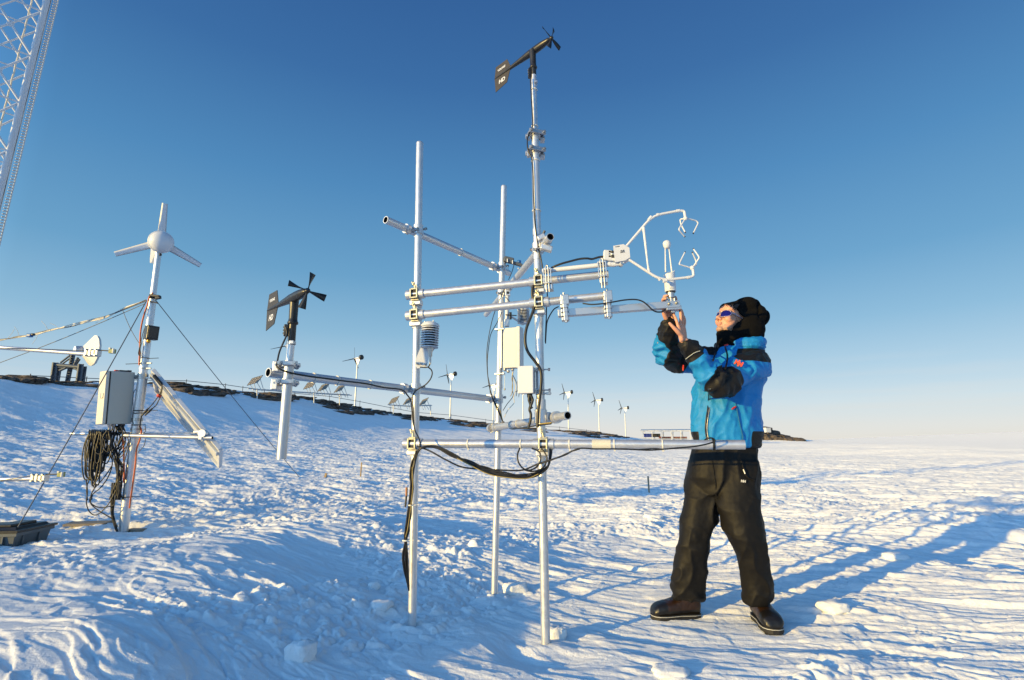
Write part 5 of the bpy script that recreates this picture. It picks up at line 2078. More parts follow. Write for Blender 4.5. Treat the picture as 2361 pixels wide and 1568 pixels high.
def far_turbine():
    root = thing('ridge_turbine', 'x', 'wind turbine', (0, 0, 0), 'wind turbines along the ridge')
    H = 8.6
    mb = MB()
    mb.tube([(0, 0, -2.2), (0, 0, H - .5)], [.17, .11], 12)
    mb.obj('pole', 'farpole', root)
    mb = MB()
    mb.lathe([(.05, -.55), (.2, -.5), (.24, -.2), (.26, .5), (.30, .95), (.42, 1.0)], (-.2, 0, H), (1, .0, .06), 16)
    mb.prism([(-.5, -.2), (.75, -.2), (.35, -1.3), (.05, -1.3)], (0, 0, H), (1, 0, 0), (0, 0, 1), (0, 1, 0), .18)
    mb.obj('nacelle', 'galv', root)
    mb = MB()
    mb.lathe([(.42, 1.0), (.50, 1.05), (.50, 1.42), (.40, 1.5)], (-.2, 0, H), (1, .0, .06), 18)
    mb.obj('generator_drum', 'black', root)
    hub = Vector((-.95, 0, H - .03))
    mb = MB()
    mb.lathe([(.05, -.25), (.16, -.15), (.18, .1), (.12, .3)], hub, (1, 0, .06), 12)
    hb = mb.obj('rotor_hub', 'fargrey', root)
    ax = Vector((1, 0, .06)).normalized()
    up = Vector((0, 0, 1))
    rt = ax.cross(up)
    for k in range(3):
        a = R(-12) + k * 2 * math.pi / 3
        d = (up * math.cos(a) + rt * math.sin(a) - ax * .30).normalized()
        e = ax.cross(d).normalized()
        rings = []
        for i in range(6):
            f = i / 5
            c = hub + d * (.12 + 2.5 * f)
            wd = .36 * (1 - .62 * f)
            w_ = (e * .55 + ax * .83).normalized()
            n_ = d.cross(w_)
            rings.append([c - w_ * wd / 2, c + n_ * .03, c + w_ * wd / 2, c - n_ * .02])
        mb = MB()
        mb.loft(rings, 0)
        mb.obj('blade', 'blade', hb)
    return root


tp = far_turbine()
TURB = [(649, 793, 655, 905, -.75, 'grey ridge turbine mostly hidden behind the left wind monitor', 22),
        (813, 824, 819, 924, -.55, 'tall ridge turbine standing alone between the two groups of tilted panels', 0),
        (1029, 862, 1038, 955, -.45, 'ridge turbine seen between the left pole and the rear pole', 14),
        (1131, 887, 1137, 972, -.4, 'ridge turbine partly hidden behind the rear pole', -35),
        (1208, 899, 1206, 975, -.3, 'ridge turbine whose head is hidden behind the white junction box', 20),
        (1298, 904, 1311, 982, -.35, 'leftmost of the three ridge turbines right of the centre mast', 4),
        (1369, 922, 1382, 994, -.35, 'middle one of the three ridge turbines right of the centre mast', -2),
        (1429, 940, 1443, 1007, -.35, 'rightmost ridge turbine, nearest to the person', 2)]
for i, (hx, hy, bx, by, yaw, lab, rot) in enumerate(TURB):
    o = tp if i == 0 else copy_tree(tp)
    b = far_at(bx, by)
    # distance chosen so that the 8.6 m pole spans the picture rows measured
    t = far_at(hx, hy)
    hgt = t.z - b.z
    k = 8.6 / max(hgt, .1)
    k = max(.85, min(1.25, k))
    Yb = b.y * k
    p = at(bx, by, Yb)
    o.location = p
    o.rotation_euler = (0, 0, yaw)
    o['label'] = lab
    for ch in o.children:
        if ch.name.startswith('rotor_hub'):
            for bl in ch.children:
                pass

# tilted panels on low racks


def panel():
    root = thing('tilted_panel', 'x', 'solar panel', (0, 0, 0), 'tilted solar panels on the ridge racks')
    Rt = Matrix.Rotation(R(-38), 3, 'Z') @ Matrix.Rotation(R(50), 3, 'X') @ Matrix.Rotation(R(14), 3, 'Z')
    W_, H_ = 1.9, 1.5
    mb = MB()
    for i in range(5):
        mb.box(Rt @ Vector((-W_ / 2 + W_ * i / 4, 0, 0)), (.06, H_, .06), Rt, 0)
    for j in range(4):
        mb.box(Rt @ Vector((0, -H_ / 2 + H_ * j / 3, 0)), (W_, .06, .05), Rt, 0)
    mb.obj('panel_frame', 'farsteel', root)
    mb = MB()
    for i in range(4):
        for j in range(3):
            c = Rt @ Vector((-W_ / 2 + W_ * (i + .5) / 4, -H_ / 2 + H_ * (j + .5) / 3, .0))
            mb.box(c, (W_ / 4 * .74, H_ / 3 * .76, .03), Rt, 0)
    mb.obj('cells', 'gold', root)
    for (x, y) in ((-.6, -.5), (.6, -.5), (-.6, .4), (.6, .4)):
        mb = MB()
        mb.tube([Rt @ Vector((x, y, -.02)), Vector((x * .9 + .5, .6 + y, -1.5)) ], .045, 6)
        mb.obj('strut', 'farpole', root)
    return root


pp = panel()
PAN = [(588, 877, 'leftmost tilted panel, alone on the long ridge rack'), (622, 868, None), (715, 887, 'tilted ridge panel just right of the left post'), (747, 892, 'tilted ridge panel second from the right on the long rack'),
       (784, 895, 'tilted ridge panel at the right end of the long rack'), (908, 923, 'tilted ridge panel left of the left pole on the short rack'), (941, 924, 'tilted ridge panel close left of the left pole foot of the boom'),
       (977, 926, 'tilted ridge panel right of the left pole on the short rack')]
PAN = [p for p in PAN if p[2]]
for i, (px, py, lab) in enumerate(PAN):
    o = pp if i == 0 else copy_tree(pp)
    o.location = far_at(px, py, .86)
    o.rotation_euler = (0, 0, R(-4 * i + 8))
    o['label'] = lab
for (lab, pts, legs) in [('long low pipe rack under the four tilted panels on the ridge', [(572, 896), (680, 903), (760, 908), (806, 910)], [(593, 896, 914), (724, 904, 926), (783, 909, 929)]),
                         ('short low pipe rack under the three tilted panels on the ridge', [(893, 933), (940, 936), (994, 934)], [(907, 933, 948), (993, 934, 952)])]:
    rk = thing('panel_rack', lab, 'rack', far_at(pts[1][0], pts[1][1] + 14, .86))
    for dy in (0, 1.2):
        mb = MB()
        mb.tube([far_at(x, y, .86) + Vector((0, dy, 0)) for x, y in pts], .07, 6)
        mb.obj('rail', 'farpole', rk)
    for (x, y0, y1) in legs:
        mb = MB()
        mb.tube([far_at(x, y0, .86), far_at(x, y1 + 6, .86)], .08, 6)
        mb.obj('leg', 'farpole', rk)

# dish antenna on its steel stand
YD = 60.0


def dI(x, y, dy=0):
    return pt(cI, x, y, YD + dy)


ds = thing('dish_antenna', 'white cone backed dish antenna facing right on a dark steel stand on the ridge', 'dish antenna', dI(390, 595))
top, bot, rgt = dI(540, 343), dI(520, 519), dI(571, 430)
dc_ = (top + bot) / 2
up_ = (top - bot) / 2
rad = up_.length
up_.normalize()
axd = Vector((.56, .83, 0))
axd = (axd - up_ * axd.dot(up_)).normalized()
mb = MB()
n = 14
sd = axd.cross(up_)
rim = [dc_ + up_ * math.cos(2 * math.pi * j / n) * rad + sd * math.sin(2 * math.pi * j / n) * rad for j in range(n)]
apex = dI(458, 432)
back = [apex + (p - dc_) * .13 for p in rim]
frt = [p + axd * .25 - (p - dc_) * .05 for p in rim]
mb.loft([back, rim, frt], 0, True, False)
mb.obj('reflector', 'farwhite', ds)
mb = MB()
mb.lathe([(.5, -.55), (.58, 0), (.5, .25)], apex, axd, 12)
mb.obj('hub', 'galv', ds)
for (nm, segs) in [('mast', [((415, 452), (385, 592), .30, .2)]),
                   ('post', [((313, 500), (302, 592), .36, -.7)]), ('post', [((338, 520), (326, 592), .3, .9)]), ('post', [((459, 508), (447, 600), .36, -.7)]), ('post', [((480, 522), (470, 600), .3, .9)])]:
    for (a, b, w_, dy) in segs:
        mb = MB()
        p, q = dI(*a, dy), dI(*b, dy) - Vector((0, 0, .6))
        t = (p - q)
        w_ = w_ * 1.6
        rot = frame_of(t.normalized(), (0, 1, 0))
        mb.box((p + q) / 2, (t.length, w_ * .25, w_), rot, 0)
        mb.box((p + q) / 2 + rot @ Vector((0, w_ * .4, 0)), (t.length, w_ * .5, w_ * .2), rot, 0)
        mb.obj(nm, 'farsteel', ds)
for (a, b, r, dy) in [((318, 512), (460, 526), .16, -.6), ((330, 522), (475, 535), .14, .8), ((345, 500), (400, 458), .07, 0), ((352, 510), (418, 462), .06, .4), ((445, 470), (425, 512), .10, 0),
                      ((455, 480), (432, 515), .07, .4), ((340, 545), (378, 528), .1, -.6), ((420, 528), (452, 545), .1, -.6), ((425, 450), (460, 440), .12, 0), ((430, 455), (462, 500 - 40), .06, .2)]:
    mb = MB()
    mb.tube([dI(*a, dy), dI(*b, dy)], r * 1.5, 6)
    mb.obj('crossbar' if r > .12 else 'strut', 'farsteel', ds)
mb = MB()
for k in range(9):
    y = 470 + k * 14
    mb.tube([dI(398 - k * 2, y, -.3), dI(413 - k * 2, y + 1, -.3)], .05, 5)
mb.obj('ladder_rung', 'farsteel', ds)

# thin pipe that follows the ridge on little posts
pl = thing('ridge_pipe', 'thin dark pipeline running along the ridge crest on short posts', 'pipeline', far_at(300, 880))
PTS = [(70, 866), (118, 868), (200, 872), (290, 876), (430, 878), (520, 887), (560, 893), (610, 899), (680, 907), (760, 914), (830, 926), (900, 940), (960, 951), (1040, 957), (1120, 968), (1210, 981), (1290, 985), (1352, 992), (1420, 1003)]
mb = MB()
mb.tube([far_at(x, y, .99) for x, y in PTS], [.045 + .0004 * i for i in range(len(PTS))], 6)
mb.obj('pipe', 'farsteel', pl)
for i, (x, y) in enumerate(PTS):
    mb = MB()
    p = far_at(x, y, .99)
    mb.tube([p + Vector((0, 0, .2)), p - Vector((0, 0, 1.6))], .05, 5)
    mb.obj('post', 'farsteel', pl)

# long open rack roofed with panels, drums and crates under it
YR = 150.0


def sR(x, y, dy=0):
    return pt(cS, x, y, YR + dy)


rk = thing('panel_shelter', 'long open white shelter roofed with tilted panels far behind the person', 'shelter', sR(1200, 765))
for i in range(11):
    x = 990 + i * 62
    mb = MB()
    a, b = sR(x, 690 - i * .3), sR(x + 58, 690 - i * .3)
    c, d = sR(x + 66, 681 - i * .3, 4), sR(x + 8, 681 - i * .3, 4)
    mb.loft([[a, b, c, d], [p + Vector((0, 0, -.18)) for p in (a, b, c, d)]], 0, True, False)
    mb.obj('roof_panel', 'farwhite', rk)
for i in range(8):
    x = 1008 + i * 82
    for dy in (0, 4):
        mb = MB()
        mb.tube([sR(x + dy * 4, 692, dy), sR(x + dy * 4 + 4, 775, dy)], .09, 5)
        mb.obj('post', 'farwhite', rk)
    mb = MB()
    mb.tube([sR(x, 700), sR(x + 30, 768, 4)], .06, 5)
    mb.obj('brace', 'farwhite', rk)
for yy in (700, 760):
    mb = MB()
    mb.tube([sR(1000, yy), sR(1640, yy - 3)], .08, 5)
    mb.obj('beam', 'farwhite', rk)
drm = None
for i in range(11):
    blue = i < 5
    if i in (0, 5):
        root = MB()
        root.lathe([(.28, 0), (.30, .03), (.29, .3), (.305, .32), (.29, .34), (.29, .62), (.305, .64), (.29, .66), (.30, .93), (.28, .96)], (0, 0, 0), (0, 0, 1), 14)
        o = root.obj('fuel_drum', mat('blue_drum', (.03, .06, .28), .45) if blue else 'black')
        proto = o
    else:
        o = proto.copy()
        COL.objects.link(o)
    o.location = sR(1030 + i * 12.4, 748, 1.5)
    tag(o, 'blue drum in the row under the panel shelter' if blue else 'black drum in the row under the panel shelter', 'drum', 'blue drums under the shelter' if blue else 'black drums under the shelter')
M['crate'] = mat('red_brown_crate', (.20, .055, .03), .7, noise=.3, nscale=2)
proto = None
for i in range(9):
    if proto is None:
        mb = MB()
        mb.box((0, 0, .35), (1.0, 1.0, .7), None, 0, .03)
        for k in (-.3, 0, .3):
            mb.box((0, -.51, .35 + k), (1.02, .03, .05), None, 0)
        proto = o = mb.obj('stacked_crate', 'crate')
    else:
        o = proto.copy()
        COL.objects.link(o)
    x = (1168, 1186, 1204, 1222, 1240, 1292, 1330, 1350, 1372)[i]
    o.location = sR(x, 766, 1.2)
    tag(o, 'red brown crate in the row under the panel shelter', 'crate', 'crates under the shelter')

# wooden stakes in the snow
for (lab, x0, y0, x1, y1, m_) in [('tall thin wooden stake in the snow between the left post and the left pole', 834, 1066, 830, 1113, 'wood'), ('short broad wooden stake leaning beside the taller stake', 752, 1091, 747, 1115, 'wood'),
                                  ('thin dark stake in the snow left of the person', 1494, 1098, 1497, 1141, 'greywood'), ('tiny wooden stake seen beside the centre mast under the beam', 1238, 1068, 1239, 1092, 'wood')]:
    b = gnd(x1, y1)
    mb = MB()
    t = at(x0, y0, b.y)
    w_ = .05 if 'broad' in lab else .03
    rot = frame_of((t - b).normalized(), (0, 1, 0))
    mb.box((t + b) / 2 - (t - b) * .1, ((t - b).length * 1.2, w_, w_), rot, 0, .003)
    tag(mb.obj('marker_stake', m_), lab, 'stake')

# ------------------------------------------------------------------ rocks along the crest


def rock_mat():
    m = bpy.data.materials.new('ridge_rock')
    N, L = nodes_of(m)
    b = bsdf(m)
    geo = N.new('ShaderNodeNewGeometry')
    nz = N.new('ShaderNodeTexNoise')
    nz.inputs['Scale'].default_value = 1.6
    nz.inputs['Detail'].default_value = 8
    nz.inputs['Roughness'].default_value = .7
    L.new(geo.outputs['Position'], nz.inputs['Vector'])
    cr = N.new('ShaderNodeValToRGB')
    e = cr.color_ramp.elements
    e[0].position, e[0].color = .32, (.045, .037, .032, 1)
    e[1].position, e[1].color = .7, (.19, .145, .11, 1)
    L.new(nz.outputs['Fac'], cr.inputs['Fac'])
    L.new(cr.outputs[0], b.inputs['Base Color'])
    b.inputs['Roughness'].default_value = .9
    bp = N.new('ShaderNodeBump')
    bp.inputs['Strength'].default_value = .6
    bp.inputs['Distance'].default_value = .2
    L.new(nz.outputs['Fac'], bp.inputs['Height'])
    L.new(bp.outputs['Normal'], b.inputs['Normal'])
    return m


M['rock'] = rock_mat()
_ico = bmesh.new()
bmesh.ops.create_icosphere(_ico, subdivisions=3, radius=1)
ICO_V = np.array([v.co[:] for v in _ico.verts])
ICO_F = [tuple(v.index for v in f.verts) for f in _ico.faces]
_ico.free()
rgs = np.random.RandomState(4)


def stone(mb, c, sx, sy, sz, seed):
    v = ICO_V.copy()
    o = seed * 3.7
    d = perlin(v[:, 0] * 1.3 + o, v[:, 1] * 1.3 + v[:, 2] * 1.1, 60) * .7 + perlin(v[:, 0] * 3 + o, v[:, 1] * 3 - v[:, 2] * 2.7, 61) * .35
    v = v * (1 + d[:, None])
    v[:, 2] = np.sign(v[:, 2]) * np.abs(v[:, 2]) ** .8
    v[:, 2] = np.clip(v[:, 2], -1, .55 + .25 * perlin(v[:, 0] * 2 + o, v[:, 1] * 2, 62))
    a = rgs.uniform(0, 6.3)
    x = v[:, 0] * math.cos(a) - v[:, 1] * math.sin(a)
    y = v[:, 0] * math.sin(a) + v[:, 1] * math.cos(a)
    mb.add(np.stack([x * sx + c[0], y * sy + c[1], v[:, 2] * sz + c[2]], 1).tolist(), ICO_F, 0, False)


SKY = lambda x: float(np.interp(x, [p_[0] for p_ in _SP], [p_[1] for p_ in _SP]))
OUT = [('long flat dark rock ledge on the crest at the left picture edge', -30, 92, -6, 6, 16, 1.5),
       ('low dark rocks around the feet of the dish stand', 112, 258, -8, 12, 20, .9),
       ('brown rock outcrop on the crest between the mast and the tilted panel', 338, 545, -4, 24, 40, 1.1),
       ('flat brown rocks on the ridge behind the left post under the panels', 556, 690, -4, 18, 34, 1.0),
       ('broad brown rock outcrop below the long panel rack', 680, 900, -4, 20, 54, 1.0),
       ('dark rocks on the ridge around the left pole', 880, 1010, -4, 14, 32, 1.0),
       ('low dark rock band between the left pole and the rear pole', 995, 1150, -3, 12, 34, 1.0),
       ('small rocks on the ridge behind the centre mast', 1160, 1280, -2, 8, 20, 1.0),
       ('dark rock band at the feet of the three right ridge turbines', 1270, 1440, -4, 10, 40, 1.05)]
for k, (lab, x0, x1, d0, d1, n, sc) in enumerate(OUT):
    mb = MB()
    for i in range(int(n * 1.3)):
        px = rgs.uniform(x0, x1)
        edge = min((px - x0), (x1 - px)) / (x1 - x0) * 2
        py = SKY(px) + 1.5 + rgs.rand() ** 1.7 * d1 * (.25 + .75 * edge)
        p = ghit(px, py)
        d = math.hypot(p.x, p.y)
        s = sc * d / 1200 * rgs.uniform(5, 13) * (.4 + .8 * edge)
        stone(mb, (p.x, p.y, p.z - s * .08), s * rgs.uniform(1.2, 2.6), s * rgs.uniform(.9, 1.6), s * rgs.uniform(.28, .62), k * 90 + i)
    tag(mb.obj('rock_outcrop', 'rock', recalc=False), lab, 'rocks')
# the sunlit rocky knoll behind the person
mb = MB()
KY = 185.0
for i in range(60):
    f = rgs.rand()
    px = 1735 + 92 * f ** 1.2
    topy = 984 + 32 * f ** 1.3
    py = topy + rgs.rand() * (1018 - topy) * .9 + 2
    p = at(px, py, KY + rgs.uniform(-4, 6))
    s = rgs.uniform(1.2, 2.8)
    stone(mb, p, s * 1.6, s * 1.2, s * .75, 900 + i)
tag(mb.obj('rock_knoll', 'rock', recalc=False), 'sunlit brown rocky knoll on the plain just right of the person', 'rocks')
p = at(1768, 992, KY - 6)  # pale block added for a patch of sunlit snow and its white structure
hutt = thing('hut_snow_patch', 'tiny pale hut with sunlit snow patch on the rocky knoll right of the person', 'hut', p)
mb = MB()
mb.box(p, (2.0, 1.6, 1.5), Matrix.Rotation(.3, 3, 'Z'), 0, .05)
mb.obj('hut_wall', 'farwhite', hutt)
mb = MB()
mb.box(p + Vector((0, 0, .8)), (2.3, 1.9, .14), Matrix.Rotation(.3, 3, 'Z'), 0)
mb.obj('hut_roof', 'farpole', hutt)
# loose snow blocks


def snow_block(lab, px, py, w_, h_, seed, sharp=.5):
    b = gnd(px, py)
    z0 = zg(b.x, b.y)
    bm = bmesh.new()
    bmesh.ops.create_cube(bm, size=1)
    bmesh.ops.subdivide_edges(bm, edges=bm.edges[:], cuts=7, use_grid_fill=True)
    v = np.array([q.co[:] for q in bm.verts])
    fs = [tuple(q.index for q in f.verts) for f in bm.faces]
    bm.free()
    r_ = np.linalg.norm(v, axis=1, keepdims=True)
    v = v * (1 - sharp) * .9 / np.maximum(r_, .01) * .6 + v * sharp * 1.1
    o = seed * 2.3
    nn = perlin(v[:, 0] * 2.2 + o, v[:, 1] * 2.2 + v[:, 2] * 1.7, 70) * .32 + perlin(v[:, 0] * 6 + o, v[:, 1] * 6 - v[:, 2] * 5, 71) * .13 + perlin(v[:, 0] * 15 + o, v[:, 1] * 15 + v[:, 2] * 13, 72) * .05
    v = v * (1 + nn[:, None])
    a = rgs.uniform(-.5, .5)
    x = v[:, 0] * math.cos(a) - v[:, 1] * math.sin(a)
    y = v[:, 0] * math.sin(a) + v[:, 1] * math.cos(a)
    mb = MB()
    mb.add(np.stack([x * w_ + b.x, y * w_ * .8 + b.y, v[:, 2] * h_ + z0 + h_ * .22], 1).tolist(), fs, 0, True)
    return tag(mb.obj('snow_block', 'snow'), lab, 'snow block', 'loose snow blocks')


for (lab, px, py, w_, h_, sd, sh) in [('angular lit snow block at the bottom edge left of the left pole', 694, 1545, .10, .085, 1, .7), ('square snow block just right of the centre mast foot', 1281, 1452, .085, .075, 2, .8),
                                      ('large lumpy snow block right of the rear pole foot', 1188, 1352, .15, .085, 3, .5), ('smooth long snow block left of the person above the boots', 1508, 1216, .2, .07, 4, .5),
                                      ('low snow lump lying right of the boots', 1924, 1418, .16, .06, 5, .25), ('long drift block in the shade far right of the person', 2065, 1318, .20, .055, 6, .35),
                                      ('broken snow slab at the bottom edge below the left boot', 1545, 1540, .15, .04, 7, .4), ('snow lump left of the cable drop', 880, 1418, .11, .05, 8, .3),
                                      ('small snow lump left of the left pole foot', 862, 1372, .07, .05, 9, .3)]:
    snow_block(lab, px, py, w_, h_, sd, sh)
# ------------------------------------------------------------------ the person


def remesh(builders, voxel, smooth=4, factor=.5):
    """one continuous skin over overlapping closed volumes; returns vertices and faces"""
    mb = MB()
    for b in builders:
        mb.add(b.v, b.f)
    o = mb.obj('tmp', 'white')
    md_ = o.modifiers.new('r', 'REMESH')
    md_.mode = 'VOXEL'
    md_.voxel_size = voxel
    if smooth:
        sm = o.modifiers.new('s', 'SMOOTH')
        sm.factor = factor
        sm.iterations = smooth
    dg = bpy.context.evaluated_depsgraph_get()
    me = bpy.data.meshes.new_from_object(o.evaluated_get(dg))
    n = len(me.vertices)
    v = np.empty(n * 3, np.float32)
    me.vertices.foreach_get('co', v)
    no = np.empty(n * 3, np.float32)
    me.vertices.foreach_get('normal', no)
    f = [tuple(p.vertices) for p in me.polygons]
    old = o.data
    bpy.data.objects.remove(o)
    bpy.data.meshes.remove(old)
    bpy.data.meshes.remove(me)
    return v.reshape(-1, 3).astype(float), no.reshape(-1, 3).astype(float), f


def quads(name, v, f, mats, mi=None, parent=None, smooth=True):
    me = bpy.data.meshes.new(name)
    me.from_pydata(v.tolist(), [], f)
    for m in mats:
        me.materials.append(M[m] if isinstance(m, str) else m)
    if mi is not None:
        me.polygons.foreach_set('material_index', np.asarray(mi, np.int32))
    me.polygons.foreach_set('use_smooth', [smooth] * len(f))
    me.update()
    o = bpy.data.objects.new(name, me)
    COL.objects.link(o)
    if parent is not None:
        o.parent = parent
        o.matrix_parent_inverse = PINV(parent)
    return o


def ball(c, r, rot=None, n=20):
    """closed ellipsoid"""
    mb = MB()
    rx, ry, rz = (r, r, r) if not isinstance(r, (tuple, list)) else r
    rot = rot or Matrix.Identity(3)
    c = Vector(c)
    rings = []
    for i in range(1, n // 2):
        th = math.pi * i / (n // 2)
        rings.append([c + rot @ Vector((rx * math.sin(th) * math.cos(2 * math.pi * j / n), ry * math.sin(th) * math.sin(2 * math.pi * j / n), -rz * math.cos(th))) for j in range(n)])
    mb.loft(rings)
    return mb


def limb(pts, rs, n=16, sub=5, flat=1.0):
    """tapered limb with rounded ends"""
    P = spline(pts, sub)
    k = len(P)
    R_ = np.interp(np.linspace(0, len(pts) - 1, k), range(len(pts)), rs)
    mb = MB()
    mb.tube(P, [float(r) for r in R_], n, flat=flat)
    out = [mb, ball(P[0], rs[0] * .98, n=14), ball(P[-1], rs[-1] * .98, n=14)]
    return out


J = {'hipR': (1632, 1078, 3.33), 'kneeR': (1601, 1225, 3.27), 'ankR': (1584, 1380, 3.36), 'hipL': (1702, 1082, 3.20), 'kneeL': (1724, 1240, 3.12), 'ankL': (1748, 1385, 3.24),
     'pel': (1668, 1050, 3.27), 'chest': (1688, 880, 3.26), 'neck': (1702, 800, 3.28), 'shR': (1634, 826, 3.30), 'elR': (1533, 815, 3.08), 'wrR': (1543, 750, 2.90),
     'shL': (1744, 836, 3.14), 'elL': (1652, 880, 2.97), 'wrL': (1577, 786, 2.86)}
J = {k: at(*v) for k, v in J.items()}
HEAD = at(1688, 741, 3.30)
_yaw = Vector((-.928, -.365, 0)).normalized()
_pt = R(24)
HF = _yaw * math.cos(_pt) + Vector((0, 0, math.sin(_pt)))
HU = Vector((0, 0, math.cos(_pt))) - _yaw * math.sin(_pt)
HL = HU.cross(HF)
HR = Matrix((HF, HL, HU)).transposed()      # head space: x ahead, y to his left, z up


def hd(f, l, u):
    return HEAD + HR @ Vector((f, l, u))


FWD = Vector((-.74, -.67, 0)).normalized()
LFT = Vector((-FWD.y, FWD.x, 0))

# --- bare body: head, neck, trunk, limbs and hands as one skin
B = []
B.append(ball(hd(-.018, 0, .035), (.096, .077, .090), HR))
B.append(ball(hd(.030, 0, -.025), (.062, .066, .088), HR))
B.append(ball(hd(.030, 0, -.078), (.055, .056, .042), HR))
B.append(ball(hd(.073, 0, -.100), (.022, .026, .019), HR))
B.append(ball(hd(.072, 0, .022), (.020, .056, .016), HR))
B.append(ball(hd(.055, 0, .055), (.045, .060, .04), HR))
for s in (-1, 1):
    B.append(ball(hd(.060, s * .040, -.028), (.030, .026, .030), HR))
    B.append(ball(hd(.099, s * .012, -.040), (.012, .0085, .0085), HR, 12))
B += limb([hd(.086, 0, .012), hd(.100, 0, -.014), hd(.113, 0, -.034)], [.009, .0105, .0125], 12)
B.append(ball(hd(.090, 0, -.064), (.012, .023, .0048), HR, 14))
B.append(ball(hd(.088, 0, -.076), (.012, .019, .0056), HR, 14))
B += limb([hd(-.03, 0, -.05), hd(-.035, 0, -.11), J['neck'] + Vector((0, 0, -.03))], [.055, .056, .062])
# slim trunk and limbs inside the clothes
B += limb([J['pel'], at(1672, 990, 3.26), J['chest'], J['neck'] + Vector((0, 0, -.07))], [.115, .11, .125, .07])
for s in 'RL':
    B += limb([lerp(J['chest'], J['sh' + s], .3), J['sh' + s], J['el' + s], J['wr' + s]], [.06, .05, .038, .026])
    B += limb([lerp(J['pel'], J['hip' + s], .5), J['hip' + s], J['knee' + s], lerp(J['knee' + s], J['ank' + s], .75)], [.075, .078, .055, .042])


def hand(wr, knuckles, fingers, thumb, pr):
    """palm from wrist to knuckles, four jointed fingers and a thumb leaving the palm's side"""
    out = []
    w0 = wr
    for i, k in enumerate(knuckles):
        wi = w0 + (k - sum(knuckles, Vector()) / 4) * .55
        out += limb([wi, lerp(wi, k, .55), k], [pr * 1.1, pr * 1.12, pr * .92], 12, 4)
    for k, (pts, r) in zip(knuckles, fingers):
        out += limb([k] + pts, [r * 1.08] + [r, r * .95, r * .80][:len(pts)], 12, 4)
    out += limb(thumb[0], thumb[1], 12, 4)
    return out


def h_(x, y, Y):
    return at(x, y, Y)


# his left hand: open, palm to the instrument, thumb and forefinger towards it
YH = 2.845
knL = [h_(1563.5, 752, YH - .02), h_(1568.5, 748, YH + .0), h_(1573, 750, YH + .02), h_(1576.5, 756, YH + .038)]
B += hand(h_(1575.5, 782, YH + .008), knL,
          [([h_(1560.5, 741, YH - .024), h_(1557, 732.5, YH - .02), h_(1553.5, 725.5, YH - .012)], .0086),
           ([h_(1570, 732, YH - .004), h_(1569.3, 720, YH - .004), h_(1567.8, 710, YH - .0)], .0090),
           ([h_(1575, 735, YH + .02), h_(1574, 724, YH + .018), h_(1571.5, 715, YH + .014)], .0086),
           ([h_(1579, 745, YH + .042), h_(1579, 737, YH + .042), h_(1577.5, 730, YH + .04)], .0076)],
          ([h_(1572, 775, YH - .008), h_(1563, 765, YH - .026), h_(1553.5, 755.5, YH - .034), h_(1544, 745.5, YH - .034)], [.0135, .0135, .0105, .0082]), .0125)
# his right hand: closed round the foot of the analyser from behind and below
YQ = 2.885
knR = [h_(1535, 708, YQ + .0), h_(1541, 707, YQ + .012), h_(1547, 708.5, YQ + .012), h_(1553, 711.5, YQ + .004)]
B += hand(h_(1543, 742, YQ + .015), knR,
          [([h_(1531.5, 693, YQ - .01), h_(1532, 683.5, YQ - .035), h_(1538.5, 681.5, YQ - .052)], .0092),
           ([h_(1530, 698, YQ - .002), h_(1529, 690, YQ - .036), h_(1535.5, 688.5, YQ - .056)], .0095),
           ([h_(1547, 694, YQ + .006), h_(1549, 684, YQ - .002), h_(1546, 678, YQ - .014)], .009),
           ([h_(1556, 699, YQ + .0), h_(1559, 690, YQ - .012), h_(1557, 684, YQ - .028)], .008)],
          ([h_(1536, 735, YQ + .0), h_(1531, 722, YQ - .02), h_(1531, 713, YQ - .035), h_(1535, 707, YQ - .045)], [.0135, .013, .0105, .0085]), .0125)
v, no, f = remesh(B, .0034, 3, .5)


def skin_material():
    m = mat('skin', (.62, .31, .205), .5, noise=.12, nscale=30, spec=.4)
    b = bsdf(m)
    b.inputs['Subsurface Weight'].default_value = .12
    b.inputs['Subsurface Radius'].default_value = (.012, .005, .003)
    b.inputs['Subsurface Scale'].default_value = .6
    return m


M['skin'] = skin_material()
M['lip'] = mat('lips', (.52, .245, .18), .45, noise=.1)
M['hair'] = mat('dark_brown_hair', (.05, .028, .016), .6)
M['stubble'] = mat('stubble_skin', (.42, .25, .17), .6, noise=.25, nscale=220)
inv = HR.transposed()
hv = (v - np.array(HEAD)) @ np.array(HR)       # head space
fc = np.array([v[list(q)].mean(0) for q in f])
hc_ = (fc - np.array(HEAD)) @ np.array(HR)
mi = np.zeros(len(f), int)
near = np.linalg.norm(hc_, axis=1) < .2
lip = near & (hc_[:, 0] > .088) & (np.abs(hc_[:, 1]) < .022) & (hc_[:, 2] < -.0605) & (hc_[:, 2] > -.081)
mi[lip] = 1
stub = near & ~lip & (hc_[:, 0] > .0) & (hc_[:, 2] < -.083) & (hc_[:, 2] > -.135)
mi[stub] = 2
man = quads('person', v, f, ['skin', 'lip', 'stubble'], mi)
tag(man, 'person in a blue and black jacket and black trousers reaching up to the gas analyser', 'person')
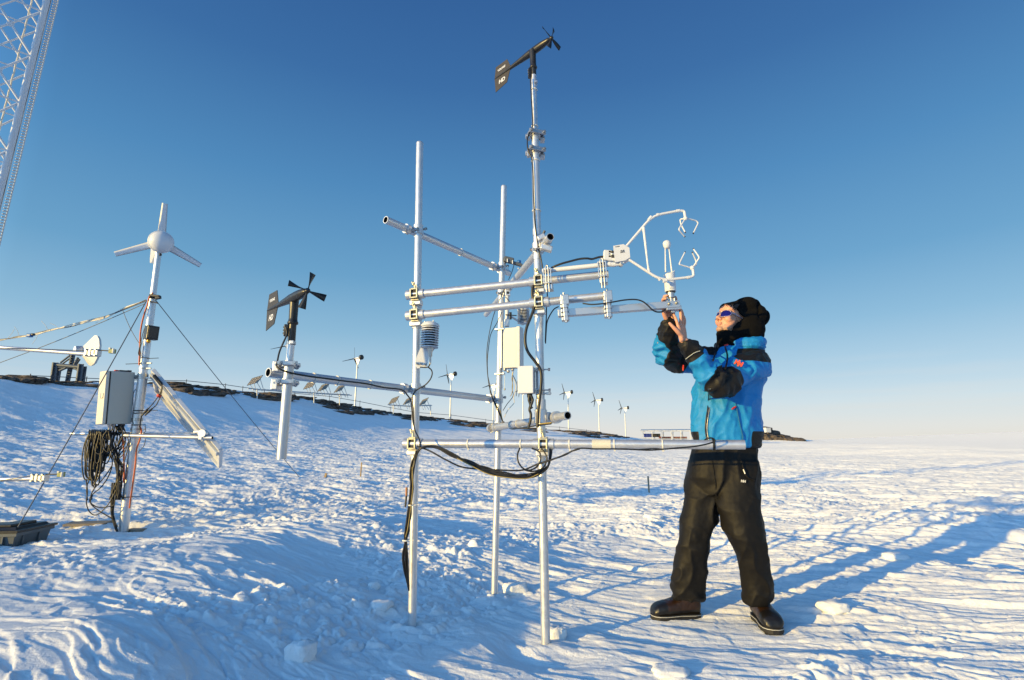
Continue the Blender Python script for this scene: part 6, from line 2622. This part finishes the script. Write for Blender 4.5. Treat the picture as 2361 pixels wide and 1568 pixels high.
# mouth line, brows and fringe
for (nm, pts, r, m_) in [('brow', [hd(.091, .012, .021), hd(.090, .03, .026), hd(.078, .048, .022)], .0045, 'hair'), ('brow', [hd(.091, -.012, .021), hd(.090, -.03, .026), hd(.078, -.048, .022)], .0045, 'hair')]:
    mb = MB()
    mb.tube(spline(pts, 4), [r * .7] + [r] * 7 + [r * .4], 6)
    mb.obj(nm, m_, man)
mb = MB()
rgh = random.Random(5)
for k in range(46):
    l = rgh.uniform(-.045, .074)
    f0 = .102 - abs(l) ** 1.6 * 3.2
    p0 = hd(f0 - .012, l, .085)
    p2 = hd(f0 + .004 + rgh.uniform(-.002, .003), l + rgh.uniform(-.006, .010), .062 + rgh.uniform(-.012, .006) - max(0, l - .04) * .9)
    mb.tube([p0, lerp(p0, p2, .5) + HF * .006, p2], [.0026, .0024, .0008], 5)
mb.obj('hair', 'hair', man)

# sunglasses: two purple mirrored lenses, clear frame, arm back to the temple
M['lens'] = mat('purple_mirror_lens', (.022, .012, .20), .07, .6, coat=.8)
M['clearframe'] = mat('clear_grey_frame', (.34, .27, .33), .15, coat=.6, spec=.7)
sg = None


def gl(f_, l, u):
    return hd(f_, l, u)


def wrap(l):
    return .104 - 5.2 * l * l - .6 * max(0, abs(l) - .045)


mb = MB()
lens_rings = []
sgo = thing('sunglasses_root', None, None)
bpy.data.objects.remove(sgo)
mbf = MB()
for s in (-1, 1):
    ol = []
    for k in range(28):
        a = 2 * math.pi * k / 28
        cx_, su = math.cos(a), math.sin(a)
        l = .034 + .0300 * (abs(cx_) ** .75) * (1 if cx_ > 0 else -1)
        u = -.003 + .0245 * (abs(su) ** .8) * (1 if su > 0 else -1) + .004 * cx_
        ol.append((l * s, u))
    ring = [gl(wrap(l), l, u) for l, u in ol]
    mbf.tube(ring, .0026, 8, closed=True)
mbf.tube([gl(wrap(-.006) + .001, -.007, .006), gl(wrap(0) + .002, 0, .008), gl(wrap(.006) + .001, .007, .006)], .0032, 8)
frame_o = mbf.obj('sunglasses', 'clearframe', man)
for s in (-1, 1):
    mb = MB()
    rr = []
    for q in (1.0, .8, .55, .25, .02):
        ring = []
        for k in range(28):
            a = 2 * math.pi * k / 28
            cx_, su = math.cos(a), math.sin(a)
            l = s * (.034 + .0293 * q * (abs(cx_) ** .75) * (1 if cx_ > 0 else -1))
            u = -.003 + q * (.0238 * (abs(su) ** .8) * (1 if su > 0 else -1) + .004 * cx_)
            ring.append(gl(wrap(l) + .0022 * (1 - q * q), l, u))
        rr.append(ring)
    mb.loft(rr, 0, True, True)
    mb.obj('lens', 'lens', frame_o)
    mb = MB()
    mb.tube([gl(wrap(.062) - .001, s * .064, .006), gl(.062, s * .0735, .007), gl(.02, s * .080, .004), gl(-.03, s * .082, -.002)], [.0042, .0042, .0034, .0028], 8)
    mb.obj('temple_arm', 'clearframe', frame_o)

# black fleece hood hat with face opening
Hb = [ball(hd(-.02, 0, .042), (.110, .094, .108), HR), ball(hd(.0, 0, -.05), (.088, .086, .100), HR), ball(hd(-.075, 0, .055), (.115, .090, .098), HR),
      ball(at(1744, 729, 3.27), (.082, .078, .078)), ball(hd(.040, 0, .078), (.056, .070, .030), HR), ball(at(1722, 706, 3.28), (.085, .08, .062))]
Hb += limb([hd(-.03, 0, .0), at(1722, 752, 3.27), at(1712, 780, 3.28), at(1706, 806, 3.28)], [.088, .108, .112, .115])
Hb += limb([hd(.02, 0, -.09), at(1682, 782, 3.24), at(1690, 800, 3.25)], [.066, .075, .085])
v, no, f = remesh(Hb, .006, 16, .6)
hv = (v - np.array(HEAD)) @ np.array(HR)
nz = perlin(hv[:, 1] * 10, hv[:, 2] * 10, 82)
d = perlin(v[:, 0] * 9 + v[:, 1] * 5, v[:, 2] * 11, 80) * .006 + perlin(v[:, 0] * 24, v[:, 2] * 22 + v[:, 1] * 18, 81) * .0022
# two soft pleats over the crown and slack folds round the neck
for f0 in (-.055, -.125):
    d -= .014 * np.exp(-((hv[:, 0] - f0 - .25 * (hv[:, 2] - .1) + .02 * nz) / .009) ** 2) * sstep(.0, .06, hv[:, 2])
d += .007 * np.sin(v[:, 2] * 105 + v[:, 0] * 26 + nz * 5) * sstep(1.72, 1.63, v[:, 2])
d *= sstep(.06, .0, hv[:, 0]) * .85 + .15
v = v + no * d[:, None]
hv = (v - np.array(HEAD)) @ np.array(HR)
fh = np.array([hv[list(q)].mean(0) for q in f])
lo_ = np.where(fh[:, 2] > 0, .010 + .62 * fh[:, 2], .010 - .34 * fh[:, 2])
opn = (fh[:, 0] > lo_) & (fh[:, 2] < .060 - .2 * np.clip(np.abs(fh[:, 1]) - .03, 0, 1)) & (fh[:, 2] > -.122) & (np.abs(fh[:, 1]) < .12)
f2 = [q for q, o_ in zip(f, opn) if not o_]
M['fleece'] = mat('black_fleece', (.006, .0057, .0055), .95, noise=.3, nscale=40, bump=.5, bscale=240, spec=.1)
hood = quads('fleece_hat', v, f2, ['fleece'], None, man)
sd_ = hood.modifiers.new('thick', 'SOLIDIFY')
sd_.thickness = .009
sd_.offset = -1

# --- jacket


def rows_loft(rows, Yf, ratio, n=28, tw=None):
    """closed body of horizontal rings; rows: (py, left px, right px[, dY]); ratio: depth over width"""
    mb = MB()
    rings = []
    for row in rows:
        py, x0, x1 = row[:3]
        Yc = Yf + (row[3] if len(row) > 3 else 0)
        a, b = at(x0, py, Yc), at(x1, py, Yc)
        c = (a + b) / 2
        hw = (b - a).length / 2
        ax_ = (b - a).normalized()
        # widen slightly: the silhouette of a round body is seen in front of its centre line
        ay = Vector((-ax_.y, ax_.x, 0))
        rings.append([c + ax_ * hw * math.copysign(abs(math.cos(t)) ** .86, math.cos(t)) + ay * hw * ratio * math.copysign(abs(math.sin(t)) ** .86, math.sin(t))
                      for t in [2 * math.pi * j / n for j in range(n)]])
    mb.loft(rings)
    return mb


Jk = [rows_loft([(1028, 1604, 1747), (1012, 1600, 1750), (985, 1595, 1753), (946, 1597, 1747), (900, 1602, 1755), (868, 1610, 1764), (840, 1618, 1766), (818, 1636, 1760), (803, 1655, 1750), (792, 1662, 1748)], 3.26, .70)]
Jk += limb([lerp(J['chest'], J['shL'], .55) + Vector((0, 0, .02)), J['shL'] + Vector((.0, 0, -.015)), lerp(J['shL'], J['elL'], .55) + Vector((0, 0, -.005)), J['elL'] + Vector((.01, 0, -.012)), lerp(J['elL'], J['wrL'], .5), J['wrL'] + (J['elL'] - J['wrL']) * .10],
           [.085, .088, .090, .086, .066, .050], 20)
Jk += limb([lerp(J['chest'], J['shR'], .55), J['shR'] + Vector((0, 0, -.01)), lerp(J['shR'], J['elR'], .55) + Vector((0, 0, -.03)), J['elR'] + Vector((0.01, 0, -.012)), lerp(J['elR'], J['wrR'], .5), J['wrR'] + (J['elR'] - J['wrR']) * .02],
           [.09, .09, .080, .074, .064, .050], 20)
# hood collar lying round the neck
for k in range(15):
    a0_, a1_ = 2 * math.pi * k / 15, 2 * math.pi * (k + 1.2) / 15

    def cl_(a):
        c = at(1706, 799, 3.28)
        return c + FWD * .105 * math.cos(a) + LFT * .128 * math.sin(a) + Vector((0, 0, -.012 * math.cos(a) + .014))
    Jk += limb([cl_(a0_), cl_((a0_ + a1_) / 2), cl_(a1_)], [.038, .040, .038], 10, 2)
v, no, f = remesh(Jk, .0062, 8, .5)


def seg_t(p, a, b):
    a, b = np.array(a), np.array(b)
    d = b - a
    t = ((p - a) @ d) / (d @ d)
    q = a + np.clip(t, 0, 1)[:, None] * d
    return t, np.linalg.norm(p - q, axis=1)


def wrinkle(v):
    """cloth folds: rings bunching on the sleeves, long drapes on the trunk"""
    d = np.zeros(len(v))
    for s, w_ in (('L', 1), ('R', 1)):
        t1, d1 = seg_t(v, J['sh' + s], J['el' + s])
        t2, d2 = seg_t(v, J['el' + s], J['wr' + s])
        nz = perlin(v[:, 0] * 7, v[:, 2] * 7 + v[:, 1] * 5, 90)
        m1 = (d1 < .125) & (t1 > .05)
        m2 = (d2 < .10) & (t2 > 0)
        d += m1 * .0065 * np.sin(t1 * 26 + nz * 6 + v[:, 2] * 9) * (.3 + .7 * sstep(.2, .9, t1))
        d += m2 * .0065 * np.sin(t2 * 24 + nz * 7) * (1 - .6 * sstep(.3, .7, t2))
    q = v - np.array(J['chest'])
    ll = q @ np.array(LFT)
    dr = perlin(ll * 9 + v[:, 2] * 1.5, v[:, 2] * 2.2, 91)
    tr = np.linalg.norm(q[:, :2], axis=1) < .27
    dr2 = perlin(ll * 16 - v[:, 2] * 6, v[:, 2] * 7, 94)
    rid = lambda n_: (1 - np.abs(n_) * 2.6).clip(0) ** 2
    d += tr * (rid(dr) * .014 + rid(dr2) * .008) * (v[:, 2] < 1.6)
    arms = ~tr
    d += (.35 + .65 * arms) * rid(perlin(v[:, 0] * 11 + v[:, 2] * 7, v[:, 2] * 13 - v[:, 0] * 6 + v[:, 1] * 8, 95)) * .010
    d += perlin(v[:, 0] * 16 + v[:, 1] * 9, v[:, 2] * 16, 92) * .004 + perlin(v[:, 0] * 36, v[:, 2] * 32 + v[:, 1] * 24, 93) * .0022 - .006
    return d


v = v + no * wrinkle(v)[:, None]
fc = v
tL, dL = seg_t(fc, J['elL'], J['wrL'])
tR, dR = seg_t(fc, J['elR'], J['wrR'])
uL, eL = seg_t(fc, J['shL'], J['elL'])
uR, eR = seg_t(fc, J['shR'], J['elR'])
MIN = lambda *a: np.minimum.reduce(a)
lenL, lenR = (J['wrL'] - J['elL']).length, (J['wrR'] - J['elR']).length
wob = .004 * perlin(v[:, 0] * 14, v[:, 2] * 14 + v[:, 1] * 9, 97)
fld = MIN((tL - .66) * lenL + wob, .12 - dL)
fld = np.maximum(fld, MIN((tR - .60) * lenR + wob, .115 - dR))
# elbow patches: outer, lower side of the bend
pe = np.array(J['elL'])
dd = np.linalg.norm((fc - (pe + np.array((.035, -.03, -.012)))) / np.array((.125, .16, .105)), axis=1)
fld = np.maximum(fld, MIN((1 - dd) * .11 + wob, np.maximum((.42 - tL) * lenL, .14 - eL), pe[2] + .085 - fc[:, 2]))
pe = np.array(J['elR'])
dd = np.linalg.norm((fc - (pe + np.array((.06, -.02, -.05)))) / np.array((.085, .2, .085)), axis=1)
fld = np.maximum(fld, (1 - dd) * .09 + wob)
q = fc - np.array(J['neck'])
ll, ff = q @ np.array(LFT), q @ np.array(FWD)
zz = fc[:, 2]
col_r = np.sqrt((ll / 1.15) ** 2 + ff ** 2)
# shoulder yokes: over the top of each shoulder, dropping down at the back
zA, zB = at(1722, 807, 3.2).z, at(1722, 839, 3.12).z
away = (.5 - tL) * lenL
yk = MIN(ll - .055, zA - zz, zz - zB - .30 * np.clip(.10 - ll, 0, 1) + wob, col_r - .10, .27 - ff, away)
yk = np.maximum(yk, MIN(ll - .09, -.01 - ff, zz - zB + .075 + wob, zA - zz, away))
yr = MIN(-.05 - ll, zz - at(1630, 826, 3.3).z + wob, at(1640, 786, 3.3).z - zz, (.3 - uR) * .4, away)
fld = np.maximum(fld, np.maximum(yk, yr))
# black hem at the sides
hem = MIN(at(1670, 995, 3.2).z - zz, np.maximum(MIN(ll - .05, .13 - ff), -.15 - ll) + wob)
fld = np.maximum(fld, hem)
M['jblue'] = mat('blue_shell_fabric', (.012, .225, .56), .55, noise=.10, nscale=9, bump=.25, bscale=160, spec=.3)
M['jblack'] = mat('black_shell_fabric', (.009, .0082, .0075), .62, noise=.2, nscale=12, bump=.3, bscale=160, spec=.2)
jacket = quads('jacket', v, f, ['jblue'], None, man)
at_ = jacket.data.attributes.new('panel', 'FLOAT', 'POINT')
at_.data.foreach_set('value', fld.astype(np.float32))
# the two cloths of the jacket meet along the panel seams stored on the mesh
_m = M['jblue']
N, L = _m.node_tree.nodes, _m.node_tree.links
an = N.new('ShaderNodeAttribute')
an.attribute_name = 'panel'
gt = N.new('ShaderNodeMapRange')
gt.inputs[1].default_value = -.0012
gt.inputs[2].default_value = .0012
L.new(an.outputs['Fac'], gt.inputs[0])
mxj = N.new('ShaderNodeMix')
mxj.data_type = 'RGBA'
src = bsdf(_m).inputs['Base Color'].links[0].from_socket
L.new(src, mxj.inputs[6])
mxj.inputs[7].default_value = (.009, .0082, .0075, 1)
L.new(gt.outputs[0], mxj.inputs[0])
L.new(mxj.outputs[2], bsdf(_m).inputs['Base Color'])
JV, JN = v, no


def on_jacket(px, py, push=.004):
    """point of the jacket surface seen at (px, py), moved outwards"""
    d = np.array(ray(px, py))
    d /= np.linalg.norm(d)
    o = np.array((0, 0, EYE))
    w_ = JV - o
    t = w_ @ d
    r = np.linalg.norm(w_ - t[:, None] * d, axis=1)
    ok = r < .014
    if not ok.any():
        ok = r < r.min() + .004
    i = np.nonzero(ok)[0][np.argmin(t[ok])]
    n_ = JN[i]
    return Vector(o + d * t[i]) + Vector(n_) * push, Vector(n_)


# front zip, its flap edge, pocket zips with red pulls, drawcords
zp = [(1634, 896), (1634, 920), (1632, 945), (1629, 965), (1627, 985), (1628, 1000), (1631, 1016)]
mb = MB()
mb.tube(spline([on_jacket(*p)[0] for p in zp], 5), .0042, 8)
zipo = mb.obj('front_zip', 'black', jacket)
mb = MB()
mb.tube(spline([on_jacket(p[0] + 3.4, p[1], .003)[0] for p in zp], 5), .0022, 6)
mb.obj('zip_teeth', 'zinc', jacket)
mb = MB()
mb.tube(spline([on_jacket(*p, .002)[0] for p in [(1696, 930), (1700, 950), (1705, 975), (1711, 1000), (1712, 1014)]], 5), .0035, 6)
mb.obj('pocket_seam', 'jblue', jacket)
for (nm, a, b) in [('pocket_pull', (1686, 944), (1695, 938)), ('sleeve_pull', (1574, 847), (1571, 857)), ('collar_pull', (1671, 800), (1679, 797))]:
    mb = MB()
    p, q = on_jacket(*a, .012)[0], on_jacket(*b, .008)[0]
    if nm == 'sleeve_pull':
        p = on_jacket(1576, 842, .0)[0]
        q = p + Vector((-.006, -.004, -.034))
    mb.tube([p, lerp(p, q, .5), q], [.0045, .006, .0045], 8)
    mb.obj(nm, 'red', jacket)
for pts in ([(1656, 778), (1652, 796), (1646, 815), (1641, 832)], [(1672, 803), (1678, 822), (1676, 840), (1668, 852)]):
    mb = MB()
    mb.tube(spline([on_jacket(*p, .012)[0] for p in pts], 5), .0048, 7)
    mb.obj('drawcord', 'jblack', jacket)
mb = MB()
mb.tube(spline([on_jacket(*p, .001)[0] for p in [(1581, 828), (1590, 821), (1602, 813), (1614, 809)]], 4), .0018, 6)
mb.obj('cuff_seam', 'greybox', jacket)
# orange-red shoulder emblem
M['emblem'] = mat('orange_red_print', (.75, .10, .03), .5)
p, n_ = on_jacket(1701, 839, .004)
n_ = (n_ * .4 + Vector((-.25, -.9, .2))).normalized()
exv = (Vector((.95, -.25, -.18)) - n_ * n_.dot(Vector((.95, -.25, -.18)))).normalized()
eyv = n_.cross(exv)
for (txt, dx, dy) in [('H', -.009, .006), ('H', .009, -.006)]:
    font_mesh(txt, .034, p + exv * dx + eyv * dy + n_ * .001, exv, eyv, n_, jacket, 'emblem', 'emblem', .35, .002, .003)

# --- trousers
LR = [(1062, 1588, 1668, .02), (1100, 1582, 1665), (1145, 1579, 1661), (1171, 1574, 1655), (1200, 1569, 1648), (1240, 1566, 1634), (1280, 1559, 1630), (1320, 1552, 1628), (1350, 1548, 1624), (1381, 1549, 1620)]
LL = [(1062, 1650, 1742, .02), (1090, 1652, 1748), (1130, 1653, 1746), (1171, 1658, 1751), (1200, 1667, 1757), (1240, 1682, 1761), (1280, 1697, 1767), (1320, 1710, 1773), (1345, 1714, 1781), (1372, 1713, 1779), (1394, 1718, 1772)]
dR_ = np.interp([r[0] for r in LR], [1062, 1240, 1381], [3.31, 3.27, 3.35])
dL_ = np.interp([r[0] for r in LL], [1062, 1240, 1394], [3.23, 3.13, 3.22])
T = [rows_loft([(r[0], r[1], r[2], dd_ - 3.25) for r, dd_ in zip(LR, dR_)], 3.25, .92, 24), rows_loft([(r[0], r[1], r[2], dd_ - 3.25) for r, dd_ in zip(LL, dL_)], 3.25, .92, 24),
     rows_loft([(1008, 1606, 1744), (1030, 1597, 1740), (1062, 1590, 1743), (1100, 1586, 1744), (1130, 1600, 1735), (1150, 1625, 1700)], 3.27, .72)]
v, no, f = remesh(T, .007, 7, .5)
d = np.zeros(len(v))
for s in 'RL':
    t1, d1 = seg_t(v, J['hip' + s], J['knee' + s])
    t2, d2 = seg_t(v, J['knee' + s], J['ank' + s])
    m2 = sstep(-.03, .03, d1 - d2) * sstep(.24, .16, d2)
    m1 = sstep(.03, -.03, d1 - d2) * sstep(.24, .16, d1)
    nz = perlin(v[:, 0] * 6, v[:, 2] * 5, 100)
    rid = lambda n_: (1 - np.abs(n_) * 2.6).clip(0) ** 2
    d += m1 * .012 * rid(perlin(v[:, 0] * 8 - v[:, 2] * 4 + v[:, 1] * 5, v[:, 2] * 2.6 + v[:, 0] * 3, 103))
    d += m2 * (.006 * np.sin(t2 * 23 + v[:, 0] * 18 + nz * 6) * (.2 + .8 * sstep(.6, 1, t2)) + .012 * rid(perlin(v[:, 0] * 9 + v[:, 2] * 5, v[:, 2] * 6 - v[:, 0] * 5 + v[:, 1] * 6, 104)))
d += perlin(v[:, 0] * 24 + v[:, 1] * 12, v[:, 2] * 20, 102) * .003 + perlin(v[:, 0] * 50, v[:, 2] * 44 + v[:, 1] * 20, 105) * .0015 - .005
v = v + no * d[:, None]
M['tblack'] = mat('black_trouser_fabric', (.0085, .0075, .0062), .6, noise=.25, nscale=10, bump=.12, bscale=260, spec=.22)
trousers = quads('trousers', v, f, ['tblack'], None, man)
JV, JN = v, no
mb = MB()
mb.tube(spline([on_jacket(*p, .002)[0] for p in [(1642, 1062), (1646, 1090), (1650, 1120), (1652, 1150)]], 4), .003, 6)
mb.obj('fly_seam', 'jblack', trousers)
mb = MB()
mb.tube(spline([on_jacket(*p, .004)[0] for p in [(1707, 1060), (1714, 1082), (1722, 1100), (1738, 1106)]], 4), .0035, 6)
mb.obj('pocket_edge', 'jblack', trousers)
mb = MB()
a_, b_ = on_jacket(1713, 1083, .008)[0], on_jacket(1717, 1093, .008)[0]
mb.tube([a_, b_], .0035, 6)
mb.obj('zip_pull', 'tie', trousers)
p, n_ = on_jacket(1713, 1110, .006)
exv = (Vector((.95, -.3, -.1)) - n_ * n_.dot(Vector((.95, -.3, -.1)))).normalized()
font_mesh('HH', .018, p + n_ * -.001, exv, n_.cross(exv), n_, trousers, 'paleseal', 'emblem', .1, .001, .001)

# --- boots
M['leather'] = mat('dark_brown_leather', (.027, .013, .0075), .42, noise=.4, nscale=14, bump=.25, bscale=70, rvar=.1)
M['toecap'] = mat('black_leather', (.009, .0078, .0068), .4, noise=.3, nscale=18, bump=.15, bscale=60)
M['sole'] = mat('rubber_sole', (.014, .014, .015), .7, noise=.3, nscale=40)


def boot(heel, ahead, L_=.298, hgt=.17):
    """heel: ground point under the heel; ahead: the way the toe points"""
    ah = Vector((ahead.x, ahead.y, 0)).normalized()
    lf = Vector((-ah.y, ah.x, 0))
    up = Vector((0, 0, 1))
    z0 = heel.z

    def P(a, l, h):
        return Vector((heel.x, heel.y, z0)) + ah * a + lf * l + up * h
    rows = [(.0, .030, .04, .175), (.012, .041, .035, .185), (.05, .046, .035, .19), (.095, .046, .035, .175), (.13, .045, .035, .135), (.17, .049, .035, .118), (.215, .054, .035, .108), (.255, .055, .035, .101), (.285, .052, .035, .092), (.305, .042, .036, .076), (.314, .026, .038, .058)]
    rings = []
    for a, w_, z1, z2 in rows:
        z2 = .035 + (z2 - .035) * 1.12
        w_ = w_ * 1.08
        zc_, hh_ = (z1 + z2) / 2, (z2 - z1) / 2
        rings.append([P(a * L_ / .315, w_ * math.copysign(abs(math.cos(t)) ** .7, math.cos(t)), zc_ + hh_ * math.copysign(abs(math.sin(t)) ** .8, math.sin(t))) for t in [2 * math.pi * j / 20 for j in range(20)]])
    mb = MB()
    mb.loft(rings)
    sh = MB()
    sh.lathe([(.047, 0), (.05, .05), (.052, .10)], P(.055, 0, .13), (ah * -.05 + up), 20)
    v, no, f = remesh([mb, sh], .005, 3)
    dd_ = perlin(v[:, 0] * 30 + v[:, 1] * 18, v[:, 2] * 30, 110) * .003
    v = v + no * dd_[:, None]
    fc_ = np.array([v[list(q)].mean(0) for q in f])
    aa = (fc_ - np.array(heel)) @ np.array(ah)
    zz_ = fc_[:, 2] - z0
    mi_ = np.where((aa > .215) | (zz_ < .068) | (aa < .01), 1, 0)
    bo = quads('boot', v, f, ['leather', 'toecap'], mi_, man)
    ring_of = lambda k, h: [P(a * L_ / .315 * 1.015 - .003, l * k, h) for a, l in
                            [(.0, .02), (.01, .036), (.05, .046), (.10, .044), (.14, .043), (.19, .051), (.24, .056), (.28, .052), (.303, .038), (.316, .015), (.316, -.015), (.303, -.038), (.28, -.052), (.24, -.056), (.19, -.051), (.14, -.043), (.10, -.044), (.05, -.046), (.01, -.036), (.0, -.02)]]
    so = MB()
    so.loft([ring_of(1.0, .014), ring_of(1.04, .018), ring_of(1.05, .034), ring_of(1.0, .043)], 0, True, False)
    so.obj('sole', 'sole', bo)
    rd = MB()
    rr_ = ring_of(1.055, .037)
    rd.tube(rr_, .0016, 6, closed=True)
    rd.obj('welt', 'paleseal', bo)
    for a in (.02, .06, .165, .20, .235, .27, .295):
        tr_ = MB()
        tr_.box(P(a * L_ / .315, 0, .007), (.022, .090 if .1 < a < .28 else .066, .018), Matrix((ah, lf, up)).transposed(), 0, .004)
        tr_.obj('sole_lug', 'sole', bo)
    for i in range(4):
        lc = MB()
        a = .125 + i * .024
        h = .150 - i * .016
        lc.tube(spline([P(a, -.03, h - .012), P(a + .004, 0, h + .006), P(a, .03, h - .012)], 4), .0032, 6)
        lc.obj('lace', 'wood' if i == 0 else 'black', bo)
    return bo


bR = gnd(1612, 1412)
boot(Vector((bR.x, bR.y, zg(bR.x - .15, bR.y) - .014)), Vector((-1, -.10, 0)))
bL = gnd(1744, 1418)
boot(Vector((bL.x, bL.y, zg(bL.x + .02, bL.y - .15) - .014)), Vector((-.10, -1, 0)))
